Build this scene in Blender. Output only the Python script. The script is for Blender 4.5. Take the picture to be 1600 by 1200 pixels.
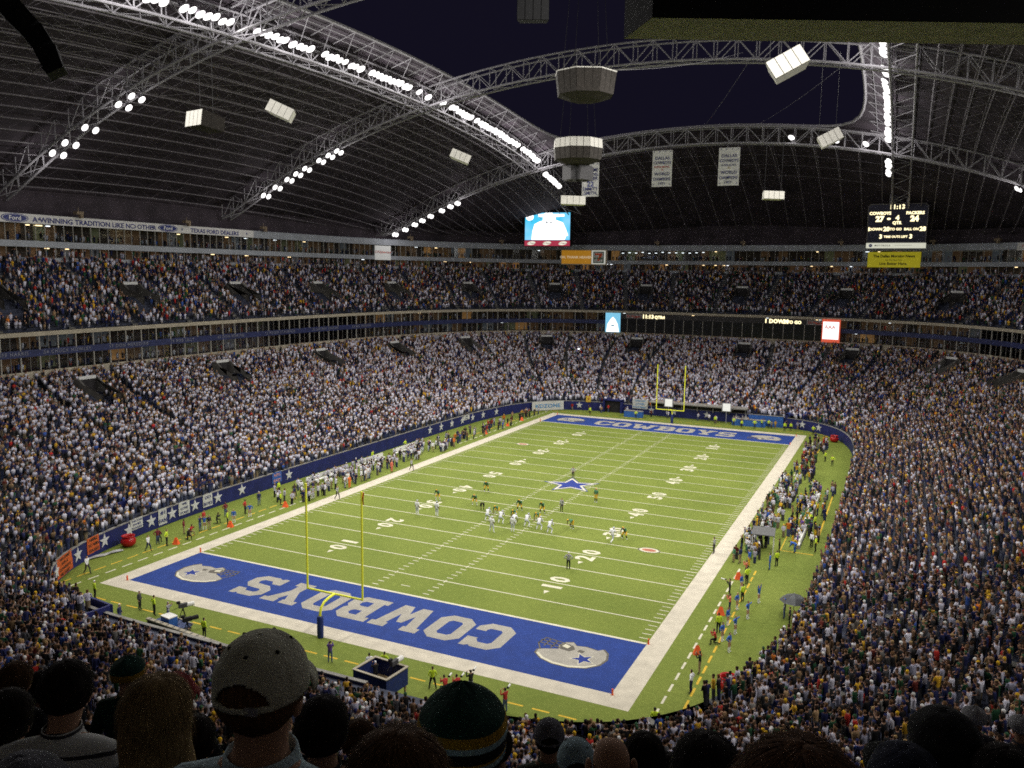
import bpy, math, random
import numpy as np
from mathutils import Vector, Matrix

for o in list(bpy.data.objects):
    bpy.data.objects.remove(o)
C = bpy.context.scene.collection
SC = bpy.context.scene
random.seed(11)
rng = np.random.default_rng(11)

# ------------------------------------------------------------------ camera
cam_d = bpy.data.cameras.new('camera')
cam = bpy.data.objects.new('camera', cam_d)
C.objects.link(cam)
CAMP = Vector((41.607, -109.208, 29.840))
_R = Vector((0.90451247, 0.42619929, 0.01453831))
_U = Vector((-0.06887539, 0.11235857, 0.99127783))
_F = Vector((-0.4208484, 0.89762449, -0.13098437))
cam.matrix_world = Matrix(((_R.x, _U.x, -_F.x, CAMP.x), (_R.y, _U.y, -_F.y, CAMP.y),
                           (_R.z, _U.z, -_F.z, CAMP.z), (0, 0, 0, 1)))
cam_d.sensor_width = 36.0
cam_d.lens = 29.288
cam_d.clip_start = 0.05
cam_d.clip_end = 3000
SC.camera = cam

# ------------------------------------------------------------------ world: clear night sky
W = bpy.data.worlds.new('World')
SC.world = W
W.use_nodes = True
bg = W.node_tree.nodes['Background']
bg.inputs[0].default_value = (0.20, 0.17, 0.42, 1)
bg.inputs[1].default_value = 0.026

# ------------------------------------------------------------------ exposure
SC.view_settings.view_transform = 'Standard'
SC.view_settings.look = 'None'
SC.view_settings.gamma = 1
SC.view_settings.exposure = 0.16
SC.view_settings.use_curve_mapping = False
SC.cycles.max_bounces = 5
SC.cycles.diffuse_bounces = 3
SC.cycles.glossy_bounces = 2
SC.cycles.transmission_bounces = 3
SC.cycles.transparent_max_bounces = 12
SC.cycles.sample_clamp_indirect = 0.6
SC.cycles.sample_clamp_direct = 1.8
SC.cycles.use_light_tree = True
SC.cycles.filter_width = 1.7
SC.cycles.use_denoising = False

# floodlight beams: one spot lamp stands for each short bank of floodlights.
SPOT_W = 15500.0
ARC_W = 9000.0


def roof_z(x, y):
    """height of the underside of the roof steel"""
    x = abs(x); y = abs(y)
    d = .002685 * x * x + 5.9e-8 * x ** 4 + .00079 * y * y + 5.98e-8 * y ** 4
    z = 63.5 - d
    k = 1.4
    t = (z - 38.6) / k
    return 38.6 + k * (math.log1p(math.exp(-abs(t))) + max(t, 0))


def spot(loc, target, power, size=116, blend=1.0, radius=0.6, col=(1.0, 0.97, 0.90)):
    l = bpy.data.lights.new('floodlight_beam', 'SPOT')
    l.energy = power; l.color = col
    l.spot_size = math.radians(size); l.spot_blend = blend
    l.shadow_soft_size = radius
    o = bpy.data.objects.new('floodlight_beam', l)
    C.objects.link(o)
    o.location = loc
    d = Vector(target) - Vector(loc)
    o.rotation_euler = d.to_track_quat('-Z', 'Y').to_euler()
    return o


def spill(loc, power):
    """the stray light a bank of floodlights throws on the roof and stands round it"""
    l = bpy.data.lights.new('floodlight_spill', 'POINT')
    l.energy = power; l.color = (1.0, .96, .95); l.shadow_soft_size = .5
    o = bpy.data.objects.new('floodlight_spill', l); C.objects.link(o); o.location = loc


for s in (-1, 1):
    for k in range(-8, 9):
        y = k * 8.6
        z = roof_z(37.5, y) + 0.9
        spot((s * 36.2, y, z), (s * -4.0, y * 0.46, 0), SPOT_W)
        spill((s * 35.8, y + 1.2, z - .4), 950)
    for yt in (-72, -24, 24, 72):
        for xa in (59, 68, 76):
            spot((s * xa, yt, roof_z(xa, yt) - 1.6), (s * -2.0, yt * 0.5, 0), ARC_W, 120)
            if xa != 68: spill((s * (xa - 1), yt, roof_z(xa, yt) - 2.0), 480)

# ================================================================== helpers
_ONES = ['first', 'second', 'third', 'fourth', 'fifth', 'sixth', 'seventh', 'eighth', 'ninth', 'tenth', 'eleventh', 'twelfth', 'thirteenth', 'fourteenth', 'fifteenth', 'sixteenth', 'seventeenth', 'eighteenth', 'nineteenth']


def nth(n):
    """1 -> first"""
    if n < 20: return _ONES[n - 1]
    t = {2: 'twent', 3: 'thirt', 4: 'fort'}[n // 10]
    return t + 'ieth' if n % 10 == 0 else t + 'y-' + _ONES[n % 10 - 1]


MATS = {}


def nt(m):
    m.use_nodes = True
    return m.node_tree, m.node_tree.nodes['Principled BSDF']


def mat(name, col, rough=0.7, metal=0.0, var=0.15, scale=3.0, emit=None, estr=0.0, bump=0.0):
    if name in MATS:
        return MATS[name]
    m = bpy.data.materials.new(name)
    t, p = nt(m)
    p.inputs['Roughness'].default_value = rough
    p.inputs['Metallic'].default_value = metal
    p.inputs['Specular IOR Level'].default_value = 0.3
    c4 = (*col, 1)
    p.inputs['Base Color'].default_value = c4
    if var > 0:
        tc = t.nodes.new('ShaderNodeTexCoord')
        n = t.nodes.new('ShaderNodeTexNoise'); n.inputs['Scale'].default_value = scale
        n.inputs['Detail'].default_value = 4
        r = t.nodes.new('ShaderNodeMapRange')
        r.inputs[1].default_value = 0.3; r.inputs[2].default_value = 0.7
        r.inputs[3].default_value = 1 - var; r.inputs[4].default_value = 1 + var
        mx = t.nodes.new('ShaderNodeVectorMath'); mx.operation = 'SCALE'
        mx.inputs[0].default_value = col
        t.links.new(tc.outputs['Object'], n.inputs['Vector'])
        t.links.new(n.outputs['Fac'], r.inputs[0])
        t.links.new(r.outputs[0], mx.inputs['Scale'])
        t.links.new(mx.outputs[0], p.inputs['Base Color'])
        if bump > 0:
            b = t.nodes.new('ShaderNodeBump'); b.inputs['Strength'].default_value = bump
            b.inputs['Distance'].default_value = 0.02
            t.links.new(n.outputs['Fac'], b.inputs['Height'])
            t.links.new(b.outputs[0], p.inputs['Normal'])
    if emit:
        p.inputs['Emission Color'].default_value = (*emit, 1)
        p.inputs['Emission Strength'].default_value = estr
    MATS[name] = m
    return m


class MB:
    """collects faces, then links them as ONE mesh object"""

    def __init__(s):
        s.v = []; s.f = []; s.m = []

    def add(s, vs, fs, mi=0):
        o = len(s.v)
        s.v.extend([tuple(p) for p in vs])
        for f in fs:
            s.f.append([i + o for i in f]); s.m.append(mi)
        return s

    def box(s, c, d, mi=0, rz=0.0):
        x, y, z = c; a, b, h = d[0] / 2, d[1] / 2, d[2] / 2
        cs, sn = math.cos(rz), math.sin(rz)
        vs = []
        for k in (-h, h):
            for (i, j) in ((-a, -b), (a, -b), (a, b), (-a, b)):
                vs.append((x + i * cs - j * sn, y + i * sn + j * cs, z + k))
        return s.add(vs, [(3, 2, 1, 0), (4, 5, 6, 7), (0, 1, 5, 4), (1, 2, 6, 5), (2, 3, 7, 6), (3, 0, 4, 7)], mi)

    def bar(s, p, q, r, seg=4, mi=0, r2=None, cap=True):
        p = Vector(p); q = Vector(q); d = (q - p)
        if d.length < 1e-6:
            return s
        d.normalize()
        a = d.orthogonal().normalized(); b = d.cross(a)
        r2 = r if r2 is None else r2
        vs = []
        for (c, rr) in ((p, r), (q, r2)):
            for i in range(seg):
                t = 2 * math.pi * (i + .5) / seg
                vs.append(c + (a * math.cos(t) + b * math.sin(t)) * rr)
        fs = [(i, (i + 1) % seg, seg + (i + 1) % seg, seg + i) for i in range(seg)]
        if cap:
            fs += [tuple(range(seg))[::-1], tuple(range(seg, 2 * seg))]
        return s.add(vs, fs, mi)

    def tube(s, pts, r, seg=6, mi=0, radii=None, closed=False):
        pts = [Vector(p) for p in pts]
        n = len(pts); vs = []
        up = None
        for k, p in enumerate(pts):
            if closed:
                d = pts[(k + 1) % n] - pts[k - 1]
            else:
                d = pts[min(k + 1, n - 1)] - pts[max(k - 1, 0)]
            d.normalize()
            if up is None:
                up = d.orthogonal().normalized()
            a = (up - d * up.dot(d)).normalized(); up = a
            b = d.cross(a)
            rr = radii[k] if radii else r
            for i in range(seg):
                t = 2 * math.pi * (i + .5) / seg
                vs.append(p + (a * math.cos(t) + b * math.sin(t)) * rr)
        fs = []
        for k in range(n if closed else n - 1):
            k2 = (k + 1) % n
            for i in range(seg):
                j = (i + 1) % seg
                fs.append((k * seg + i, k * seg + j, k2 * seg + j, k2 * seg + i))
        if not closed:
            fs += [tuple(range(seg))[::-1], tuple(range((n - 1) * seg, n * seg))]
        return s.add(vs, fs, mi)

    def lathe(s, prof, seg=16, mi=0, c=(0, 0, 0), mids=None):
        vs = []
        for (r, z) in prof:
            for i in range(seg):
                t = 2 * math.pi * i / seg
                vs.append((c[0] + r * math.cos(t), c[1] + r * math.sin(t), c[2] + z))
        o = len(s.v)
        s.v.extend(vs)
        for k in range(len(prof) - 1):
            for i in range(seg):
                j = (i + 1) % seg
                s.f.append([o + k * seg + i, o + k * seg + j, o + (k + 1) * seg + j, o + (k + 1) * seg + i])
                s.m.append(mids[k] if mids else mi)
        return s

    def prism(s, poly, z0, z1, mi=0):
        n = len(poly)
        vs = [(x, y, z0) for x, y in poly] + [(x, y, z1) for x, y in poly]
        fs = [tuple(range(n))[::-1], tuple(range(n, 2 * n))] + [(i, (i + 1) % n, n + (i + 1) % n, n + i) for i in range(n)]
        return s.add(vs, fs, mi)

    def mesh(s, name, mats):
        me = bpy.data.meshes.new(name)
        me.from_pydata(s.v, [], s.f)
        for m in (mats if isinstance(mats, (list, tuple)) else [mats]):
            me.materials.append(m)
        if len(me.polygons) == len(s.m):
            me.polygons.foreach_set('material_index', s.m)
        me.update()
        return me

    def build(s, name, mats, parent=None, smooth=False):
        me = s.mesh(name, mats)
        if smooth:
            me.polygons.foreach_set('use_smooth', [True] * len(me.polygons))
        return link(name, me, parent)


def link(name, me, parent=None, loc=None, rz=None):
    o = bpy.data.objects.new(name, me)
    C.objects.link(o)
    if parent is not None:
        o.parent = parent
    if loc is not None:
        o.location = loc
    if rz is not None:
        o.rotation_euler = (0, 0, rz)
    return o


def tag(o, label=None, cat=None, group=None, kind=None):
    if label: o['label'] = label
    if cat: o['category'] = cat
    if group: o['group'] = group
    if kind: o['kind'] = kind
    return o


def thing(name, label, cat, loc=(0, 0, 0), rz=0.0, group=None, kind=None):
    o = bpy.data.objects.new(name, None)
    C.objects.link(o)
    o.empty_display_size = 0.2
    o.location = loc; o.rotation_euler = (0, 0, rz)
    return tag(o, label, cat, group, kind)


def copy_tree(o, parent=None):
    c = o.copy(); C.objects.link(c)
    if parent is not None:
        c.parent = parent
    for ch in list(o.children):
        copy_tree(ch, c)
    return c


_txt = {}


def text_geo(s, height=1.0, bold=0.0, spacing=1.0):
    """flat outline of a string as (verts2d, faces); cap height = height, left aligned at x=0"""
    key = (s, bold, spacing)
    if key not in _txt:
        cu = bpy.data.curves.new('lettering', 'FONT')
        cu.body = s; cu.resolution_u = 2; cu.offset = bold; cu.space_character = spacing
        ob = bpy.data.objects.new('lettering', cu)
        C.objects.link(ob)
        dg = bpy.context.evaluated_depsgraph_get()
        me = bpy.data.meshes.new_from_object(ob.evaluated_get(dg))
        vs = [(v.co.x, v.co.y) for v in me.vertices]
        fs = [tuple(p.vertices) for p in me.polygons]
        bpy.data.objects.remove(ob); bpy.data.curves.remove(cu); bpy.data.meshes.remove(me)
        _txt[key] = (vs, fs)
    vs, fs = _txt[key]
    k = height / 0.69
    x0 = min((v[0] for v in vs), default=0)
    return [((x - x0) * k, y * k) for x, y in vs], fs


def poly_geo(loops):
    """fill of outlines with holes, as (verts2d, faces)"""
    cu = bpy.data.curves.new('outline', 'CURVE')
    cu.dimensions = '2D'; cu.fill_mode = 'BOTH'
    for lp in loops:
        sp = cu.splines.new('POLY'); sp.points.add(len(lp) - 1); sp.use_cyclic_u = True
        for i, (x, y) in enumerate(lp):
            sp.points[i].co = (x, y, 0, 1)
    ob = bpy.data.objects.new('outline', cu)
    C.objects.link(ob)
    dg = bpy.context.evaluated_depsgraph_get()
    me = bpy.data.meshes.new_from_object(ob.evaluated_get(dg))
    vs = [(v.co.x, v.co.y) for v in me.vertices]
    fs = [tuple(p.vertices) for p in me.polygons]
    bpy.data.objects.remove(ob); bpy.data.curves.remove(cu); bpy.data.meshes.remove(me)
    return vs, fs


def width(vs):
    return max(v[0] for v in vs) if vs else 0


def flat(mb, vs, fs, fn, mi=0):
    mb.add([fn(x, y) for x, y in vs], fs, mi)


# ------------------------------------------------------------------ bowl curves
R_WALL = (36.0, 64.5, 5.0)
R_ONE = (70.5, 102.0, 3.3)
R_TWO = (86.0, 117.5, 3.3)


def se(p, th):
    a, b, n = p
    c = np.cos(th); s = np.sin(th)
    return a * np.sign(c) * np.abs(c) ** (2 / n), b * np.sign(s) * np.abs(s) ** (2 / n)


_th = np.linspace(0, 2 * np.pi, 20001)
_x, _y = se(R_ONE, _th)
_s = np.concatenate([[0], np.cumsum(np.hypot(np.diff(_x), np.diff(_y)))])
PERIM = _s[-1]


def theta(u):
    return np.interp(np.mod(u, 1.0), _s / PERIM, _th)


def ring(p, u):
    return se(p, theta(u))


def lerp3(p, q, w):
    return tuple(a + (b - a) * w for a, b in zip(p, q))


def lower(w, u):
    a = 36 + 34.5 * w; b = 64.5 + 37.5 * w; n = 5.0 - 1.7 * w
    th = theta(u)
    c = np.cos(th); s = np.sin(th)
    x = a * np.sign(c) * np.abs(c) ** (2 / n); y = b * np.sign(s) * np.abs(s) ** (2 / n)
    return x, y, 1.75 + 12.0 * (0.85 * w + 0.15 * w * w)


def upper(w, u):
    a = 70.5 + 15.5 * w; b = 102 + 15.5 * w; n = 3.3
    th = theta(u)
    c = np.cos(th); s = np.sin(th)
    return a * np.sign(c) * np.abs(c) ** (2 / n), b * np.sign(s) * np.abs(s) ** (2 / n), 20.75 + 10.0 * w


def u_of(x, y):
    """ring parameter of the direction of a point near ring one"""
    us = np.linspace(0, 1, 4001)
    X, Y = ring(R_ONE, us)
    return float(us[np.argmin((X - x) ** 2 + (Y - y) ** 2)])


def ringpt(p, s_m):
    """point, tangent, inward normal on ring p; s_m = metres along ring one"""
    u = s_m / PERIM
    x, y = ring(p, u); x1, y1 = ring(p, u + 2e-4); x0, y0 = ring(p, u - 2e-4)
    t = Vector((x1 - x0, y1 - y0, 0)).normalized()
    return Vector((float(x), float(y), 0)), t, Vector((-t.y, t.x, 0))


def band(mb, p, z0, z1, u0=0.0, u1=1.0, n=240, thick=0.3, mi=0, out=0.0):
    """upright band that follows ring p; thick = metres outward behind the face, out = metres inward of the ring"""
    us = np.linspace(u0, u1, n + 1)
    x, y = ring(p, us)
    tx = np.gradient(x); ty = np.gradient(y)
    L = np.hypot(tx, ty); nx, ny = -ty / L, tx / L
    xi, yi = x + nx * out, y + ny * out
    xo, yo = xi - nx * thick, yi - ny * thick
    vs = []
    for i in range(n + 1):
        vs += [(xi[i], yi[i], z0), (xi[i], yi[i], z1), (xo[i], yo[i], z1), (xo[i], yo[i], z0)]
    fs = []
    for i in range(n):
        a = i * 4; b = a + 4
        fs += [(a, a + 1, b + 1, b), (a + 1, a + 2, b + 2, b + 1), (a + 2, a + 3, b + 3, b + 2), (a + 3, a, b, b + 3)]
    mb.add(vs, fs, mi)
    return mb


# view side of the bowl: everything but the near end behind the camera
U_A = u_of(70.4, -30) - 1.0; U_B = u_of(-69.5, -58)   # counter-clockwise from the right side round the far end to the near left corner

# ================================================================== materials
M_steel = mat('painted_steel', (0.29, 0.28, 0.30), 0.55, 0.0, 0.12, 2)
M_steel_dark = mat('dark_steel', (0.175, 0.16, 0.178), 0.6, 0.0, 0.2, 2)
M_deck = mat('roof_deck', (0.042, 0.033, 0.042), 0.9, 0, 0.35, 0.25)
M_conc = mat('concrete', (0.22, 0.21, 0.195), 0.9, 0, 0.25, 1.2)
M_beige = mat('beige_concrete', (0.36, 0.32, 0.25), 0.85, 0, 0.15, 0.8)
M_grey = mat('grey_fascia', (0.30, 0.32, 0.36), 0.6, 0, 0.1, 0.5)
M_blue = mat('navy_paint', (0.012, 0.016, 0.10), 0.55, 0, 0.2, 0.8)
M_navy = mat('navy_band', (0.02, 0.026, 0.085), 0.5, 0, 0.2, 0.8)
M_seat = mat('seat_terrace', (0.035, 0.04, 0.065), 0.8, 0, 0.4, 2.0)
M_white = mat('white_paint', (0.78, 0.77, 0.74), 0.6, 0, 0.06, 2)
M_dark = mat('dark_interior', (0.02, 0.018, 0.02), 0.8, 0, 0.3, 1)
M_black = mat('black_plastic', (0.006, 0.006, 0.007), 0.75, 0, 0.2, 4)
M_post = mat('pale_mullion', (0.28, 0.265, 0.24), 0.5, 0, 0.1, 2)
M_yellow = mat('goalpost_yellow', (0.86, 0.88, 0.06), 0.5, 0, 0.05, 3)
M_pad = mat('post_pad_blue', (0.013, 0.025, 0.12), 0.5, 0, 0.2, 3)
M_orange = mat('orange_vinyl', (0.80, 0.12, 0.03), 0.5, 0, 0.1, 3)
M_red = mat('red_enamel', (0.35, 0.012, 0.012), 0.25, 0, 0.1, 1)
M_text_navy = mat('navy_lettering', (0.03, 0.035, 0.16), 0.6, 0, 0.0)
M_text_black = mat('black_lettering', (0.02, 0.02, 0.02), 0.6, 0, 0.0)
M_lens = mat('lamp_lens', (0.8, 0.8, 0.8), 0.3, 0, 0.0, emit=(1.0, 0.98, 0.95), estr=7.0)
M_lens.cycles.emission_sampling = 'NONE'
M_led = mat('led_amber', (0.1, 0.08, 0.05), 0.4, 0, 0.0, emit=(1.0, 0.86, 0.5), estr=1.7)


def glass_mat():
    m = bpy.data.materials.new('suite_glass')
    m.use_nodes = True
    t = m.node_tree; t.nodes.clear()
    o = t.nodes.new('ShaderNodeOutputMaterial'); mx = t.nodes.new('ShaderNodeMixShader')
    tr = t.nodes.new('ShaderNodeBsdfTransparent'); gl = t.nodes.new('ShaderNodeBsdfGlossy')
    fr = t.nodes.new('ShaderNodeFresnel'); fr.inputs[0].default_value = 1.35
    gl.inputs['Roughness'].default_value = 0.05
    tr.inputs[0].default_value = (0.86, 0.88, 0.88, 1)
    t.links.new(fr.outputs[0], mx.inputs[0]); t.links.new(tr.outputs[0], mx.inputs[1])
    t.links.new(gl.outputs[0], mx.inputs[2]); t.links.new(mx.outputs[0], o.inputs[0])
    return m


M_glass = glass_mat()


def turf_mat():
    m = bpy.data.materials.new('artificial_turf')
    t, p = nt(m)
    p.inputs['Roughness'].default_value = 0.85
    p.inputs['Specular IOR Level'].default_value = 0.15
    tc = t.nodes.new('ShaderNodeTexCoord')
    n1 = t.nodes.new('ShaderNodeTexNoise'); n1.inputs['Scale'].default_value = 0.12; n1.inputs['Detail'].default_value = 5
    n2 = t.nodes.new('ShaderNodeTexNoise'); n2.inputs['Scale'].default_value = 2.2; n2.inputs['Detail'].default_value = 6
    n3 = t.nodes.new('ShaderNodeTexNoise'); n3.inputs['Scale'].default_value = 30; n3.inputs['Detail'].default_value = 2
    for n in (n1, n2, n3):
        t.links.new(tc.outputs['Object'], n.inputs['Vector'])
    a = t.nodes.new('ShaderNodeMath'); a.operation = 'MULTIPLY_ADD'; a.inputs[1].default_value = 0.5
    b = t.nodes.new('ShaderNodeMath'); b.operation = 'MULTIPLY_ADD'; b.inputs[1].default_value = 0.45
    t.links.new(n1.outputs['Fac'], a.inputs[0]); t.links.new(n2.outputs['Fac'], b.inputs[0])
    t.links.new(b.outputs[0], a.inputs[2])
    c = t.nodes.new('ShaderNodeMath'); c.operation = 'MULTIPLY'; c.inputs[1].default_value = 0.25
    t.links.new(n3.outputs['Fac'], c.inputs[0]); t.links.new(c.outputs[0], b.inputs[2])
    r = t.nodes.new('ShaderNodeValToRGB')
    r.color_ramp.elements[0].position = 0.4; r.color_ramp.elements[0].color = (0.108, 0.146, 0.022, 1)
    r.color_ramp.elements[1].position = 0.8; r.color_ramp.elements[1].color = (0.172, 0.206, 0.038, 1)
    t.links.new(a.outputs[0], r.inputs[0]); t.links.new(r.outputs[0], p.inputs['Base Color'])
    return m


M_turf = turf_mat()


def paint(name, col):
    return mat(name, col, 0.85, 0, 0.12, 0.9)


M_line = paint('field_paint_white', (0.56, 0.53, 0.41))
M_bord = paint('field_border', (0.50, 0.455, 0.37))
M_endz = paint('endzone_blue', (0.009, 0.034, 0.19))
M_silver = paint('field_paint_silver', (0.31, 0.29, 0.25))
M_fgrey = paint('field_paint_dark', (0.10, 0.09, 0.075))
M_fblue = paint('field_paint_blue', (0.012, 0.03, 0.20))
M_fyel = paint('field_paint_yellow', (0.55, 0.36, 0.03))
M_fred = paint('field_paint_red', (0.36, 0.13, 0.08))

M_mull = mat('dim_mullion', (0.16, 0.15, 0.14), 0.5, 0, 0.1, 2)
# ================================================================== ground and field
YD = 0.9144
HW = 24.384
mb = MB(); mb.add([(-146, -146, -.35), (146, -146, -.35), (146, 146, -.35), (-146, 146, -.35)], [(0, 1, 2, 3)])
tag(mb.build('ground', M_conc), kind='structure', label='dark concrete ground under the whole stadium')

mb = MB()
us = np.linspace(0, 1, 161)[:-1]
x, y = ring((38.5, 66.5, 5.0), us)
mb.add([(a, b, 0) for a, b in zip(x, y)], [tuple(range(160))])
field = tag(mb.build('playing_field', M_turf), kind='structure', label='green artificial turf playing field with white yard lines')


def sheet(name, rects, m, z, kind=None, label=None):
    mb = MB()
    for (x0, y0, x1, y1) in rects:
        mb.add([(x0, y0, z), (x1, y0, z), (x1, y1, z), (x0, y1, z)], [(0, 1, 2, 3)])
    o = mb.build(name, m, field)
    if kind: o['kind'] = kind
    if label: o['label'] = label
    return o


E0 = 60 * YD; BW = 1.83
sheet('field_border', [(-HW - BW, -E0 - BW, HW + BW, -E0), (-HW - BW, E0, HW + BW, E0 + BW),
                       (-HW - BW, -E0, -HW, E0), (HW, -E0, HW + BW, E0)], M_bord, .004)
for s in (-1, 1):
    sheet('end_zone', [(-HW, min(s * 50 * YD, s * E0), HW, max(s * 50 * YD, s * E0))], M_endz, .004)
for k in range(-50, 51, 5):
    w = 0.15 if abs(k) == 50 else 0.075
    sheet('yard_line', [(-HW + .05, k * YD - w, HW - .05, k * YD + w)], M_line, .008)
tk = []
for k in range(-49, 50):
    if k % 5 == 0:
        for s in (-1, 1):
            tk.append((s * 2.82 - .06, k * YD - .32, s * 2.82 + .06, k * YD - .09))
            tk.append((s * 2.82 - .06, k * YD + .09, s * 2.82 + .06, k * YD + .32))
        continue
    for s in (-1, 1):
        tk.append((s * 2.82 - .34, k * YD - .065, s * 2.82 + .34, k * YD + .065))
        a, b = sorted((s * (HW - .12), s * (HW - .95)))
        tk.append((a, k * YD - .055, b, k * YD + .055))
sheet('hash_marks', tk, M_line, .010, 'stuff')
for s in (-1, 1):
    sheet('conversion_mark', [(-.5, s * 48 * YD - .06, .5, s * 48 * YD + .06)], M_line, .0105)
# dashed boundary lines round the field
dash = []; wd = []
for s in (-1, 1):
    y0 = -58.5
    for k in range(60):
        yy = y0 + k * 1.95
        if s == 1 and -24 < yy < 20: continue
        if s == -1 and -22 < yy < 16: continue
        dash.append((s * 29.6 - .09, yy, s * 29.6 + .09, yy + 1.35))
        if abs(yy) > 14:
            wd.append((s * 28.0 - .09, yy * 1.0, s * 28.0 + .09, yy + 1.2))
    for k in range(30):
        xx = -29.4 + k * 1.98
        dash.append((xx, s * 59.3 - .09, xx + 1.3, s * 59.3 + .09))
sheet('yellow_dashes', dash, M_fyel, .004, 'stuff')
sheet('white_dashes', wd, M_line, .004, 'stuff')
sheet('bench_area_line', [(28.7, -3, 28.85, 12), (30.9, -16, 31.0, 12), (31.0, -16.1, 34.4, -15.9), (34.2, -12, 34.4, 14)], M_fyel, .004)

# --- yard numbers: the top of every number points to the middle of the field
for s in (-1, 1):
    for k in (-40, -30, -20, -10, 0, 10, 20, 30, 40):
        n = 50 - abs(k)
        yd = k * YD
        dg = str(n)
        mbn = MB()
        # reading direction is +y on the left half and -y... seen from each touchline
        for i, ch in enumerate(dg):
            vs, fs = text_geo(ch, 1.9, 0.035)
            w = width(vs); sc = 1.30 / max(w, .5) if ch != '1' else 1.15
            vs = [(px * sc, py) for px, py in vs]; w = width(vs)
            cxx = (-1.05 if i == 0 else 1.05)
            f = (lambda px, py, z=.010, g=1.0: (s * (13.55 - (py - 0) * 1.0), yd + s * (cxx + (px - w / 2)), z))
            flat(mbn, vs, fs, f)
        if s == 1:
            for fc in mbn.f: fc.reverse()
        else:
            for fc in mbn.f: fc.reverse()
        if n != 50:
            d = 1 if k > 0 else -1
            yy = yd + d * 2.25
            mbn.add([(s * 12.3, yy, .010), (s * 12.9, yy, .010), (s * 12.6, yy + d * .8, .010)], [(0, 1, 2)])
        mbn.build('yard_number', M_line, field)

# --- end zone lettering
LET = {
 'C': ([[(1,0),(3,0),(4,.9),(4,1.7),(2.85,1.7),(2.85,1.35),(2.6,1.05),(1.5,1.05),(1.2,1.35),(1.2,3.65),(1.5,3.95),(2.5,3.95),(2.9,3.5),(2.9,3.2),(4,3.2),(4,5),(3.4,5),(3.1,4.75),(2.8,5),(1,5),(0,4.1),(0,.9)]], 4.0),
 'O': ([[(1,0),(3,0),(4,.9),(4,4.1),(3,5),(1,5),(0,4.1),(0,.9)], [(1.5,1.05),(2.5,1.05),(2.8,1.35),(2.8,3.65),(2.5,3.95),(1.5,3.95),(1.2,3.65),(1.2,1.35)]], 4.0),
 'W': ([[(0,5),(1.9,5),(1.9,4.1),(1.6,4.1),(1.95,1.9),(2.5,3.6),(3.1,3.6),(3.65,1.9),(4.0,4.1),(3.7,4.1),(3.7,5),(5.6,5),(5.6,4.1),(5.2,4.1),(4.5,0),(3.3,0),(2.8,1.7),(2.3,0),(1.1,0),(.4,4.1),(0,4.1)]], 5.6),
 'B': ([[(0,0),(3.2,0),(4.2,.9),(4.2,2.1),(3.8,2.55),(4.1,2.95),(4.1,4.1),(3.2,5),(0,5),(0,4.1),(.5,4.1),(.5,.9),(0,.9)], [(1.7,1),(2.6,1),(2.95,1.3),(2.95,1.8),(2.6,2.05),(1.7,2.05)], [(1.7,3.0),(2.5,3.0),(2.85,3.25),(2.85,3.75),(2.5,4.0),(1.7,4.0)]], 4.2),
 'Y': ([[(0,5),(1.9,5),(1.9,4.2),(1.7,4.2),(2.2,3.1),(2.7,4.2),(2.5,4.2),(2.5,5),(4.4,5),(4.4,4.2),(3.9,4.2),(2.8,2.1),(2.8,.9),(3.3,.9),(3.3,0),(1.1,0),(1.1,.9),(1.6,.9),(1.6,2.1),(.5,4.2),(0,4.2)]], 4.4),
 'S': ([[(0,1.6),(0,0),(.6,0),(.9,.25),(1.3,0),(3.1,0),(4,.9),(4,2.2),(3.2,3.0),(1.4,3.15),(1.15,3.4),(1.15,3.75),(1.4,4.0),(2.5,4.0),(2.85,3.5),(3.9,3.5),(3.9,5),(3.3,5),(3.0,4.75),(2.7,5),(1,5),(.05,4.2),(.05,2.9),(.9,2.1),(2.6,1.95),(2.85,1.7),(2.85,1.3),(2.6,1.0),(1.5,1.0),(1.1,1.6)]], 4.0),
}
word = 'COWBOYS'
gap = 0.42
tot = sum(LET[c][1] for c in word) + gap * (len(word) - 1)
sx = 28.0 / tot
for s in (-1, 1):
    cx = -14.0
    for c in word:
        loops, wl = LET[c]
        vs, fs = poly_geo(loops)
        mbn = MB()
        flat(mbn, vs, fs, lambda px, py: (s * (cx + px * sx), s * (50.3 + (py - 2.5) * .95), .008))
        mbn.build('letter', M_silver, field)
        cx += (wl + gap) * sx


def star_pts(r, rot=90, inner=.40):
    return [(r * (1 if i % 2 == 0 else inner) * math.cos(math.radians(rot + 36 * i)),
             r * (1 if i % 2 == 0 else inner) * math.sin(math.radians(rot + 36 * i))) for i in range(10)]


mbn = MB()
for r, z, mi in ((4.35, .011, 0), (3.95, .014, 1), (3.1, .017, 0)):
    pts = star_pts(r, 180, .42)
    mbn.add([(0, 0, z)] + [(px, py, z) for px, py in pts], [(0, 1 + i, 1 + (i + 1) % 10) for i in range(10)], mi)
mbn.build('midfield_star', [M_fblue, M_line], field)

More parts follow.
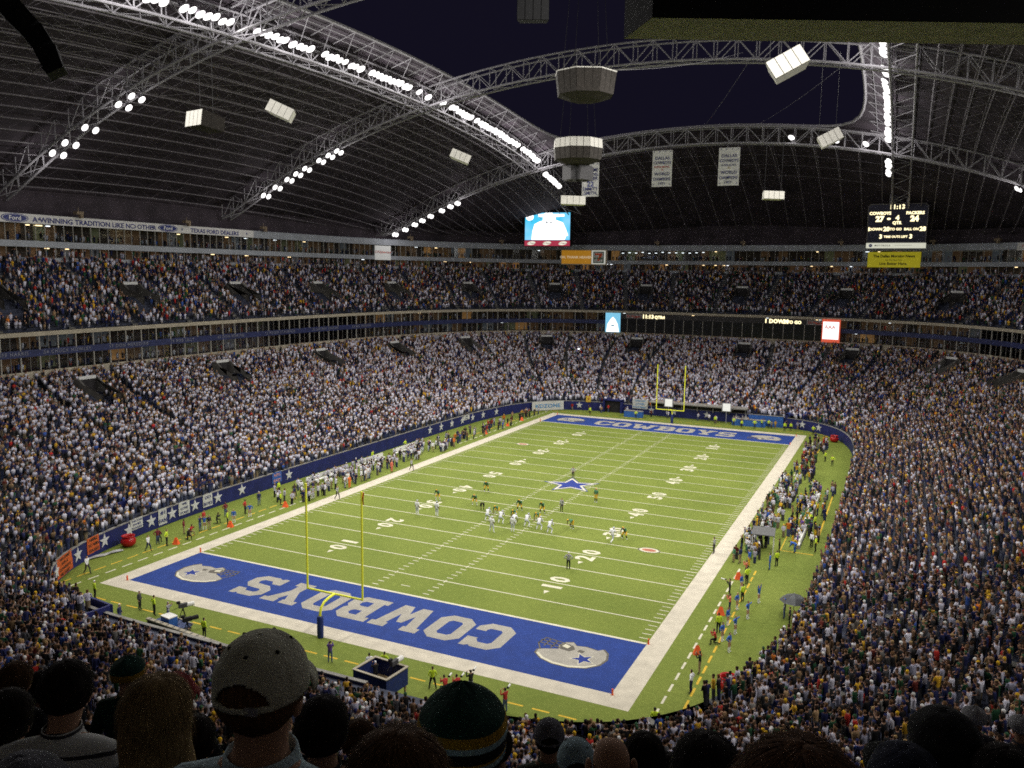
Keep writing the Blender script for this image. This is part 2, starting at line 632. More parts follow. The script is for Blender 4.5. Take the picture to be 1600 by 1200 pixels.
# --- helmets painted in the four corners of the end zones
for s in (-1, 1):
    for mir in (-1, 1):
        # local frame: +y up the helmet, facemask towards -x
        shell = [(-.9, -1.5), (-1.2, -.9), (-1.0, -.3), (-1.9, .1), (-2.3, .35), (-2.25, .9), (-1.6, 1.55), (-.6, 1.95), (.6, 2.0), (1.7, 1.6), (2.4, .8), (2.6, -.2), (2.35, -1.1), (1.9, -1.6), (1.6, -1.25), (.7, -1.45), (0.0, -1.3), (-.4, -1.75)]
        H = MB()

        def hp(px, py, z):
            return (s * (-19.4 * mir + mir * px * -1 * 1.12), s * (50.2 + py * 1.12), z)
        vs, fs = poly_geo([[(px * 1.06, py * 1.06) for px, py in shell]]); flat(H, vs, fs, lambda a, b: hp(a, b, .008), 1)
        vs, fs = poly_geo([shell]); flat(H, vs, fs, lambda a, b: hp(a, b, .011), 0)
        # stripe on the crown
        vs, fs = poly_geo([[(-2.25, .95), (-1.6, 1.58), (-.6, 1.98), (.6, 2.03), (1.7, 1.63), (2.3, .95), (2.15, .85), (1.6, 1.4), (.55, 1.78), (-.6, 1.73), (-1.5, 1.38), (-2.1, .8)]])
        flat(H, vs, fs, lambda a, b: hp(a, b, .013), 2)
        # face opening and jaw pad
        vs, fs = poly_geo([[(-.9, -.35), (-.2, -.25), (.1, -.7), (-.2, -1.2), (-.9, -1.4), (-1.15, -.9)]]); flat(H, vs, fs, lambda a, b: hp(a, b, .014), 1)
        vs, fs = poly_geo([[(-.95, -.8), (-.45, -.65), (-.35, -1.05), (-.85, -1.25)]]); flat(H, vs, fs, lambda a, b: hp(a, b, .017), 2)
        vs, fs = poly_geo([[(.35, -.45), (.75, -.4), (.85, -.75), (.4, -.85)]]); flat(H, vs, fs, lambda a, b: hp(a, b, .014), 1)
        for r, z, mi in ((1.0, .014, 2), (.82, .017, 3)):
            pts = star_pts(r, 90)
            H.add([hp(1.1, .45, z)] + [hp(1.1 + px, .45 + py, z) for px, py in pts], [(0, 1 + i, 1 + (i + 1) % 10) for i in range(10)], mi)
        # facemask bars
        for (a, b) in (((-.9, -.5), (-2.7, -.75)), ((-1.0, -.95), (-2.75, -1.2)), ((-.9, -1.35), (-2.5, -1.65)), ((-2.7, -.6), (-2.5, -1.7)), ((-2.15, -.3), (-2.1, -1.6)), ((-1.6, -.2), (-1.55, -1.5)), ((-2.2, .3), (-2.75, -.7))):
            d = Vector((b[0] - a[0], b[1] - a[1])); nrm = Vector((-d.y, d.x)).normalized() * .06
            H.add([hp(a[0] + nrm.x, a[1] + nrm.y, .015), hp(b[0] + nrm.x, b[1] + nrm.y, .015), hp(b[0] - nrm.x, b[1] - nrm.y, .015), hp(a[0] - nrm.x, a[1] - nrm.y, .015)], [(0, 1, 2, 3)], 1)
        H.build('painted_helmet', [M_silver, M_fgrey, M_line, M_fblue], field)

# small oval emblems on the two 25-yard lines
for s in (-1, 1):
    H = MB()
    for rx, ry, z, mi in ((1.25, .85, .011, 1), (1.1, .72, .014, 0), (.8, .45, .017, 2)):
        H.add([(s * 18.0 + rx * math.cos(t), s * -22.8 + ry * math.sin(t), z) for t in np.linspace(0, 2 * math.pi, 25)[:-1]], [tuple(range(24))], mi)
    H.build('painted_emblem', [M_line, M_fgrey, M_fred], field)

# ================================================================== field wall
wall = thing('field_wall', 'navy blue padded wall running round the field, white stars on it', 'wall')
mb = MB(); band(mb, R_WALL, 0, 1.95, U_A - .03, U_B + .17, 260, .25)
mb.build('wall_face', M_blue, wall)
mb = MB(); band(mb, R_WALL, 1.95, 2.03, U_A - .03, U_B + .17, 260, .33, 0, .04)
mb.build('wall_cap', M_conc, wall)
# stars on the wall
_ut = np.linspace(0, 1, 6001)
_wx, _wy = ring(R_WALL, _ut)
_ws = np.concatenate([[0], np.cumsum(np.hypot(np.diff(_wx), np.diff(_wy)))])


def wall_frame(px, py, p=R_WALL):
    X, Y = ring(p, _ut)
    i = int(np.argmin((X - px) ** 2 + (Y - py) ** 2))
    u = _ut[i]
    x0, y0 = ring(p, u - 3e-4); x1, y1 = ring(p, u + 3e-4)
    t = Vector((x1 - x0, y1 - y0, 0)).normalized()
    return Vector((X[i], Y[i], 0)), t, Vector((-t.y, t.x, 0)), u


pts = star_pts(.78)
mb = MB()
mb.add([(0, -.06, 0)] + [(px, -.03, py) for px, py in pts] + [(px, .05, py) for px, py in pts],
       [(0, 1 + i, 1 + (i + 1) % 10) for i in range(10)] + [(1 + i, 11 + i, 11 + (i + 1) % 10, 1 + (i + 1) % 10) for i in range(10)])
star_me = mb.mesh('star', [mat('star_white', (.52, .52, .53), .7, 0, .1, 2)])
star_spots = [(-26.0, -64.2), (-31.8, -60.3), (-34.4, -55.4), (-35.6, -50.6), (-36.1, -46.6), (-36.4, -43.0), (-36.6, -39.6), (-36.8, -35.8), (-36.9, -31.8), (-37, -27.4), (-37, -18), (-37, 21), (-37, 25), (-37, 29), (-36.9, 33), (-36.8, 37), (-36.5, 41), (-35.9, 46),
              (-23, 64.5), (-13.5, 64.5), (-6.5, 64.5), (-1.5, 64.5), (5.5, 64.5), (11.5, 64.5), (13.5, 64.5), (25.5, 64), (29.5, 62)]
for (px, py) in star_spots:
    p, t, n, u = wall_frame(px, py)
    o = link('star', star_me, wall)
    o.location = p + n * .06 + Vector((0, 0, 1.12)); o.rotation_euler = (0, 0, math.atan2(-t.y, -t.x) )

# second, higher wall in the near left corner, behind the photographers' gap
mb = MB(); band(mb, lerp3(R_WALL, R_ONE, .085), 1.2, 3.35, U_B - .05, U_B + .05, 60, .25)
o = mb.build('stand_wall', M_blue)
tag(o, 'navy blue retaining wall at the front of the near corner stand', 'wall')

# ================================================================== stands
NL, NU = 45, 20


def terrace(name, fn, nrows, u0, u1, nseg, mats, parent):
    us = np.linspace(u0, u1, nseg + 1)
    mb = MB()
    for r in range(nrows):
        w0, w1 = r / nrows, (r + 1) / nrows
        x0, y0, _ = fn(w0, us); x1, y1, _ = fn(w1, us)
        z0 = fn(w0, us[:1])[2]; z1 = fn(w1, us[:1])[2]
        vs = []
        for i in range(nseg + 1):
            vs += [(x0[i], y0[i], z0), (x1[i], y1[i], z0), (x1[i], y1[i], z1)]
        fs = []
        for i in range(nseg):
            a = i * 3; b = a + 3
            fs += [(a, b, b + 1, a + 1), (a + 1, b + 1, b + 2, a + 2)]
        mb.add(vs, fs)
    return mb.build(name, mats, parent)


low = thing('lower_stand', 'lower tier of the bowl, packed terraces rising from the field wall', 'grandstand')
terrace('terrace', lower, NL, U_A - .16, U_B + .26, 200, M_seat, low)
upp = thing('upper_stand', 'upper tier of the bowl above the glazed suites', 'grandstand')
terrace('terrace', upper, NU, -.25, .78, 220, M_seat, upp)

# aisles
N_AIS = 46
ais_l = [u for u in ((i + .5) / N_AIS for i in range(N_AIS)) if min(abs(u * 4 - round(u * 4)), 1) > .05]
ais_u = [(i + .15) / 52 for i in range(52)]


def aisle_strip(fn, nrows, u, hw, up, parent, m):
    mb = MB()
    hu = hw / PERIM
    for r in range(nrows):
        w0, w1 = r / nrows, (r + 1) / nrows
        uu = np.array([u - hu, u + hu])
        x0, y0, _ = fn(w0, uu); x1, y1, _ = fn(w1, uu)
        z0 = fn(w0, 0.)[2]; z1 = fn(w1, 0.)[2]
        zm = (z0 + z1) / 2
        xm, ym = (x0 + x1) / 2, (y0 + y1) / 2
        e = .02
        vs = [(x0[0], y0[0], z0 + e), (x0[1], y0[1], z0 + e), (xm[1], ym[1], z0 + e), (xm[0], ym[0], z0 + e),
              (xm[0], ym[0], zm + e), (xm[1], ym[1], zm + e), (x1[1], y1[1], zm + e), (x1[0], y1[0], zm + e), (x1[0], y1[0], z1 + e), (x1[1], y1[1], z1 + e)]
        mb.add(vs, [(0, 1, 2, 3), (3, 2, 5, 4), (4, 5, 6, 7), (7, 6, 9, 8)])
    mb.build('aisle_steps', m, parent)


def seen(u, a=None, b=None):
    a = U_A if a is None else a; b = U_B if b is None else b
    u = u % 1.0
    a0 = a % 1.0
    return ((u - a0) % 1.0) <= ((b - a0) % 1.0)


M_step = mat('aisle_concrete', (0.13, 0.125, 0.115), 0.9, 0, 0.2, 1.5)
for u in ais_l:
    if seen(u, U_A - .12, U_B + .15): aisle_strip(lower, NL, u, .55, 1, low, M_step)
for u in ais_u:
    if seen(u): aisle_strip(upper, NU, u, .5, 1, upp, M_step)

# vomitories: dark stair openings with a white board above
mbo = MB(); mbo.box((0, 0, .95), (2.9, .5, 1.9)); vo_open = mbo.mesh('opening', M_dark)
mbo = MB(); mbo.box((0, -.32, 0), (3.4, .12, .62)); vo_sign = mbo.mesh('sign_board', mat('sign_pale', (.55, .55, .55), .7, 0, .1, 2))
mbo = MB()
mbo.add([(0, -5.2, 0), (0, .3, 0), (0, .3, 2.1), (0, -.6, 2.1), (0, -5.2, -1.35)], [(0, 1, 2, 3, 4)])
mbo.add([(.22, -5.2, 0), (.22, .3, 0), (.22, .3, 2.1), (.22, -.6, 2.1), (.22, -5.2, -1.35)], [(4, 3, 2, 1, 0)])
mbo.add([(0, -5.2, -1.35), (.22, -5.2, -1.35), (.22, -.6, 2.1), (0, -.6, 2.1), (0, .3, 2.1), (.22, .3, 2.1)], [(0, 1, 2, 3), (3, 2, 5, 4)])
vo_side = mbo.mesh('side_wall', mat('stair_wall', (0.10, 0.095, 0.088), 0.9, 0, 0.25, 1.2))
VOM_U = []; VOM_L = []
VN = {}
names = ['upper tier', 'lower tier']


def vomitory(fn, w, u, tier, first=[None]):
    x, y, z = fn(w, np.array([u])); x, y = float(x[0]), float(y[0])
    p, t, n = ringpt(R_ONE, u * PERIM)
    rz = math.atan2(-t.y, -t.x)
    VN[tier] = VN.get(tier, 0) + 1
    label = '%s dark stair opening from the gold bench side, in the %s' % (nth(VN[tier]), tier)
    g = 'stair openings in the %s' % tier
    if first[0] is None:
        T = thing('stair_opening', label, 'stair opening', (x, y, z), rz, g)
        link('opening', vo_open, T); o = link('sign_board', vo_sign, T); o.location = (0, 0, 2.2); o.scale = (.85, 1, .75)
        a = link('side_wall', vo_side, T); a.location = (-1.75, 0, 0)
        a = link('side_wall', vo_side, T); a.location = (1.55, 0, 0)
        first[0] = T
    else:
        T = copy_tree(first[0]); T.location = (x, y, z); T.rotation_euler = (0, 0, rz)
        T['label'] = label; T['group'] = g


for i in list(range(13, 26)) + list(range(13)):
    u = (i + .35) / 26
    if seen(u, U_A, U_B):
        vomitory(upper, .44, u, names[0]); VOM_U.append(u)
for i in list(range(12, 23)) + list(range(12)):
    u = (i + .5) / 23
    if seen(u, U_A, U_B):
        vomitory(lower, .86, u, names[1]); VOM_L.append(u)

# ================================================================== suites between the tiers
def suite_bg(name, p, z0, z1, back, u0, u1, n, mats, parent, pick):
    """back wall of the rooms, one panel per room, set back behind the glass"""
    mb = MB()
    q = (p[0] + back, p[1] + back, p[2])
    us = np.linspace(u0, u1, n + 1)
    x, y = ring(q, us)
    for i in range(n):
        mb.add([(x[i], y[i], z0), (x[i + 1], y[i + 1], z0), (x[i + 1], y[i + 1], z1), (x[i], y[i], z1)], [(0, 1, 2, 3)], pick(i))
    return mb.build(name, mats, parent)


M_room = [mat('room_dark', (0.035, 0.03, 0.03), .8, 0, .6, .5, emit=(1, .7, .4), estr=.004),
          mat('room_tan', (0.13, 0.085, 0.055), .8, 0, .6, .8, emit=(1, .55, .25), estr=.022),
          mat('room_warm', (0.3, 0.16, 0.06), .8, 0, .6, .8, emit=(1, .5, .16), estr=.11),
          mat('room_green', (0.10, 0.11, 0.07), .8, 0, .6, .8, emit=(.8, .8, .4), estr=.025),
          mat('room_cool', (0.13, 0.13, 0.14), .8, 0, .6, .8, emit=(.8, .9, 1), estr=.025)]
rr = random.Random(5)
pickr = lambda i: rr.choices([0, 1, 2, 3, 4], [8, 6, .8, 1.4, 1.6])[0]

s1 = thing('glazed_suites', 'two glazed storeys of suites between the tiers, navy band between them', 'suites')
UA1, UB1 = U_A - .02, U_B + .03
S_L0, S_L1 = UA1 * PERIM, UB1 * PERIM
nb = 138
mb = MB(); band(mb, R_ONE, 13.75, 15.1, UA1, UB1, 240, .25, 0, .12); mb.build('parapet', M_beige, s1)
mb = MB(); band(mb, R_ONE, 17.2, 18.2, UA1, UB1, 240, .25, 0, .14); mb.build('navy_band', M_navy, s1)
mb = MB(); band(mb, R_ONE, 20.1, 20.7, UA1, UB1, 240, .6, 0, .22); mb.build('ledge', M_beige, s1)
for z in (15.0, 17.3, 17.95, 20.2):
    pass
mb = MB(); band(mb, R_ONE, 14.95, 15.07, UA1, UB1, 240, 4.0, 0, 0); band(mb, R_ONE, 17.3, 18.1, UA1, UB1, 240, 4.0, 0, -.1); band(mb, R_ONE, 20.2, 20.6, UA1, UB1, 240, 4.0, 0, -.4)
mb.build('floor_slab', M_dark, s1)
suite_bg('lower_room_wall', R_ONE, 15.07, 17.3, 3.4, UA1, UB1, nb, M_room, s1, pickr)
suite_bg('upper_room_wall', R_ONE, 18.1, 20.2, 3.4, UA1, UB1, nb, M_room, s1, pickr)
mb = MB(); mb.box((0, 0, 0), (.16, .2, 2.1)); post_me = mb.mesh('post', M_post)
mb = MB(); mb.box((0, 0, 0), (.05, .08, 2.1)); thin_me = mb.mesh('mullion', M_post)
step = (S_L1 - S_L0) / nb
BOARD0 = None
mbm = MB()
bd_u0, bd_u1 = u_of(31, 98), u_of(-6, 102)   # the long scoreboard panel stands in front of the rooms here
pane_me = None
for i in range(nb + 1):
    sm = S_L0 + i * step
    p, t, n = ringpt(R_ONE, sm)
    rz = math.atan2(t.y, t.x)
    for zc in (16.15, 19.15):
        o = link('post', post_me, s1, p + n * .05 + Vector((0, 0, zc)), rz)
    if i < nb:
        pm, tm, nm = ringpt(R_ONE, sm + step / 2)
        rzm = math.atan2(tm.y, tm.x)
        if pane_me is None:
            mbp = MB(); mbp.box((0, 0, 0), (step - .17, .03, 2.08)); pane_me = mbp.mesh('window_pane', M_glass)
        for zc in (16.15, 19.15):
            link('window_pane', pane_me, s1, pm - nm * .02 + Vector((0, 0, zc)), rzm)
        for q in (.5,):
            pq, tq, nq = ringpt(R_ONE, sm + step * q)
            for zc in (16.15, 19.15):
                mbm.box(tuple(pq + nq * .04 + Vector((0, 0, zc))), (.06, .08, 2.1), 0, math.atan2(tq.y, tq.x))
o = mbm.build('mullions', M_mull, s1); o['kind'] = 'stuff'

s2 = thing('upper_suites', 'two rows of suites under the roof with pale grey fascias', 'suites')
mb = MB(); band(mb, R_TWO, 30.7, 31.35, UA1, UB1, 240, .3, 0, .1); mb.build('sill_wall', M_grey, s2)
mb = MB(); band(mb, R_TWO, 33.0, 34.0, UA1, UB1, 240, .5, 0, .2); mb.build('middle_fascia', M_grey, s2)
mb = MB(); band(mb, R_TWO, 36.7, 38.2, UA1, UB1, 240, .5, 0, .2); mb.build('top_fascia', M_grey, s2)
mb = MB(); band(mb, R_TWO, 31.2, 31.34, UA1, UB1, 240, 4, 0, 0); band(mb, R_TWO, 33.05, 33.95, UA1, UB1, 240, 4, 0, -.35); band(mb, R_TWO, 36.75, 38.15, UA1, UB1, 240, 4, 0, -.35)
mb.build('floor_slab', M_dark, s2)
suite_bg('lower_room_wall', R_TWO, 31.34, 33.05, 3.2, UA1, UB1, 260, M_room, s2, pickr)
suite_bg('upper_room_wall', R_TWO, 33.95, 36.75, 3.2, UA1, UB1, 230, M_room, s2, pickr)
mb = MB(); mb.box((0, 0, 0), (.09, .12, 2.72)); mul_me = mb.mesh('mullion', M_post)
nm_ = 280
stp = (S_L1 - S_L0) / nm_
mbm = MB()
M_pane = None
for i in range(nm_ + 1):
    p, t, n = ringpt(R_TWO, S_L0 + i * stp)
    rz = math.atan2(t.y, t.x)
    link('mullion', mul_me, s2, p + n * .05 + Vector((0, 0, 35.35)), rz)
    mbm.box(tuple(p + n * .05 + Vector((0, 0, 32.17))), (.08, .1, 1.7), 0, rz)
    if i < nm_:
        p2, t2, n2 = ringpt(R_TWO, S_L0 + (i + .5) * stp)
        if M_pane is None or True:
            pa, _, _ = ringpt(R_TWO, S_L0 + i * stp); pb, _, _ = ringpt(R_TWO, S_L0 + (i + 1) * stp)
            wdt = (pb - pa).length
            if M_pane is None:
                mbp = MB(); mbp.box((0, 0, 0), (1, .03, 2.68)); M_pane = mbp.mesh('window_pane', M_glass)
            o = link('window_pane', M_pane, s2, p2 + Vector((0, 0, 35.35)), math.atan2(t2.y, t2.x)); o.scale = (wdt - .1, 1, 1)
o = mbm.build('lower_mullions', M_post, s2); o['kind'] = 'stuff'
# suites carry on behind the near end; unseen wall glow added to brighten spectators
mb = MB(); band(mb, R_TWO, 33.0, 34.0, UB1, UA1 + 1, 120, .5, 0, .2); mb.build('middle_fascia', M_grey, s2)
mb = MB(); band(mb, R_TWO, 36.7, 38.2, UB1, UA1 + 1, 120, .5, 0, .2); mb.build('top_fascia', M_grey, s2)
suite_bg('near_room_wall', R_TWO, 33.95, 36.75, 1.2, UB1, UA1 + 1, 110, [mat('room_fill_glow', (0.35, 0.28, 0.2), .8, 0, .3, .8, emit=(1, .88, .72), estr=.13)], s2, lambda i: 0)
suite_bg('near_low_room_wall', R_TWO, 30.6, 33.05, .6, UB1, UA1 + 1, 110, M_room, s2, pickr)
# wall from the suites up to the roof edge
mb = MB(); band(mb, (87.5, 119, 3.3), 38.2, 43.5, -.25, .78, 240, .3)
o = mb.build('roof_edge_wall', M_deck); tag(o, kind='structure', label='dark wall closing the gap under the roof edge')

# front rail of the upper tier
rail = thing('front_rail', 'black two-bar rail along the front of the upper tier', 'rail')
for dz in (.55, 1.05):
    us = np.linspace(-.27, .80, 300)
    x, y = ring((70.1, 101.6, 3.3), us)
    mb = MB(); mb.tube([(a, b, 20.75 + dz) for a, b in zip(x, y)], .045, 5)
    mb.build('rail_bar', M_black, rail)
mb = MB(); mb.bar((0, 0, 0), (0, 0, 1.05), .035, 5); rp = mb.mesh('rail_post', M_black)
for k in range(60):
    p, t, n = ringpt((70.1, 101.6, 3.3), (-.27 + k * .0046) * PERIM)
    link('rail_post', rp, rail, p + Vector((0, 0, 20.75)))
mb = MB(); band(mb, R_ONE, 20.0, 20.75, -.27, UA1, 60, .6, 0, .2); tag(mb.build('tier_edge', M_conc), kind='structure', label='concrete edge of the near upper tier')
# ================================================================== roof
roof = thing('stadium_roof', 'dark roof shell round the open middle, carried on arched trusses', 'roof')
NU_, NR = 160, 14
us = np.linspace(0, 1, NU_ + 1)[:-1]
th = theta(us)


def open_ring(th, a=33.0, b=72.5, n=9.0):
    # ray from the middle through the same direction angle as the outer ring
    xo, yo = se((87.5, 119, 3.3), th)
    ang = np.arctan2(yo, xo)
    c = np.abs(np.cos(ang)) / a; s = np.abs(np.sin(ang)) / b
    r = (c ** n + s ** n) ** (-1 / n)
    return r * np.cos(ang), r * np.sin(ang)


xo, yo = se((88.2, 119.6, 3.3), th)
xi, yi = open_ring(th)
mb = MB(); vs = []
for r in range(NR + 1):
    w = r / NR
    for i in range(NU_):
        X = xi[i] + (xo[i] - xi[i]) * w; Y = yi[i] + (yo[i] - yi[i]) * w
        vs.append((X, Y, roof_z(X, Y) + 3.9 - 1.2 * w))
fs = []
for r in range(NR):
    for i in range(NU_):
        j = (i + 1) % NU_
        fs.append((r * NU_ + i, r * NU_ + j, (r + 1) * NU_ + j, (r + 1) * NU_ + i))
mb.add(vs, fs)
mb.build('roof_deck', M_deck, roof, smooth=True)
mb = MB(); mb.tube([(xi[i], yi[i], roof_z(xi[i], yi[i]) + 3.75) for i in range(NU_)], .28, 6, closed=True)
mb.build('opening_rim', M_steel, roof)


def in_ring(x, y, p=(87.3, 118.8, 3.3)):
    return (abs(x) / p[0]) ** p[2] + (abs(y) / p[1]) ** p[2] < 1


# joists run the length of the stadium
def joist(x, y0, y1):
    mb = MB()
    n = max(3, int(abs(y1 - y0) / 3.2))
    ys = np.linspace(y0, y1, n + 1)
    top = [(x, yy, roof_z(x, yy) + 3.3) for yy in ys]
    bot = [(x, yy, roof_z(x, yy) + 1.5) for yy in ys]
    mb.tube(bot, .10, 4)
    mb.tube(top, .08, 4)
    for k in range(n):
        a, b = (bot[k], top[k + 1]) if k % 2 == 0 else (top[k], bot[k + 1])
        mb.bar(a, b, .026, 3, cap=False)
    mb.build('joist', M_steel_dark, roof)


def ring_y(x, p=(87.3, 118.8, 3.3)):
    return p[1] * max(0.0, 1 - (abs(x) / p[0]) ** p[2]) ** (1 / p[2])


JX = [40.6 + 2.62 * k for k in range(18) if 40.6 + 2.62 * k < 86]
for xj in JX:
    yy = ring_y(xj)
    joist(-xj, -yy * .75, yy)
    joist(xj, -min(60, yy), yy)
for k in range(-8, 9):
    xj = k * 4.4
    joist(xj, 76.0, ring_y(xj))
# rows of purlins across the joists
for s in (-1, 1):
    for j in range(-14, 23):
        y = j * 5.0
        if s > 0 and y < -45: continue
        xs = [x for x in JX if ring_y(x) > abs(y) + .5]
        if len(xs) < 2: continue
        mb = MB(); mb.tube([(s * x, y, roof_z(x, y) + 3.15) for x in xs], .05, 3)
        mb.build('purlin', M_steel_dark, roof)
# cross bracing between the joists
mb = MB()
for s in (-1, 1):
    for k in range(len(JX) - 1):
        xa, xb = JX[k], JX[k + 1]
        yy = min(ring_y(xa), ring_y(xb) if xb < 87 else 0)
        for j in range(int(-yy * .7 / 5), int(yy / 5)):
            a = (s * xa, j * 5, roof_z(xa, j * 5) + 3.2); b = (s * xb, (j + 1) * 5, roof_z(xb, (j + 1) * 5) + 3.2)
            a2 = (s * xa, (j + 1) * 5, roof_z(xa, (j + 1) * 5) + 3.2); b2 = (s * xb, j * 5, roof_z(xb, j * 5) + 3.2)
            mb.bar(a, b, .035, 3, cap=False)
            if k % 2: mb.bar(a2, b2, .035, 3, cap=False)
for k in range(-8, 8):
    xa, xb = k * 4.4, k * 4.4 + 4.4
    for j in range(8):
        y0 = 77 + j * 5
        if y0 + 5 > ring_y(max(abs(xa), abs(xb))): break
        for (p, q) in (((xa, y0), (xb, y0)),):
            mb.bar((p[0], p[1], roof_z(*p) + 3.2), (q[0], q[1], roof_z(*q) + 3.2), .05, 3, cap=False)
o = mb.build('cross_bracing', M_steel_dark, roof); o['kind'] = 'stuff'
# short struts in the strip between the edge beams and the opening
mb = MB()
for s in (-1, 1):
    for k in range(-14, 15):
        y = k * 5.1
        mb.bar((s * 33.1, y, roof_z(33, y) + 3.6), (s * 37.0, y, roof_z(37, y) + 3.2), .09, 4)
        mb.bar((s * 33.1, y, roof_z(33, y) + 3.6), (s * 37.0, y + 2.5, roof_z(37, y) + 1.2), .05, 3)
    for xs in (34.4, 35.8):
        mb.tube([(s * xs, y, roof_z(xs, y) + 3.4) for y in np.linspace(-72, 72, 40)], .07, 4)
o = mb.build('edge_struts', M_steel, roof); o['kind'] = 'stuff'

mbu = MB(); mbu.bar((0, 0, -.5), (0, 0, .5), 1.0, 5); unit = mbu.mesh('brace', M_steel)


def brace(p, q, r, parent):
    p = Vector(p); q = Vector(q); d = q - p
    o = link('brace', unit, parent)
    o.location = (p + q) / 2
    o.rotation_mode = 'QUATERNION'; o.rotation_quaternion = d.to_track_quat('Z', 'Y')
    o.scale = (r, r, d.length)


def box_truss(T, path_fn, ts, half, depth, rc, rb, offset):
    """four chords along a path with braced faces; offset = unit vector sideways"""
    L = {}
    for nm_, sg in (('a', -1), ('b', 1)):
        L['bot' + nm_] = [Vector(path_fn(t)) + offset * half * sg for t in ts]
        L['top' + nm_] = [Vector(path_fn(t)) + offset * half * sg + Vector((0, 0, depth)) for t in ts]
    for k in ('bota', 'botb', 'topa', 'topb'):
        mb = MB(); mb.tube(L[k], rc if k[0] == 'b' else rc * .85, 6)
        mb.build('bottom_chord' if k[0] == 'b' else 'top_chord', M_steel, T)
    n = len(ts)
    for i in range(n - 1):
        for sd in ('a', 'b'):
            b, t = L['bot' + sd], L['top' + sd]
            brace(b[i], t[i], rb, T)
            brace(*((b[i], t[i + 1]) if i % 2 == 0 else (t[i], b[i + 1])), rb, T)
        if i % 2 == 0:
            brace(L['bota'][i], L['botb'][i + 1], rb * .8, T); 
        else:
            brace(L['botb'][i], L['bota'][i + 1], rb * .8, T)
        brace(L['topa'][i], L['topb'][i], rb * .8, T)


for y0, lab, half in ((-72, 'arched steel truss nearest the camera, crossing behind the front hanging board', 1.2),
                      (-24, 'arched steel truss crossing the night sky at the top left', 1.2),
                      (24, 'arched steel truss crossing the open roof above the octagonal speaker cluster', 1.2),
                      (72.5, 'arched steel truss at the far edge of the roof opening', 1.0)):
    T = thing('arch_truss', lab, 'truss', (0, 0, 0), 0, 'arched roof trusses')
    X1 = 86.5
    ts = np.concatenate([np.linspace(-X1, -38, 17), np.linspace(-38, 38, 25)[1:-1], np.linspace(38, X1, 17)])
    box_truss(T, lambda t: (t, y0, roof_z(t, y0)), ts, half, 3.3, .20, .085, Vector((0, 1, 0)))
for s, lab in ((-1, 'straight edge truss carrying the long bright row of floodlights over the white bench side'), (1, 'straight edge truss carrying the row of floodlights above the big scoreboard')):
    T = thing('edge_truss', lab, 'truss', (0, 0, 0), 0, 'edge trusses of the roof opening')
    ts = np.linspace(-78, 100, 48)
    box_truss(T, lambda t: (s * 39.0, t, roof_z(37.5, t) - .1), ts, 1.7, 3.0, .18, .08, Vector((1, 0, 0)))

# ------------------------------------------------------------------ floodlights
mb = MB()
prof = [(.02, .62), (.16, .60), (.20, .34), (.48, -.06), (.50, -.10)]
mb.lathe(prof, 10)
mb.bar((0, 0, .55), (0, 0, 1.15), .05, 5)
hous_me = mb.mesh('floodlight', M_steel_dark)
mb = MB(); mb.lathe([(.001, -.30), (.24, -.25), (.40, -.15), (.475, -.05)], 10)
lens_me = mb.mesh('lens', M_lens)
for p in lens_me.polygons: p.use_smooth = True


def floodlight(x, y, z, aim, label, group, sc=1.0):
    o = link('floodlight', hous_me)
    o.location = (x, y, z)
    d = Vector(aim) - Vector((x, y, z))
    o.rotation_euler = (d * -1).to_track_quat('Z', 'Y').to_euler()
    o.scale = (sc, sc, sc)
    tag(o, label, 'floodlight', group)
    link('lens', lens_me, o)


r2 = random.Random(3)
for s, lab, gr in ((-1, 'lit floodlight in the long row under the edge truss over the white bench side', 'floodlights along the long edge truss'),
                   (1, 'lit floodlight in the row under the edge truss above the big scoreboard', 'floodlights above the big scoreboard')):
    y = -66.0; cnt = {}
    while y < 83:
        near_joint = abs(abs(y) - 24) < 2.0 or abs(abs(y) - 72) < 2.2
        if not near_joint:
            z = roof_z(37.5, y) + 1.25 + r2.uniform(-.18, .18)
            if y > 73: z = roof_z(37.5, y) - .3
            sg = 'between the nearest and the top left arch' if y < -24 else 'between the top left and the middle arch' if y < 24 else 'between the middle and the far arch' if y < 72.5 else 'beyond the far arch'
            if s > 0: sg = sg.replace('top left', 'second')
            cnt[sg] = cnt.get(sg, 0) + 1
            lab = '%s floodlight %s, %s row' % (nth(cnt[sg]), sg, 'white bench' if s < 0 else 'scoreboard')
            floodlight(s * (36.6 + r2.uniform(-.15, .15)), y, z, (s * -6, y * .55, 0), lab, gr, r2.uniform(1.2, 1.5))
        y += 1.2 + r2.uniform(-.2, .3) + (1.7 if r2.random() < .12 else 0)
for s in (-1, 1):
    for yt, spots_, where in ((-24, (56.0, 58.6, 65.5, 69.8, 72.6), 'top left arch truss'), (24, (58.0, 60.0, 62.2, 65.6, 67.8, 70.0, 73.0, 76.0), 'middle arch truss'), (72.5, (59.0, 61.0, 63.4, 66.6, 69.0, 71.2, 74.0, 77.0), 'far arch truss')):
        side = 'over the white bench stand' if s < 0 else 'over the gold bench stand'
        for k, xa in enumerate(spots_):
            for dy in (-1.15, 1.15):
                if s > 0 and yt < 0: continue
                floodlight(s * (xa + dy * .3), yt + dy, roof_z(xa, yt) - .9, (s * -4, yt * .6, 0),
                           '%s %s floodlight down the %s %s' % (nth(k + 1), 'front row' if dy < 0 else 'back row', where, side), 'floodlights under the %s %s' % (where, side), 1.15)
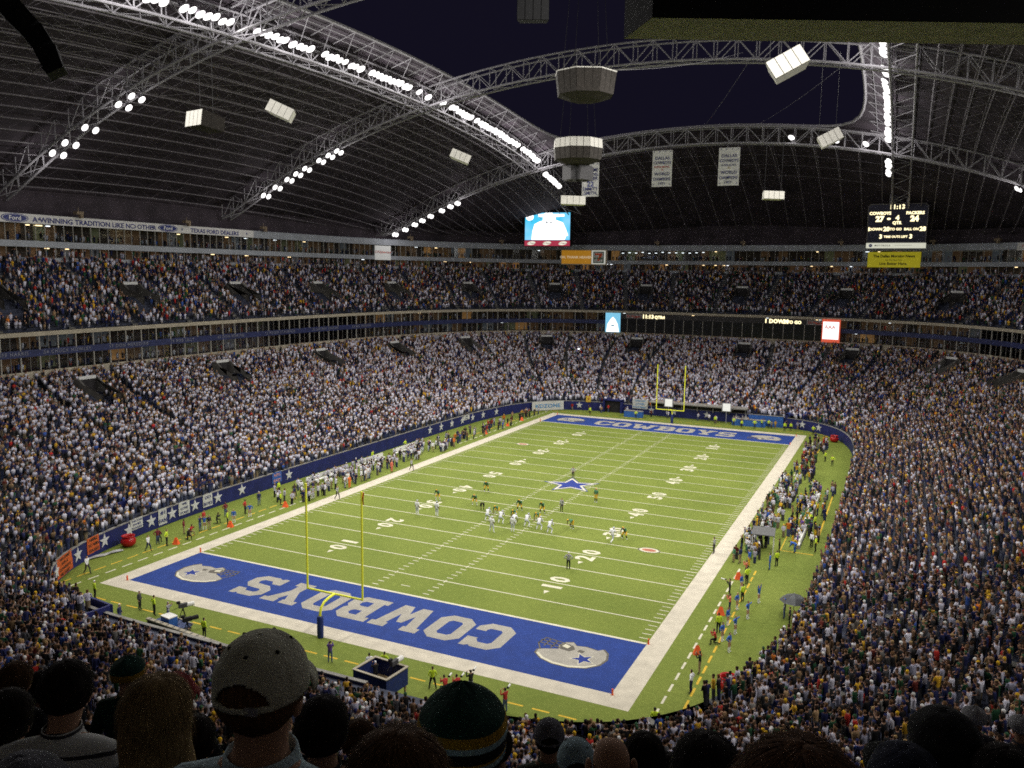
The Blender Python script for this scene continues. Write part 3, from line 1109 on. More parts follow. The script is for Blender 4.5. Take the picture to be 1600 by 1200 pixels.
# bright pair where the far truss meets the right edge beam
for xa in (18.5, 27.0, 32.5):
    floodlight(xa, 71.0, roof_z(xa, 71) + .9, (xa * -.1, 30, 0), {18.5: 'lit floodlight behind the tilted speaker box on the far arch', 27.0: 'lit floodlight second from the tilted speaker box on the far arch', 32.5: 'lit floodlight on the far arch nearest the right edge truss'}[xa], 'floodlights on the far arch truss', 1.4)
# ================================================================== the crowd
def person_template(lod):
    """vertices, triangles and per-vertex role: 0 trousers 1 top 2 skin 3 hair or hat 4 sleeve"""
    V = []; R = []; F = []

    def rings(lst, n, role_last=None):
        o0 = len(V)
        for (cx, cy, z, rx, ry, role) in lst:
            for i in range(n):
                t = 2 * math.pi * (i + .5) / n
                V.append((cx + rx * math.cos(t), cy + ry * math.sin(t), z)); 
                # the front of a head is face, the back hair
                rl = role
                if role == 5: rl = 2 if math.sin(t) > -.15 else 3
                R.append(rl)
        for k in range(len(lst) - 1):
            for i in range(n):
                j = (i + 1) % n
                a, b, c, d = o0 + k * n + i, o0 + k * n + j, o0 + (k + 1) * n + j, o0 + (k + 1) * n + i
                F.append((a, b, c)); F.append((a, c, d))
        return o0

    def cap(o0, lst, n, z, role):
        V.append((lst[-1][0], lst[-1][1], z)); R.append(role)
        t = len(V) - 1; b = o0 + (len(lst) - 1) * n
        for i in range(n):
            F.append((b + i, b + (i + 1) % n, t))
    if lod == 0:
        L = [(0, 0, .05, .17, .11, 0), (0, 0, .84, .18, .13, 0), (0, 0, .86, .18, .13, 1), (0, 0, 1.1, .18, .125, 1), (0, .0, 1.33, .22, .14, 1), (0, 0, 1.46, .17, .10, 1), (0, .01, 1.50, .065, .065, 2)]
        rings(L, 6)
        L = [(0, .01, 1.50, .06, .06, 2), (0, .03, 1.57, .078, .088, 5), (0, .02, 1.65, .09, .104, 5), (0, .01, 1.71, .092, .102, 3), (0, 0, 1.77, .06, .07, 3)]
        o = rings(L, 6); cap(o, L, 6, 1.80, 3)
        for s in (-1, 1):
            L = [(s * .21, 0, 1.42, .06, .06, 1), (s * .27, .04, 1.15, .05, .05, 4), (s * .17, .24, 1.03, .04, .04, 2)]
            rings(L, 4)
    elif lod == 1:
        L = [(0, 0, .25, .17, .11, 0), (0, 0, .88, .18, .13, 0), (0, 0, 1.32, .26, .15, 1), (0, 0, 1.47, .16, .10, 1), (0, .01, 1.52, .06, .06, 2)]
        rings(L, 5)
        L = [(0, .01, 1.52, .075, .08, 5), (0, .02, 1.66, .095, .105, 5), (0, 0, 1.75, .075, .08, 3)]
        o = rings(L, 5); cap(o, L, 5, 1.82, 3)
    else:
        L = [(0, 0, .55, .18, .13, 0), (0, 0, .95, .2, .14, 1), (0, 0, 1.42, .26, .15, 1), (0, 0, 1.50, .08, .08, 1)]
        rings(L, 4)
        L = [(0, .01, 1.50, .08, .08, 5), (0, .01, 1.68, .10, .10, 5)]
        o = rings(L, 4); cap(o, L, 4, 1.82, 3)
    return np.array(V, np.float32), np.array(F, np.int32), np.array(R, np.int32)


TOPS = np.array([(.68, .67, .78), (.52, .51, .62), (.32, .32, .42), (.018, .022, .075), (.03, .035, .11), (.012, .012, .014), (.03, .03, .032), (.09, .09, .10),
                 (.22, .21, .20), (.02, .07, .035), (.03, .09, .04), (.62, .36, .03), (.42, .03, .025), (.12, .025, .02), (.30, .20, .11), (.10, .06, .035), (.04, .09, .33), (.55, .16, .02)], np.float32)
PR_HOME = np.array([33, 15, 8, 14, 6, 11, 6, 4, 4, 1, 1, 2.6, 1.6, 1.6, 2, 2, 2, .6])
PR_MIX = np.array([11, 7, 7, 17, 7, 20, 10, 5, 5, 4, 3.5, 3.2, 1.6, 2.0, 2.4, 3, 2.4, .6])
LEGS = np.array([(.03, .04, .09), (.02, .02, .024), (.06, .07, .12), (.18, .14, .09), (.05, .05, .05)], np.float32)
SKIN = np.array([(.36, .20, .135), (.40, .24, .17), (.29, .155, .10), (.10, .048, .028), (.34, .20, .13)], np.float32)
HATS = np.array([(.02, .012, .008), (.03, .018, .01), (.10, .055, .025), (.30, .20, .09), (.7, .7, .7), (.02, .025, .09), (.02, .02, .02), (.60, .36, .02), (.03, .08, .04), (.5, .5, .48)], np.float32)
P_HAT = np.array([26, 18, 12, 6, 4.5, 8, 8, 3.0, 3, 1.5])

occupied = []     # (tier, x, y, radius) spots kept free


def seats(fn, nrows, u0, u1, w0, w1, pitch, aisles, ahw, voms, vw, fill):
    out = []
    rows = range(int(w0 * nrows), int(w1 * nrows))
    ua = np.array(aisles)
    for r in rows:
        w = (r + .42) / nrows
        uu = np.linspace(u0, u1, 1500)
        x, y, z = fn(w, uu)
        s = np.concatenate([[0], np.cumsum(np.hypot(np.diff(x), np.diff(y)))])
        n = int(s[-1] / pitch)
        ss = (np.arange(n) + .5) * pitch + rng.uniform(-.16, .16, n)
        u = np.interp(ss, s, uu)
        zr = fn(r / nrows, np.array([0.]))[2]
        x, y, _ = fn(w, u)
        keep = rng.random(n) < fill * (.90 + .10 * np.sin(u * 97 + w * 5) * np.sin(u * 31 - w * 11)) 
        d = np.abs((u[:, None] - ua[None, :] + .5) % 1.0 - .5).min(1) * PERIM
        keep &= d > ahw
        if len(voms):
            dv = np.abs((u[:, None] - np.array(voms)[None, :] + .5) % 1.0 - .5).min(1) * PERIM
            lo, hi = vw
            if lo < w < hi: keep &= dv > 2.0
        x, y, u = x[keep], y[keep], u[keep]
        # facing: inward normal
        xa, ya, _ = fn(w, u + 2e-4); xb, yb, _ = fn(w, u - 2e-4)
        ang = np.arctan2(ya - yb, xa - xb)       # tangent; +y of a person turns to the inward normal
        m = len(x)
        out.append(np.stack([x + rng.uniform(-.2, .2, m), y + rng.uniform(-.2, .2, m), np.full(m, zr), ang], 1))
    return np.concatenate(out)


def crowd_mesh(name, P, lod, probs, parent=None, label=None, sit=0.35, bright=1.0):
    if len(P) == 0: return
    V, F, R = person_template(lod)
    n = len(P); nv = len(V)
    ang = P[:, 3] + rng.normal(0, .35, n)
    sc = rng.normal(.97, .05, n).clip(.8, 1.08)
    drop = np.where(rng.random(n) < sit, -rng.uniform(.25, .45, n), 0) - 0.02
    wid = rng.uniform(.95, 1.25, n)
    lean = rng.normal(.03, .06, n)
    X = V[None, :, 0] * wid[:, None]; Y = V[None, :, 1] * (wid[:, None] * .5 + .5) + lean[:, None] * V[None, :, 2]; Z = V[None, :, 2] * sc[:, None] + drop[:, None]
    Z = np.maximum(Z, 0.03)
    # some arms go up: move wrists on the near template
    if lod == 0:
        up = np.where(rng.random(n) < .10)[0]
        arm = np.where(R == 4)[0]
        wr = np.arange(nv)[-12:]
        for half in (np.arange(nv - 24, nv - 12), np.arange(nv - 12, nv)):
            wrist = half[8:]; elb = half[4:8]
            Z[np.ix_(up, wrist)] += .62; Y[np.ix_(up, wrist)] -= .05
            Z[np.ix_(up, elb)] += .28
    c, s = np.cos(ang)[:, None], np.sin(ang)[:, None]
    wx = X * c - Y * s + P[:, 0:1]; wy = X * s + Y * c + P[:, 1:2]; wz = Z + P[:, 2:3]
    co = np.stack([wx, wy, wz], -1).reshape(-1, 3).astype(np.float32)
    fs = (F[None] + (np.arange(n) * nv)[:, None, None]).reshape(-1, 3).astype(np.int32)
    top = TOPS[rng.choice(len(TOPS), n, p=probs / probs.sum())]
    top = top * rng.uniform(.65, 1.1, (n, 1))
    leg = LEGS[rng.integers(0, len(LEGS), n)]
    skin = SKIN[rng.choice(len(SKIN), n, p=[.3, .28, .2, .1, .12])]
    hat = HATS[rng.choice(len(HATS), n, p=P_HAT / P_HAT.sum())]
    pal = np.stack([leg, top, skin, hat, np.where(rng.random((n, 1)) < .8, top, skin)], 1)
    col = np.ones((n, nv, 4), np.float32)
    col[:, :, :3] = np.clip(pal[:, R, :] * bright, 0, .85)
    me = bpy.data.meshes.new(name)
    me.vertices.add(len(co)); me.vertices.foreach_set('co', co.ravel())
    me.loops.add(len(fs) * 3); me.loops.foreach_set('vertex_index', fs.ravel())
    me.polygons.add(len(fs)); me.polygons.foreach_set('loop_start', np.arange(len(fs), dtype=np.int32) * 3)
    me.update(calc_edges=True)
    at = me.attributes.new('cloth', 'FLOAT_COLOR', 'POINT')
    at.data.foreach_set('color', col.ravel())
    me.polygons.foreach_set('use_smooth', np.ones(len(fs), bool))
    me.materials.append(M_crowd)
    o = link(name, me, parent)
    o['kind'] = 'stuff'
    if label: o['label'] = label
    return o


M_crowd = bpy.data.materials.new('crowd_clothing')
_t, _p = nt(M_crowd)
_a = _t.nodes.new('ShaderNodeAttribute'); _a.attribute_name = 'cloth'
_t.links.new(_a.outputs['Color'], _p.inputs['Base Color'])
_p.inputs['Roughness'].default_value = .9; _p.inputs['Specular IOR Level'].default_value = .1


def cam_cull(P, margin=.06):
    d = P[:, :3] + np.array([0, 0, 1.2]) - np.array(CAMP)
    z = d @ np.array(_F); x = d @ np.array(_R); y = d @ np.array(_U)
    ok = (z > 3) & (np.abs(x / z) < .615 + .18) & (np.abs(y / z) < .461 + .10)
    return P[ok], z[ok]


PL = seats(lower, NL, U_A - .16, U_B + .26, .0, 1.0, .46, ais_l, .55, VOM_L, (.72, .89), .95)
# nobody sits in the gap behind the near end wall
well = (PL[:, 1] < -60) & (PL[:, 0] > -12.5) & (PL[:, 0] < 5) & (PL[:, 1] > -68)
PL = PL[~well]
rowless = (PL[:, 1] < -60.5) & (PL[:, 0] > -17) & (PL[:, 0] < 31) & (PL[:, 2] < 1.75 + 12 * .85 * .10)
rowless |= (PL[:, 1] < -57) & (PL[:, 0] > 15) & (PL[:, 0] < 36.5) & (PL[:, 2] < 1.75 + 12 * .85 * .09)
PL = PL[~rowless]
PU = seats(upper, NU, U_A - .02, U_B + .04, .0, 1.0, .50, ais_u, .6, VOM_U, (.16, .46), .92)
PL, zl = cam_cull(PL); PU, zu = cam_cull(PU)
NEAR_IND = None
dist = np.linalg.norm(PL[:, :3] - np.array(CAMP), axis=1)
order = np.argsort(dist)
PL = PL[order]; dist = dist[order]
N_SINGLE = 30                      # the nearest spectators of the lower tier are built one by one further down
near_seats = PL[:N_SINGLE]
PLr = PL[N_SINGLE:]; dr = dist[N_SINGLE:]
#print('crowd', len(PL), len(PU), (dr < 95).sum(), ((dr >= 95) & (dr < 170)).sum(), (dr >= 170).sum())
probs = lambda P: PR_HOME
right = lambda P: (P[:, 0] > 25)
for nm_, lo, hi, lod in (('near', 0, 80, 0), ('middle', 80, 160, 1), ('far', 160, 999, 2)):
    m = (dr >= lo) & (dr < hi)
    Q = PLr[m]
    a = right(Q) | ((Q[:, 1] < -52) & (rng.random(len(Q)) < .8))
    crowd_mesh('crowd', Q[a], lod, PR_MIX, None, 'packed spectators in the lower tier on the gold bench side, many in green and gold', .15)
    crowd_mesh('crowd', Q[~a], lod, PR_HOME, None, 'packed spectators in the lower tier, mostly white and navy clothes', .3)
crowd_mesh('crowd', PU, 2, PR_MIX * .85 + PR_HOME * .15, None, 'spectators filling the upper tier between the suites', .5)
# guests in the suites
def guests(p, back, z, n, lab):
    uu = rng.uniform(UA1, UB1, n)
    q = (p[0] + back, p[1] + back, p[2])
    x, y = ring(q, uu); x1, y1 = ring(q, uu + 2e-4); x0, y0 = ring(q, uu - 2e-4)
    P = np.stack([x, y, np.full(n, z), np.arctan2(y1 - y0, x1 - x0)], 1)
    P, _ = cam_cull(P)
    crowd_mesh('crowd', P, 2, PR_MIX, None, lab, .75)


guests(R_ONE, .8, 15.07, 520, 'guests behind the glass of the lower suite storey')
guests(R_ONE, .9, 18.1, 520, 'guests behind the glass of the upper suite storey')
guests(R_TWO, .7, 31.34, 1000, 'people standing in the low row of suites under the roof')
guests(R_TWO, .9, 33.95, 800, 'guests behind the tall glass under the roof')
# room lights seen through the glass
mb = MB()
rl = random.Random(8)
lit = thing('suite_room_lights', 'small lit ceiling lamps seen inside the suites', 'room lights')
mA = mat('room_lamp_warm', (.8, .7, .5), .5, 0, 0, emit=(1, .72, .38), estr=9)
mB = mat('room_lamp_white', (.8, .8, .8), .5, 0, 0, emit=(.9, .95, 1), estr=11)
mbl = mb.__class__(); mbl.box((0, 0, 0), (.5, .5, .12)); lA = mbl.mesh('room_lamp', mA); mbl = MB(); mbl.box((0, 0, 0), (.5, .5, .12)); lB = mbl.mesh('room_lamp', mB)
for (p, z, n) in ((R_ONE, 20.0, 16), (R_ONE, 17.1, 10), (R_TWO, 32.9, 40), (R_TWO, 36.55, 26)):
    for k in range(n):
        uu = rl.uniform(UA1 + .03, UB1)
        q, t, nn = ringpt((p[0] + 1.6, p[1] + 1.6, p[2]), uu * PERIM)
        link('room_lamp', lA if rl.random() < .6 else lB, lit, q + Vector((0, 0, z)))
# the bright glassed studio
for dx in np.linspace(-7, 11, 13):
    q, t, nn = ringpt((R_TWO[0] + 1.2, R_TWO[1] + 1.2, 3.3), (u_of(-14 - 0 * dx, 100)) * PERIM + dx)
    link('room_lamp', lB, lit, q + Vector((0, 0, 36.0 + .4 * rl.random())))
# ================================================================== lettering on the ring walls
def ring_text(s, p, u, z, h, out, m, name, parent, bold=0.02, spacing=1.05):
    """a line of lettering bent round ring p, centred at u, read from the field"""
    vs, fs = text_geo(s, h, bold, spacing)
    w = width(vs); mb = MB()
    s0 = u * PERIM
    us = np.array([(s0 - (x - w / 2)) / PERIM for x, y in vs])
    X, Y = ring(p, us); X1, Y1 = ring(p, us + 2e-4); X0, Y0 = ring(p, us - 2e-4)
    tx, ty = X1 - X0, Y1 - Y0; L = np.hypot(tx, ty)
    mb.add([(X[i] - ty[i] / L[i] * out, Y[i] + tx[i] / L[i] * out, z + vs[i][1]) for i in range(len(vs))], fs)
    return mb.build(name, m, parent)


M_bandw = mat('white_ribbon', (0.62, 0.61, 0.60), .5, 0, .06, 1)
M_oval = mat('emblem_blue', (0.02, 0.03, 0.16), .4, 0, .0)
rib = thing('ribbon_board', 'long white ribbon board with navy lettering and blue ovals along the top fascia', 'advertising board')
ua, ub = u_of(-85.6 * .82, 30.5 * .87), u_of(-85.9 * .82, -31 * .87)
mb = MB(); band(mb, R_TWO, 36.72, 38.18, ua, ub, 80, .12, 0, .34); mb.build('board', M_bandw, rib)
uu = lambda y: u_of(-70.4, y)


def u_two(x, y):
    us = np.linspace(0, 1, 4001); X, Y = ring(R_TWO, us)
    return float(us[np.argmin((X - x) ** 2 + (Y - y) ** 2)])


for s, y, h in (('A WINNING TRADITION LIKE NO OTHER', -7.2, .78), ('TEXAS FORD DEALERS', 19.8, .76)):
    ring_text(s, R_TWO, u_two(-86, y), 36.98, h, .38, M_text_navy, 'lettering', rib, .025, 1.0)
for y in (-22.3, 7.8):
    u = u_two(-86, y)
    p, t, n = ringpt(R_TWO, u * PERIM)
    mb = MB()
    for rx, rz_, o, mi in ((2.3, .70, .38, 0), (2.1, .6, .395, 1), (2.0, .55, .41, 0)):
        mb.add([tuple(p + n * o + t * (-rx * math.cos(a)) + Vector((0, 0, 37.45 + rz_ * math.sin(a)))) for a in np.linspace(0, 2 * math.pi, 29)[:-1]], [tuple(range(28))], mi)
    mb.build('oval_emblem', [M_oval, M_white], rib)
    o = ring_text('Ford', R_TWO, u, 37.15, .62, .43, M_white, 'lettering', rib, .02)
for y in (-18.2, 4.2, 11.2, 28.5):
    u = u_two(-86, y); p, t, n = ringpt(R_TWO, u * PERIM)
    mb = MB(); pts = star_pts(.30)
    mb.add([tuple(p + n * .38 + Vector((0, 0, 37.45)))] + [tuple(p + n * .38 + t * (-a) + Vector((0, 0, 37.45 + b))) for a, b in pts], [(0, 1 + i, 1 + (i + 1) % 10) for i in range(10)])
    mb.build('star', M_text_navy, rib)
M_pale = mat('pale_lettering', (0.15, 0.155, 0.20), .6, 0, 0)
for s, y in (('CLIFF HARRIS', -35), ('54 CHUCK HOWLEY', -26.0), ('17 DON MEREDITH', -15), ('74 BOB LILLY', -4), ('43 DON PERKINS', 7.4), ('12 ROGER STAUBACH', 20.7), ('55 LEE ROY JORDAN', 34.3), ('20 MEL RENFRO', 46)):
    ring_text(s, R_ONE, u_of(-70.5, y) if y < 30 else u_of(-69.9 if y < 40 else -69, y), 17.5, .5, .18, M_pale, 'lettering', s1, .02, 1.25)


def flatboard(T, name, w, h, m, z=0, y=0, d=.25):
    mb = MB(); mb.box((0, y + d / 2, z), (w, d, h))
    return mb.build(name, m, T)


def btext(T, s, x, z, h, m, y=-.03, bold=.02, name='lettering', centre=True, spacing=1.0, skew=0):
    vs, fs = text_geo(s, h, bold, spacing)
    w = width(vs); o = w / 2 if centre else 0
    mb = MB(); flat(mb, vs, fs, lambda a, b: (x + a - o + skew * b, y, z + b))
    return mb.build(name, m, T)


def emis(name, col, s):
    return mat(name, tuple(c * .5 for c in col), .5, 0, 0, emit=col, estr=s)


def face_in(x, y):
    """turn so that local -y looks at the middle of the field"""
    return math.atan2(y, x) - math.pi / 2


# ------------------------------------------------------------------ video screen and scoreboard under the far roof
T = thing('video_screen', 'big lit video screen showing a bright white figure on sky blue, red strip below', 'video screen', (-46.7, 100, 42.4), .10)
flatboard(T, 'cabinet', 13.3, 9.2, M_black, -.45, .05, 1.2)
sc_m = bpy.data.materials.new('screen_picture'); t_, p_ = nt(sc_m)
p_.inputs['Base Color'].default_value = (.02, .02, .02, 1)
mb = MB()
mb.add([(-6.3, 0, -3.4), (6.3, 0, -3.4), (6.3, 0, 3.8), (-6.3, 0, 3.8)], [(0, 1, 2, 3)])
tc_ = t_.nodes.new('ShaderNodeTexCoord'); gr_ = t_.nodes.new('ShaderNodeTexNoise'); gr_.inputs['Scale'].default_value = .18
rp_ = t_.nodes.new('ShaderNodeValToRGB'); rp_.color_ramp.elements[0].color = (.05, .55, .85, 1); rp_.color_ramp.elements[1].color = (.25, .65, 1, 1)
rp_.color_ramp.elements[0].position = .4; rp_.color_ramp.elements[1].position = .6
t_.links.new(tc_.outputs['Object'], gr_.inputs['Vector']); t_.links.new(gr_.outputs['Fac'], rp_.inputs[0]); t_.links.new(rp_.outputs[0], p_.inputs['Emission Color'])
p_.inputs['Emission Strength'].default_value = 1.0
mb.build('screen', sc_m, T)
m1 = emis('screen_white', (1, 1, 1), 2.2); m2 = emis('screen_shade', (.5, .55, .6), .5)
body = [(-4.4, -3.35), (-4.2, -1.2), (-3.6, .8), (-2.2, 1.5), (-1.3, 1.7), (-1.25, 2.7), (-2.6, 2.75), (-2.6, 3.4), (-.9, 3.5), (-.6, 3.78), (1.3, 3.78), (1.5, 3.4), (4.6, 3.4), (4.7, 2.8), (2.2, 2.7), (2.3, 1.9), (4.3, 1.2), (5.2, -.6), (5.8, -2.2), (5.2, -2.4), (4.9, -3.35)]
vs, fs = poly_geo([body]); mb = MB(); flat(mb, vs, fs, lambda a, b: (a, -.02, b)); mb.build('screen_figure', m1, T)
mb = MB(); mb.prism([(0, 0)] * 3, 0, 0) if False else None
for (cx_, cz_, rx, rz_, mm) in ((-5.0, 2.75, 1.1, 1.0, m1),):
    mb.add([(cx_ + rx * math.cos(a), -.02, cz_ + rz_ * math.sin(a)) for a in np.linspace(0, 2 * math.pi, 21)[:-1]], [tuple(range(20))])
mb.build('screen_emblem', m1, T)
mb = MB()
for cx_, cz_, rx, rz_ in ((-.15, 1.25, .32, .4), (1.0, 1.25, .3, .36), (-1.7, -.35, .5, .12), (2.6, -.3, .4, .08)):
    mb.add([(cx_ + rx * math.cos(a), -.04, cz_ + rz_ * math.sin(a) + (.2 * math.cos(a) if rz_ < .2 else 0)) for a in np.linspace(0, 2 * math.pi, 13)[:-1]], [tuple(range(12))])
mb.build('screen_marks', m2, T)
mb = MB(); mb.box((0, -.05, -4.25), (12.7, .1, 1.4)); mb.build('sponsor_strip', emis('strip_red', (.55, .05, .10), .55), T)
for dx in (-4.4, 0, 4.4):
    mb = MB(); mb.add([(dx + 1.15 * math.cos(a) + .3 * math.sin(a), -.12, -4.25 + .5 * math.sin(a)) for a in np.linspace(0, 2 * math.pi, 21)[:-1]], [tuple(range(20))])
    mb.build('sponsor_oval', emis('strip_white', (.9, .9, .75), .8), T)
    btext(T, 'Dr Pepper', dx, -4.42, .38, emis('strip_ink', (.35, .04, .08), .3), -.14, .02, skew=.25)
mb = MB()
for dx in (-2.6, 2.6):
    mb.bar((dx, .6, 4.2), (dx, .6, 9.0), .12, 4)
for k in range(3):
    mb.bar((-2.6, .6, 4.3 + k * 1.6), (2.6, .6, 5.9 + k * 1.6), .06, 4); mb.bar((2.6, .6, 4.3 + k * 1.6), (-2.6, .6, 5.9 + k * 1.6), .06, 4)
mb.build('hanger', M_steel, T)

T = thing('scoreboard', 'big dark scoreboard with amber score 27 to 24 and clock 11:13', 'scoreboard', (38.6, 100, 42.0), -.06)
rr_ = .55
pl = [(-6.1, -3.9), (6.1, -3.9), (6.25, 4.2), (5.7, 4.75), (-5.7, 4.75), (-6.25, 4.2)]
mb = MB(); mb.add([(a, 0, b) for a, b in pl] + [(a, 1.2, b) for a, b in pl], [tuple(range(6)), tuple(range(6, 12))[::-1]] + [(i, 6 + i, 6 + (i + 1) % 6, (i + 1) % 6) for i in range(6)])
mb.build('cabinet', mat('scoreboard_navy', (.012, .012, .035), .5, 0, .1), T)
mb = MB(); pl2 = [(a * .985, b * .985 if b > 0 else b + .06) for a, b in pl]
for i in range(6):
    a, b = pl2[i], pl2[(i + 1) % 6]
    mb.bar((a[0], -.03, a[1]), (b[0], -.03, b[1]), .05, 4)
mb.build('trim', M_post, T)
for s, x, z, h, bd in (('11:13', -.1, 3.6, .9, .045), ('COWBOYS', -3.6, 2.35, .62, .045), ('PACKERS', 3.6, 2.35, .62, .045), ('27', -3.6, .85, 1.15, .06), ('24', 3.5, .85, 1.15, .06), ('4', .0, 1.15, .95, .06), ('QTR', 0, .2, .62, .045),
                       ('DOWN', -4.35, -1.15, .56, .035), ('20', -2.1, -1.3, .9, .045), ('TO GO', -.2, -1.15, .52, .035), ('BALL ON', 3.0, -1.15, .50, .035), ('28', 5.3, -1.3, .88, .045), ('1', -5.8, -1.25, .8, .04),
                       ('3', -3.2, -2.95, .85, .05), ('TIME OUTS LEFT', -.1, -2.8, .46, .03), ('3', 3.0, -2.95, .85, .05)):
    btext(T, s, x, z, h, M_led, -.05, bd, 'led_digits' if s.strip(':').isdigit() else 'led_lettering', True, 1.12 if ':' in s else 1.0)
mb = MB(); mb.add([(-1.75 + .4 * math.cos(a), -.05, 1.4 + .25 * math.sin(a)) for a in np.linspace(0, 2 * math.pi, 13)[:-1]], [tuple(range(12))]); mb.build('led_ball', M_led, T)
flatboard(T, 'sponsor_panel', 12.3, 1.15, emis('panel_lit', (.85, .85, .70), .55), -4.55, -.06, 1.1)
mb = MB(); mb.add([(-5.2 + .38 * math.cos(a), -.09, -4.55 + .38 * math.sin(a)) for a in np.linspace(0, 2 * math.pi, 17)[:-1]], [tuple(range(16))]); mb.build('round_logo', mat('logo_blue', (.03, .06, .35), .5, 0, 0), T)
btext(T, 'M', -5.2, -4.72, .36, M_white, -.11, .03)
btext(T, 'MOTOROLA', -2.7, -4.72, .36, M_text_black, -.09, .02, 'lettering', True, 1.2)
mb = MB(); mb.box((1.6, -.08, -4.5), (3.6, .02, .05)); mb.build('rule', M_text_black, T)
mb = MB()
for dx in (-1.75, 1.75):
    for dy in (.2, 1.4):
        mb.bar((dx, dy, 4.6), (dx, dy, 10.5), .12, 4)
for k in range(4):
    mb.bar((-1.75, .2, 4.7 + k * 1.5), (1.75, .2, 6.2 + k * 1.5), .06, 4); mb.bar((1.75, .2, 4.7 + k * 1.5), (-1.75, .2, 6.2 + k * 1.5), .06, 4)
    mb.bar((-1.75, .2, 4.7 + k * 1.5), (1.75, .2, 4.7 + k * 1.5), .06, 4)
mb.build('hanger', M_steel, T)


def onring(name, label, cat, x, y, z, out=.5):
    u = u_two(x, y); p, t, n = ringpt(R_TWO, u * PERIM)
    return thing(name, label, cat, p + n * out + Vector((0, 0, z)), math.atan2(-t.y, -t.x))


T = onring('advertising_sign', 'yellow lit newspaper sign fixed below the scoreboard', 'sign', 38.3, 115, 34.6)
flatboard(T, 'board', 12.0, 3.7, emis('sign_yellow', (.60, .52, .02), .30), 0, 0, .3)
btext(T, 'The Dallas Morning News', 0, .55, .62, M_text_black, -.03, .035)
btext(T, 'Get The News First', 0, -.25, .32, M_text_black, -.03, .01)
btext(T, 'Live Better Here.', 0, -1.25, .62, M_text_black, -.03, .03)
T = onring('advertising_sign', 'orange lit sign with a square logo panel at its end', 'sign', -41.2, 114.2, 34.8)
flatboard(T, 'frame', 13.0, 4.3, mat('sign_frame', (.5, .42, .3), .5, 0, .1), 0, 0, .4)
mb = MB(); mb.box((-2.15, -.04, 0), (8.3, .06, 3.7)); mb.build('orange_panel', emis('sign_orange', (.62, .28, .02), .38), T)
mb = MB(); mb.box((4.1, -.04, 0), (3.9, .06, 3.8)); mb.build('logo_panel', emis('sign_white', (.8, .8, .72), .40), T)
btext(T, 'OH, THANK HEAVEN!', -2.1, -.35, .66, emis('sign_cream', (.8, .66, .45), .5), -.09, .02)
mb = MB(); mb.box((4.1, -.09, 0), (3.0, .04, 3.2)); mb.build('logo_square', mat('logo_green', (.01, .10, .05), .5, 0, 0), T)
mb = MB(); mb.box((4.1, -.13, 0), (2.5, .04, 2.7)); mb.build('logo_field', M_white, T)
mb = MB(); mb.add([(3.1, -.17, 1.1), (5.1, -.17, 1.1), (5.1, -.17, .6), (4.3, -.17, -1.0), (3.7, -.17, -1.0), (4.3, -.17, .6), (3.1, -.17, .6)], [(0, 1, 2, 5), (0, 5, 6), (2, 3, 4, 5)]); mb.build('logo_seven', M_orange, T)
btext(T, 'ELEVEN', 4.1, -.55, .5, mat('logo_green2', (.01, .14, .06), .5, 0, 0), -.19, .04)
T = onring('advertising_sign', 'small white sign with red lettering at the suites over the white bench side', 'sign', -80.5, 71.7, 34.7)
flatboard(T, 'board', 5.2, 3.6, emis('sign_white2', (.8, .8, .78), .25), 0, 0, .25)
btext(T, 'CVS/pharmacy', 0, -.1, .62, mat('sign_red', (.4, .04, .02), .5, 0, 0), -.03, .02)
T = onring('advertising_sign', 'pale sign on the top fascia near the roof edge by the gold bench stand', 'sign', 66, 101, 37.3)
flatboard(T, 'board', 7, 1.6, M_bandw, 0, 0, .2)
btext(T, 'CVS/pharmacy', 0, -.2, .55, mat('sign_red', (.4, .04, .02), .5, 0, 0), -.03, .02)

# ------------------------------------------------------------------ long dark board between the far suites
T = thing('end_scoreboard', 'long black panelled board across the far suites with amber clock and two lit posters', 'scoreboard')
u0_, u1_ = u_of(26.2, 100.6), u_of(-27.4, 100.4)
mb = MB(); band(mb, R_ONE, 15.15, 18.75, u0_, u1_, 70, .2, 0, .30); mb.build('dark_backing', mat('glass_black', (.008, .008, .012), .25, 0, 0), T)
mb = MB(); band(mb, R_ONE, 18.75, 20.0, u0_, u1_, 70, .2, 0, .34); mb.build('message_strip', mat('strip_dark', (.03, .027, .03), .5, 0, .1), T)
mb = MB(); mb.box((0, 0, 16.95), (.13, .1, 3.6)); dv = mb.mesh('divider', M_post)
for k in range(22):
    p, t, n = ringpt(R_ONE, (u0_ + (u1_ - u0_) * (k + .5) / 22) * PERIM)
    link('divider', dv, T, p + n * .36, math.atan2(t.y, t.x))
for s, fr in (('11:13', .83), ('QTR4', .775), ('1 DOWN', .235), ('20', .195), ('TO GO', .16)):
    ring_text(s, R_ONE, u0_ + (u1_ - u0_) * fr, 18.95, .9 if s[0] in '12' else .7, .42, M_led, 'led_lettering', T, .05)
for fr in (.90, .065):
    ca = u0_ + (u1_ - u0_) * (fr - .04); cb = u0_ + (u1_ - u0_) * (fr + .04)
    mb = MB(); band(mb, R_ONE, 18.85, 19.9, ca, cb, 6, .1, 0, .42); mb.build('sponsor_strip', mat('strip_grey', (.22, .2, .2), .5, 0, .1), T)
    ring_text('Dr Pepper', R_ONE, (ca + cb) / 2, 19.1, .55, .47, mat('sign_red', (.4, .04, .02), .5, 0, 0), 'lettering', T, .02)
T2 = []
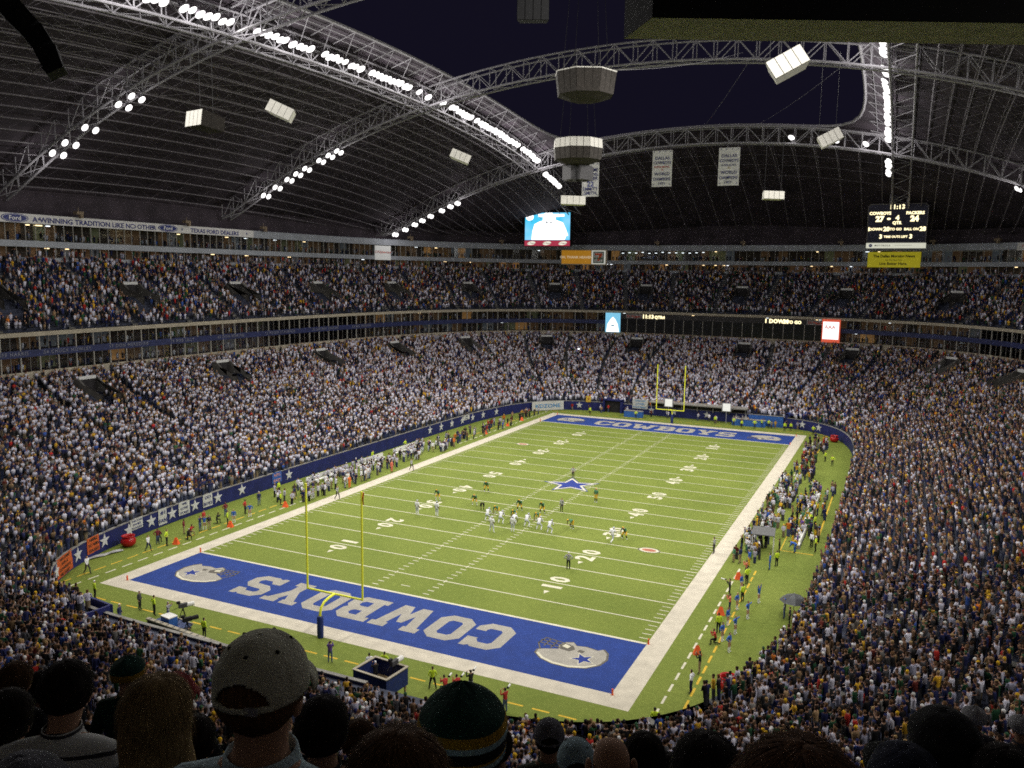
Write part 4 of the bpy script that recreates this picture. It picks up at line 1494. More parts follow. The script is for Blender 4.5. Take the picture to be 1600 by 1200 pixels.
for x, y, nm_, lb in ((-27.6, 100.5, 'lit_poster', 'lit sky blue poster at one end of the long black board'), (26.2, 100.7, 'lit_poster', 'lit white poster with red edges at the other end of the long black board')):
    u = u_of(x, y); p, t, n = ringpt(R_ONE, u * PERIM)
    P_ = thing(nm_, lb, 'poster', p + n * .62 + Vector((0, 0, 17.6)), math.atan2(-t.y, -t.x))
    if x < 0:
        flatboard(P_, 'panel', 3.9, 5.0, emis('poster_blue', (.22, .60, .85), .75), 0, 0, .3)
        vs, fs = poly_geo([[(-1.7, -2.45), (1.7, -2.45), (1.3, -.4), (.6, .9), (0, 1.5), (-.6, .9), (-1.4, -.4)]])
        mb = MB(); flat(mb, vs, fs, lambda a, b: (a, -.02, b)); mb.build('poster_figure', emis('poster_white', (1, 1, 1), 1.2), P_)
        mb = MB(); mb.box((0, -.05, -.8), (.8, .02, .35)); mb.build('poster_mark', emis('poster_teal', (.15, .4, .55), .5), P_)
    else:
        flatboard(P_, 'panel', 4.1, 5.4, emis('poster_red', (.8, .12, .06), .6), 0, 0, .3)
        mb = MB(); mb.box((0, -.03, .1), (3.6, .03, 4.1)); mb.build('poster_sheet', emis('poster_white', (1, 1, 1), 1.2), P_)
        btext(P_, 'AAA', -.2, .5, .85, emis('poster_ink', (.8, .2, .15), .5), -.07, .02)
        btext(P_, 'Texas', .2, -1.0, .6, emis('poster_ink2', (.5, .55, .7), .6), -.07, .0)

# ------------------------------------------------------------------ championship banners
def banner(x, y, ztop, w, h, lines, label):
    T = thing('hanging_banner', label, 'banner', (x, y, ztop), .06, 'white banners hung under the roof')
    mb = MB(); n = 6
    vs = []
    for j in range(n + 1):
        for i in range(5):
            vs.append(((i / 4 - .5) * w, .05 * math.sin(i * 1.7 + j), -h * j / n))
    fs = [(j * 5 + i, (j + 1) * 5 + i, (j + 1) * 5 + i + 1, j * 5 + i + 1) for j in range(n) for i in range(4)]
    mb.add(vs, fs); mb.build('cloth', mat('banner_cloth', (.84, .84, .80), .8, 0, .05, 1), T)
    for s, z, hh, m in lines:
        vs, fs = text_geo(s, hh, .012); wd = width(vs); k = min(1, w * .88 / wd)
        mb = MB(); flat(mb, vs, fs, lambda a, b: ((a - wd / 2) * k, -.12, z * h / 10 + b)); mb.build('lettering', m, T)
    for sx_, z in ((-.4, -.35), (-.14, -.35), (.14, -.35), (.4, -.35), (-.4, -9.4), (.4, -9.4)):
        pts = star_pts(.18); mb = MB()
        mb.add([(sx_ * w, -.12, z * h / 10)] + [(sx_ * w + a, -.12, z * h / 10 + b) for a, b in pts], [(0, 1 + i, 1 + (i + 1) % 10) for i in range(10)])
        mb.build('star', M_text_navy, T)
    mb = MB(); mb.bar((-w / 2, 0, .05), (w / 2, 0, .05), .06, 5); mb.bar((-w * .4, 0, 0), (-w * .4, 0, 2.4), .02, 3); mb.bar((w * .4, 0, 0), (w * .4, 0, 2.4), .02, 3)
    mb.build('rod', M_steel_dark, T)


rd = mat('banner_red', (.45, .03, .03), .7, 0, 0); gd = mat('banner_gold', (.45, .32, .04), .7, 0, 0)
NV = M_text_navy
banner(-7.9, 71, 56.6, 4.3, 7.6, [('DALLAS', -2.5, .62, NV), ('COWBOYS', -3.8, .62, NV), ('SUPER BOWL', -4.8, .40, rd), ('VI', -5.5, .36, rd), ('WORLD', -6.9, .62, NV), ('CHAMPIONS', -8.3, .62, NV), ('1971', -9.5, .55, NV)], 'white banner with red super bowl line, nearer the left floodlights')
banner(6.3, 71, 56.5, 4.3, 7.7, [('DALLAS', -2.5, .62, NV), ('COWBOYS', -3.8, .62, NV), ('SUPER BOWL', -4.8, .36, NV), ('XII', -5.5, .36, gd), ('WORLD', -6.9, .62, NV), ('CHAMPIONS', -8.3, .62, NV), ('1977', -9.5, .55, NV)], 'white banner with gold numeral, the one nearer the big scoreboard')
banner(-24.2, 71, 54.7, 3.9, 7.4, [('ALL-TIME', -2.6, .72, NV), ('LEADING', -3.9, .72, NV), ('RUSHER', -5.1, .72, NV), ('22', -7.0, 1.1, mat('banner_blue', (.03, .05, .3), .7, 0, 0)), ('EMMITT', -8.2, .7, NV), ('SMITH', -9.4, .7, NV)], 'white banner with a big blue 22, partly behind the octagonal speaker cluster')

# ------------------------------------------------------------------ hanging loudspeakers
M_spk = mat('white_speaker', (.72, .70, .64), .6, 0, .08, 2)
M_grille = mat('dark_grille', (.032, .027, .023), .8, 0, .3, 3)
M_spk_grey = mat('grey_speaker', (.06, .058, .062), .7, 0, .2, 3)


def speaker(loc, w, h, d, rz, tilt, roll, label, front=M_spk, side=M_spk, grp='white loudspeaker boxes hung under the roof'):
    T = thing('hanging_speaker', label, 'loudspeaker', loc, 0, grp)
    T.rotation_euler = (tilt, roll, rz)
    mb = MB()
    vs = [(-w / 2, -d / 2, -h / 2), (w / 2, -d / 2, -h / 2), (w / 2, -d / 2, h / 2), (-w / 2, -d / 2, h / 2), (-w * .42, d / 2, -h * .42), (w * .42, d / 2, -h * .42), (w * .42, d / 2, h * .42), (-w * .42, d / 2, h * .42)]
    mb.add(vs, [(4, 7, 6, 5), (0, 4, 5, 1), (1, 5, 6, 2), (2, 6, 7, 3), (3, 7, 4, 0)])
    mb.build('cabinet', side, T)
    n = 4
    for k in range(n):
        mb = MB(); mb.box((-w / 2 + w * (k + .5) / n, -d / 2 - .03, 0), (w / n - .05, .06, h - .04)); mb.build('front_panel', front, T)
    mb = MB()
    inv = T.rotation_euler.to_matrix().inverted()
    for sx_ in (-.4, .4):
        a = Vector((sx_ * w, 0, h * .42)); mb.bar(a, a + inv @ Vector((0, 0, 9.0)), .025, 3)
    mb.build('cable', M_black, T)
    return T


AZ = math.atan2(_F.x, _F.y)   # heading of the stand where the spectators sit
speaker((-20.36, -47.09, 43.85), 2.6, 1.5, 2.6, -.2, -.15, 0, 'loudspeaker box with dark side and white front, under the top left truss', M_spk, M_grille)
speaker((-18.73, -38.18, 46.25), 2.9, 1.3, 1.2, .25, -.25, .42, 'tilted white loudspeaker box nearest the long row of floodlights')
speaker((-16.82, -2.77, 46.09), 2.9, 1.25, 1.3, .35, -.2, .38, 'small tilted white loudspeaker box under the long row of floodlights, above the middle lamps')
speaker((32.41, -42.17, 45.48), 2.75, 1.55, 1.2, .35, -.35, -.50, 'largest tilted white loudspeaker box, before the middle arch truss')
speaker((31.96, 0.1, 46.46), 2.75, 1.45, 1.2, .35, -.2, -.48, 'tilted white loudspeaker box in front of the far arch truss lamps')
speaker((22.41, 22.82, 42.02), 3.1, 1.2, 1.5, .45, -.1, .02, 'level white loudspeaker box hanging between the scoreboard and the banners')
speaker((-4.64, 9.97, 40.82), 3.7, 1.3, 1.5, .45, -.1, .02, 'level white loudspeaker box hanging below the octagonal cluster')


def octa(loc, r, h, label, white_top):
    T = thing('speaker_cluster', label, 'loudspeaker cluster', loc, .45, 'octagonal speaker clusters hung over midfield')
    for k in range(8):
        a0, a1 = math.pi / 4 * (k - .5), math.pi / 4 * (k + .5)
        p0, p1 = Vector((math.cos(a0), math.sin(a0), 0)), Vector((math.cos(a1), math.sin(a1), 0))
        if white_top:
            zs = [(1.0, h * .5), (1.03, h * .05), (.98, -h * .5)]
            mats_ = [M_spk, M_grille]
        else:
            zs = [(1.0, h * .5), (.99, h * .44), (.90, -h * .5)]
            mats_ = [M_spk, M_grille]
        for j in range(2):
            mb = MB()
            (ra, za), (rb, zb) = zs[j], zs[j + 1]
            nse = 3
            for q in range(nse):
                f0, f1 = q / nse + .012, (q + 1) / nse - .012
                A, B = p0.lerp(p1, f0), p0.lerp(p1, f1)
                mb.add([tuple(A * r * ra + Vector((0, 0, za))), tuple(B * r * ra + Vector((0, 0, za))), tuple(B * r * rb + Vector((0, 0, zb + .03))), tuple(A * r * rb + Vector((0, 0, zb + .03)))], [(0, 3, 2, 1)])
            mb.build('rim_panel' if j == 0 else 'grille_panel', mats_[j], T)
    mb = MB(); mb.lathe([(.05, h * .62), (r * .98, h * .48), (r * .965, h * .4), (r * (.9 if not white_top else .96), -h * .47), (r * .5, -h * .68), (.05, -h * .7)], 8)
    for q in range(len(mb.v)):
        x, y, z = mb.v[q]; c, s = math.cos(math.pi / 8), math.sin(math.pi / 8); mb.v[q] = (x * c - y * s, x * s + y * c, z)
    mb.build('cabinet', [M_grille], T)
    mb = MB()
    for k in range(4):
        a = math.pi / 2 * k + .4
        mb.bar((r * .8 * math.cos(a), r * .8 * math.sin(a), h * .5), (r * .5 * math.cos(a), r * .5 * math.sin(a), h * .5 + 13), .03, 3)
    mb.build('cable', M_black, T)


octa((7.6, -18.48, 50.85), 3.6, 2.5, 'upper octagonal speaker cluster, dark with a thin pale rim, before the night sky', False)
octa((-2.62, 6.32, 47.6), 3.6, 2.9, 'lower octagonal speaker cluster with a broad white rim', True)
T = thing('speaker_cluster', 'grey box cluster of loudspeakers under the white rimmed octagon', 'loudspeaker cluster', (-3.13, 7.89, 44.55), .45)
for k in range(4):
    a = k * math.pi / 2 + .55
    mb = MB(); mb.box((math.cos(a) * 1.25, math.sin(a) * 1.25, 0), (1.6, 2.1, 2.0), 0, a); mb.build('cabinet', M_spk_grey, T)
mb = MB(); mb.bar((0, 0, .9), (0, 0, 2.2), .2, 6); mb.build('hanger', M_black, T)

# near hanging things over the upper tier
hb_u = Vector((.905, .426, 0)).normalized(); hb_n = Vector((-hb_u.y, hb_u.x, 0))
T = thing('hanging_board', 'black board hung under the roof, underside coloured olive for light off the field', 'hanging board', Vector((40.0, -82.2, 36.9)), math.atan2(hb_u.y, hb_u.x))
mb = MB()
vs = [(-6.3, -1.05, 0), (7.5, -1.05, 0), (7.5, 1.05, 0), (-6.8, 1.05, 0), (-6.3, -1.05, 4), (7.5, -1.05, 4), (7.5, 1.05, 4), (-6.8, 1.05, 4)]
mb.add(vs, [(4, 5, 6, 7), (0, 1, 5, 4), (1, 2, 6, 5), (2, 3, 7, 6), (3, 0, 4, 7)]); mb.build('case', M_black, T)
mb = MB(); mb.add([(-6.3, -1.05, -.01), (7.5, -1.05, -.01), (7.5, 1.05, -.01), (-6.8, 1.05, -.01)], [(3, 2, 1, 0)]); mb.build('underside', mat('bounce_tint_underside', (.66, .66, .38), .8, 0, .2, 1.5), T)  # olive tint is light bounced off the field, put into the colour
mb = MB()
for dx in (-6.5, -6.2): mb.bar((dx, 0, 3.9), (dx, 0, 6.5), .03, 4)
mb.build('cable', M_black, T)
T = thing('line_array_speaker', 'black curved line of loudspeakers hanging at the top left corner', 'loudspeaker')
pts = [Vector((11.55, -88.6, 39.35)), Vector((12.05, -88.4, 38.75)), Vector((12.55, -88.2, 38.2)), Vector((12.95, -88.05, 37.6)), Vector((13.15, -87.95, 37.0)), Vector((13.3, -87.9, 36.75))]
for k in range(5):
    a, b = pts[k], pts[k + 1]
    mb = MB(); d = (b - a).normalized(); mb.bar(a, a + (b - a) * .93, .62 - .03 * k, 4, 0, .56 - .03 * k); mb.build('cabinet', M_black, T)
mb = MB(); mb.bar(pts[0], pts[0] + Vector((0, 0, 4)), .04, 4); mb.build('cable', M_black, T)
speaker((15.9, -51.7, 48.9), 2.3, 2.2, 1.4, .4, 0, 0, 'dark loudspeaker box hanging against the night sky at the top', M_black, M_black, 'dark boxes at the top')
# small camera pods on the roof edge
mbp = MB(); mbp.box((0, 0, 0), (1.3, .9, .5)); mbp.bar((0, 0, .2), (0, 0, .9), .06, 4); mbp.box((.2, -.3, -.55), (.5, .6, .6))
pod_me = mbp.mesh('edge_spotlight', mat('pod_tan', (.20, .15, .10), .7, 0, .3, 4))
for x, y, lb in ((-86, -11.5, 'just above the second word of the ribbon board'), (-86, 12, 'beside the second blue oval'), (-85.6, 33, 'just past the end of the ribbon board'), (-78, 80, 'beside the small white sign'), (-62, 103, 'left of the video screen'), (-21, 117, 'right of the orange sign'), (2, 117.5, 'above the far end middle'), (26, 117, 'left of the big scoreboard'), (47, 113, 'right of the big scoreboard'), (60, 106, 'over the far corner by the gold bench stand')):
    u = u_two(x, y); p, t, n = ringpt(R_TWO, u * PERIM)
    tag(link('edge_spotlight', pod_me, None, p + n * .9 + Vector((0, 0, 38.9)), math.atan2(-t.y, -t.x)), 'small tan roof edge pod ' + lb, 'spotlight pod', 'spotlight pods under the roof edge')
# thin wires across the opening
for k, (a, b, lb) in enumerate((((17, 23, 63.2), (7.6, -18.5, 52.5), 'thin steel cable from the octagonal cluster to the middle truss'), ((34, 20, 61.5), (10, 73, 60.5), 'thin steel cable crossing the dark sky below the middle truss'), ((30, -10, 64), (0, 73, 61), 'long thin cable crossing behind the tilted box'))):
    mb = MB(); n = 14
    mb.tube([Vector(a).lerp(Vector(b), i / n) - Vector((0, 0, .8 * 4 * (i / n) * (1 - i / n))) for i in range(n + 1)], .022, 3)
    tag(mb.build('steel_cable', M_steel), lb, 'cable', 'cables over the field')

# ------------------------------------------------------------------ goalposts
def goalpost(s, label):
    T = thing('goalpost', label, 'goalpost', (0, s * (E0 + 1.95), 0), 0 if s < 0 else math.pi, 'goalposts')
    mb = MB(); mb.tube([(0, 0, 0), (0, 0, 2.0), (0, .12, 2.5), (0, .55, 2.85), (0, 1.2, 3.0), (0, 1.9, 3.05)], .11, 10); mb.build('neck', M_yellow, T, True)
    mb = MB(); mb.bar((-2.86, 1.95, 3.05), (2.86, 1.95, 3.05), .085, 10); mb.build('crossbar', M_yellow, T)
    for sx_ in (-1, 1):
        mb = MB(); mb.bar((sx_ * 2.82, 1.95, 3.05), (sx_ * 2.82, 1.95, 12.2), .09, 8); u = mb.build('upright', M_yellow, T)
        if s < 0:
            mb = MB(); n = 5
            vs = []
            for j in range(n + 1):
                for i in (0, 1): vs.append((sx_ * 2.82 + (.06 + .14 * i if True else 0) + .03 * math.sin(j), 1.95 + .05 * math.cos(j * 1.3), 12.15 - 1.05 * j / n))
            vs2 = [(x, y + .012, z) for x, y, z in vs]
            fs = [(j * 2, j * 2 + 2, j * 2 + 3, j * 2 + 1) for j in range(n)]
            if sx_ > 0:
                mb.add(vs, fs); mb.add(vs2, [f[::-1] for f in fs]); mb.build('wind_ribbon', M_orange, T)
    mb = MB(); mb.lathe([(.26, .03), (.27, .2), (.27, 1.75), (.22, 1.85), (.13, 1.87)], 14); mb.build('pad', M_pad, T, True)


goalpost(-1, 'yellow goalpost standing behind the near end zone, orange ribbon on its right upright')
goalpost(1, 'yellow goalpost standing behind the far end zone')

# pylons
mb = MB(); mb.box((0, 0, .23), (.11, .11, .46)); mb.box((0, 0, .02), (.16, .16, .04)); py_me = mb.mesh('pylon', M_orange)
for x, y, lb in ((-1, -60, 'near end line corner by the first white helmet sideline'), (-1, -50, 'near goal line on the white bench sideline'), (1, -60, 'near end line corner beside the gold sideline helmet'), (1, -50, 'near goal line on the gold bench sideline'),
                 (-1, 60, 'far end line corner on the white bench sideline'), (-1, 50, 'far goal line on the white bench sideline'), (1, 60, 'far end line corner on the gold bench sideline'), (1, 50, 'far goal line on the gold bench sideline')):
    tag(link('pylon', py_me, None, (x * (HW + .12), y * YD + (0 if abs(y) == 50 else math.copysign(.12, y)), 0)), 'orange pylon at the ' + lb, 'pylon', 'orange pylons at the corners of the end zones')
# orange yard markers along the bench sides
mb = MB(); mb.add([(-.35, -.25, 0), (.35, -.25, 0), (.35, .25, 0), (-.35, .25, 0), (-.12, 0, .75), (.12, 0, .75)], [(0, 1, 5, 4), (1, 2, 5), (2, 3, 4, 5), (3, 0, 4), (3, 2, 1, 0)]); ym_me = mb.mesh('yard_marker', M_orange)
for x, y, lb in ((-28.8, -45.0, 'beside the near red kettle'), (-28.1, -37.6, 'by the 10-yard line, white bench side'), (-28.1, -28.0, 'by the 20-yard line, white bench side'), (28.5, -45.7, 'before the near cheerleaders'), (28.6, -36.9, 'by the 10-yard line, gold bench side'), (28.4, -27.2, 'by the 20-yard line, gold bench side'), (-28.1, 44.5, 'by the far goal line, white bench side'), (-28.0, 37.5, 'by the far 10-yard line, white bench side'), (-28, 28, 'by the far 20-yard line, white bench side')):
    tag(link('yard_marker', ym_me, None, (x, y, 0), .3), 'orange wedge yard marker on the grass ' + lb, 'yard marker', 'orange yard markers')

# red kettles
for x, y, lb in ((-32.7, -47.9, 'big glossy red kettle by the wall in the near left corner'), (31.9, -50.8, 'big glossy red kettle by the near right crowd'), (31.4, 52.6, 'big glossy red kettle in the far corner by the gold bench side')):
    T = thing('giant_kettle', lb, 'kettle', (x, y, 0), 0, 'giant red kettles'); T.scale = (.62, .62, .62)
    mb = MB(); mb.lathe([(.05, .02), (.75, .10), (1.18, .5), (1.28, .95), (1.15, 1.4), (.92, 1.66), (.88, 1.72)], 24); mb.build('pot', M_red, T, True)
    mb = MB(); mb.lathe([(.88, 1.70), (1.08, 1.86), (1.12, 1.96), (1.02, 1.98), (.86, 1.84), (.84, 1.4)], 24); mb.build('rim', M_red, T, True)
    mb = MB(); mb.lathe([(.84, 1.45), (.01, 1.44)], 24); mb.build('inside', M_dark, T)

# ------------------------------------------------------------------ banners and paper signs on the wall
M_paper = mat('white_paper', (.50, .50, .49), .8, 0, .05, 2); M_opaper = mat('orange_paper', (.46, .09, .02), .7, 0, .12, 1.5)


def wall_sign(px, py, w, h, z, m, lines, ink, label, lift=.10):
    p, t, n, u = wall_frame(px, py)
    T = thing('cloth_sign', label, 'sign', p + n * lift + Vector((0, 0, z)), math.atan2(-t.y, -t.x), 'signs tied to the field wall')
    mb = MB(); nx_, nz_ = 6, 3
    vs = [((i / nx_ - .5) * w, .03 * math.sin(i * 1.9 + j), (j / nz_ - .5) * h) for j in range(nz_ + 1) for i in range(nx_ + 1)]
    fs = [(j * 7 + i, j * 7 + i + 1, (j + 1) * 7 + i + 1, (j + 1) * 7 + i) for j in range(nz_) for i in range(nx_)]
    mb.add(vs, fs); mb.build('sheet', m, T)
    nL = len(lines)
    for k, s in enumerate(lines):
        hh = h / (nL + .6) * .62
        vs, fs = text_geo(s, hh, .02); wd = width(vs); q = min(1.3, w * .88 / wd)
        mb = MB(); flat(mb, vs, fs, lambda a, b: ((a - wd / 2) * q, -.05, h / 2 - h / nL * (k + .5) - hh / 2 + b)); mb.build('lettering', ink, T)


wall_sign(-29.6, -62.6, 2.9, 1.5, 1.1, M_opaper, ['GO COWBOYS', 'DEFENSE'], M_text_black, 'orange sign nearest the near end, left of a white star')
wall_sign(-33.3, -58.4, 3.7, 2.0, 1.15, M_opaper, ['WE CAME', 'FOR A', 'COWBOYS', 'VICTORY'], M_text_black, 'largest orange sign with black lettering on the navy wall')
wall_sign(-35.2, -52.6, 2.0, 1.7, 1.35, M_opaper, ['HERE', 'TO WIN', 'TONIGHT'], M_text_black, 'square orange sign between two white stars')
wall_sign(-36.2, -45.4, 1.9, 1.2, 1.5, M_paper, ['THE STAR', 'SHINES', 'TONIGHT'], M_text_navy, 'small white paper sign left of the near red kettle', .12)
wall_sign(-36.5, -41.2, 1.3, 1.9, 1.2, M_paper, ['#1', 'FAN'], M_text_navy, 'tall white paper sign right of the near red kettle')
wall_sign(-36.75, -37.6, 1.8, 1.6, 1.3, M_paper, ['WE', 'LOVE', 'TONY'], M_text_navy, 'white paper sign between two stars, level with the 10-yard line')
wall_sign(-36.9, -33.6, 1.6, 1.6, 1.25, M_paper, ['GO', 'BOYS'], M_text_navy, 'white paper sign right of the wordier one, before the 15-yard line')
wall_sign(-37, -20.5, 1.9, 1.5, 1.3, mat('blue_sign', (.04, .10, .35), .6, 0, .1), ['NFC', 'EAST'], mat('pink_ink', (.6, .3, .3), .6, 0, 0), 'bright blue sign on the navy wall level with the 30-yard line')
wall_sign(-30.8, 61.0, 7.6, 2.0, 1.15, M_paper, ['KDZONE'], mat('aqua_ink', (.06, .22, .45), .6, 0, .1), 'long white banner with blue lettering in the far left corner', 1.15)
wall_sign(-9.0, 64.5, 3.4, 2.1, 2.3, M_paper, ['DALLAS', 'LOVES', 'FOOTBALL'], mat('aqua_ink', (.06, .22, .45), .6, 0, .1), 'white square sign above the far wall between two stars', .2)
wall_sign(-20.8, 64.5, 1.1, 1.4, 2.6, mat('gold_sign', (.6, .40, .05), .6, 0, .1), ['1'], rd, 'small gold sign above the far wall near the corner', .2)
wall_sign(-36.8, 34.5, 2.3, .9, 1.5, M_paper, ['STAR', 'FANS'], M_text_navy, 'small white sign on the navy wall near the far 15-yard line')
# fallen white banner on the grass below the wall in the near corner
mb = MB(); vs = []
for j in range(9):
    for i in range(4):
        tt = j / 8
        vs.append((-33.4 + 1.0 * tt + i * .22 - .1, -54.6 + 5.4 * tt, .03 + .14 * abs(math.sin(j * 1.1 + i * 1.4))))
mb.add(vs, [(j * 4 + i, j * 4 + i + 1, (j + 1) * 4 + i + 1, (j + 1) * 4 + i) for j in range(8) for i in range(3)])
tag(mb.build('fallen_banner', mat('grubby_cloth', (.34, .34, .34), .9, 0, .3, 3)), 'crumpled white banner lying on the grass below the square orange sign', 'banner')

# far end: tunnel mouths, flat roof of the end seats, blue tables
def boxthing(name, label, cat, loc, rz, pieces, group=None):
    T = thing(name, label, cat, loc, rz, group)
    for (pn, c, d, m) in pieces:
        mb = MB(); mb.box(c, d); mb.build(pn, m, T)
    return T


M_tblue = mat('blue_tarp', (.03, .11, .38), .6, 0, .15, 2)
for x, lb in ((-15.0, 'dark tunnel mouth in the far wall near the white banner corner'), (23.6, 'dark tunnel mouth in the far wall near the gold bench corner')):
    boxthing('tunnel', lb, 'tunnel', (x, 64.3, 0), 0, [('opening', (0, .05, 1.25), (3.6, .5, 2.5), M_dark), ('side_wall', (-2.0, -.2, 1.4), (.4, 1.4, 2.8), M_blue), ('side_wall', (2.0, -.2, 1.4), (.4, 1.4, 2.8), M_blue), ('lintel', (0, -.2, 2.75), (4.4, 1.4, .3), M_blue)], 'tunnels in the far wall')
boxthing('field_suites', 'low dark row of field level boxes with a pale roof edge behind the far goalpost', 'field boxes', (3.6, 65.4, 0), 0, [('roof_edge', (0, -1.0, 3.1), (20.5, 3.2, .22), M_conc), ('opening', (0, -.6, 2.3), (20, .5, 1.35), M_dark)] + [('post', (k * 3.3 - 10, -1.4, 2.4), (.18, .18, 1.3), M_conc) for k in range(7)])
for x, y, w, lb in ((-9.2, 60.4, 3.9, 'blue covered table with cameras, behind the far end line near the white square sign'), (14.5, 61.9, 6.5, 'long blue covered platform behind the far end line'), (17.6, 63.2, 6.8, 'bright blue backdrop board by the far tunnel')):
    hh = 1.3 if y < 63 else 2.2
    boxthing('covered_table', lb, 'table', (x, y, 0), 0, [('cloth_cover', (0, 0, hh / 2), (w, 1.3 if hh < 2 else .3, hh), M_tblue), ('table_top', (0, 0, hh + .03), (w + .1, 1.4 if hh < 2 else .4, .06), M_conc)], 'blue covered tables and boards behind the far end line')
for x, lb in ((4.2, 'white lit number board on a stand left of the far goalpost neck'), (12.0, 'white lit play clock board right of the far goalpost')):
    T = boxthing('play_clock', lb, 'play clock', (x - 6.5 if x < 5 else x - 2.2, 62.6, 0), 0, [('stand', (0, .1, 1.5), (.12, .12, 3.0), M_steel), ('board', (0, 0, 3.3), (1.5, .2, 1.5), emis('clock_white', (.9, .9, .85), .55)), ('frame', (0, .12, 3.3), (1.9, .1, 1.8), M_steel)], 'play clock boards behind the far end line')
T = thing('camera_flash', 'bright white camera flash among the far lower crowd', 'flash', (-32.4, 88, 11.3))
mb = MB(); mb.lathe([(.01, -.22), (.2, -.12), (.26, 0), (.2, .12), (.01, .22)], 12); mb.build('flash_lamp', emis('flash', (.9, .97, 1), 30), T)

# ------------------------------------------------------------------ near end: camera platforms, barrier, umbrella
T = thing('camera_platform', 'blue walled camera platform on wooden legs behind the near end line', 'camera platform', (9.9, -62.7, 0), -.1)
for c, d, nm_ in (((0, -1.15, 1.5), (3.0, .08, 1.3), 'side_panel'), ((0, 1.15, 1.5), (3.0, .08, 1.3), 'side_panel'), ((-1.46, 0, 1.5), (.08, 2.22, 1.3), 'side_panel'), ((1.46, 0, 1.5), (.08, 2.22, 1.3), 'side_panel')):
    mb = MB(); mb.box(c, d); mb.build(nm_, M_pad, T)
mb = MB(); mb.box((0, 0, .95), (2.84, 2.22, .1)); mb.build('floor_board', mat('plywood', (.30, .22, .12), .8, 0, .25, 3), T)
for c, d in (((0, -1.15, 2.18), (3.1, .2, .06)), ((0, 1.15, 2.18), (3.1, .2, .06)), ((-1.46, 0, 2.18), (.2, 2.1, .06)), ((1.46, 0, 2.18), (.2, 2.1, .06))):
    mb = MB(); mb.box(c, d); mb.build('top_rail', M_beige, T)
for sx_ in (-1.35, 1.35):
    for sy in (-1.05, 1.05):
        mb = MB(); mb.box((sx_, sy, .45), (.12, .12, .9)); mb.build('leg', mat('plywood', (.30, .22, .12), .8, 0, .25, 3), T)


def tv_camera(loc, rz, label, white=False):
    T = thing('television_camera', label, 'camera', loc, rz, 'television cameras')
    bm_ = M_spk_grey if white else M_black
    mb = MB(); mb.box((0, 0, 1.55), (.28, .7, .34)); mb.build('body', bm_, T)
    mb = MB(); mb.lathe([(.001, 0), (.16, 0), (.19, .55), (.17, .6), (.001, .58)], 12)
    mb.v = [(x, .3 + z, 1.55 + y) for x, y, z in mb.v]; mb.build('lens', M_white if white else M_black, T)
    mb = MB(); mb.box((-.05, -.35, 1.85), (.2, .28, .18)); mb.build('viewfinder', M_black, T)
    mb = MB()
    for k in range(3):
        a = k * 2.094 + .5; mb.bar((0, 0, 1.35), (.55 * math.cos(a), .55 * math.sin(a), 0), .03, 5)
    mb.bar((0, 0, 1.1), (0, 0, 1.4), .06, 6); mb.bar((0, -.3, 1.5), (.1, -.9, 1.3), .02, 4); mb.build('tripod', M_black, T)
    return T


tv_camera((10.7, -62.2, 1.0), -.1, 'black television camera with white lens hood on the blue platform', True)
T = thing('camera_cart', 'low camera cart with a blue case and beige edges beside the near end line', 'camera cart', (-12.2, -61.3, 0), -.15)
for pn, c, d, m in (('deck', (0, 0, .42), (3.4, 2.2, .12), mat('deck_blue', (.05, .07, .16), .7, 0, .2, 2)), ('edge_rail', (0, -1.12, .5), (3.5, .1, .14), M_beige), ('edge_rail', (0, 1.12, .5), (3.5, .1, .14), M_beige), ('case', (.55, -.25, .93), (1.1, .8, .9), M_tblue), ('case_lid', (.55, -.25, 1.42), (1.14, .84, .08), M_white)):
    mb = MB(); mb.box(c, d); mb.build(pn, m, T)
for sx_ in (-1.3, 1.3):
    for sy in (-1, 1):
        mb = MB(); mb.bar((sx_, sy * .95, .18), (sx_, sy * 1.08, .18), .18, 12); mb.build('wheel', M_black, T)
tv_camera((-11.2, -60.6, .48), -.5, 'grey television camera aimed at the field from the low cart', True)
tv_camera((-9.6, -61.7, 0), -.4, 'black television camera on a tripod right of the low cart')
# barrier with a pale cap along the sunken walk at the near end
T = thing('end_barrier', 'long low barrier with a pale cap along the near end line', 'barrier')
a, b = Vector((-13.5, -62.2, 0)), Vector((5.5, -64.2, 0))
d = (b - a); ang = math.atan2(d.y, d.x); m_ = (a + b) / 2
mb = MB(); mb.box((m_.x, m_.y, .5), (d.length, .18, 1.0), 0, ang); mb.build('panel', mat('barrier_dark', (.04, .04, .05), .7, 0, .3, 2), T)
mb = MB(); mb.box((m_.x, m_.y, 1.06), (d.length + .1, .34, .1), 0, ang); mb.build('cap', M_beige, T)
for k in range(26):
    p = a.lerp(b, (k + .5) / 26); mb = MB() if k == 0 else mb
    if k == 0:
        mb = MB(); mb.box((0, 0, 0), (.10, .24, .05)); cap_tile = mb.mesh('cap_block', M_conc)
    link('cap_block', cap_tile, T, p + Vector((0, 0, 1.13)), ang)
T = thing('gate_wall', 'dark navy gate wall at the open end of the near seats', 'wall', (-17.5, -63.6, 0), -.12)
for c, d in (((0, 0, 1.2), (3.6, .2, 2.4)), ((1.7, -1.4, 1.2), (.2, 2.8, 2.4)), ((-2.6, -2.2, 1.0), (5.0, .2, 2.0))):
    mb = MB(); mb.box(c, d); mb.build('panel', M_blue, T)
T = thing('umbrella', 'big grey umbrella open over the sideline by the gold bench crowd', 'umbrella', (34.5, -34.6, -.35), .2)
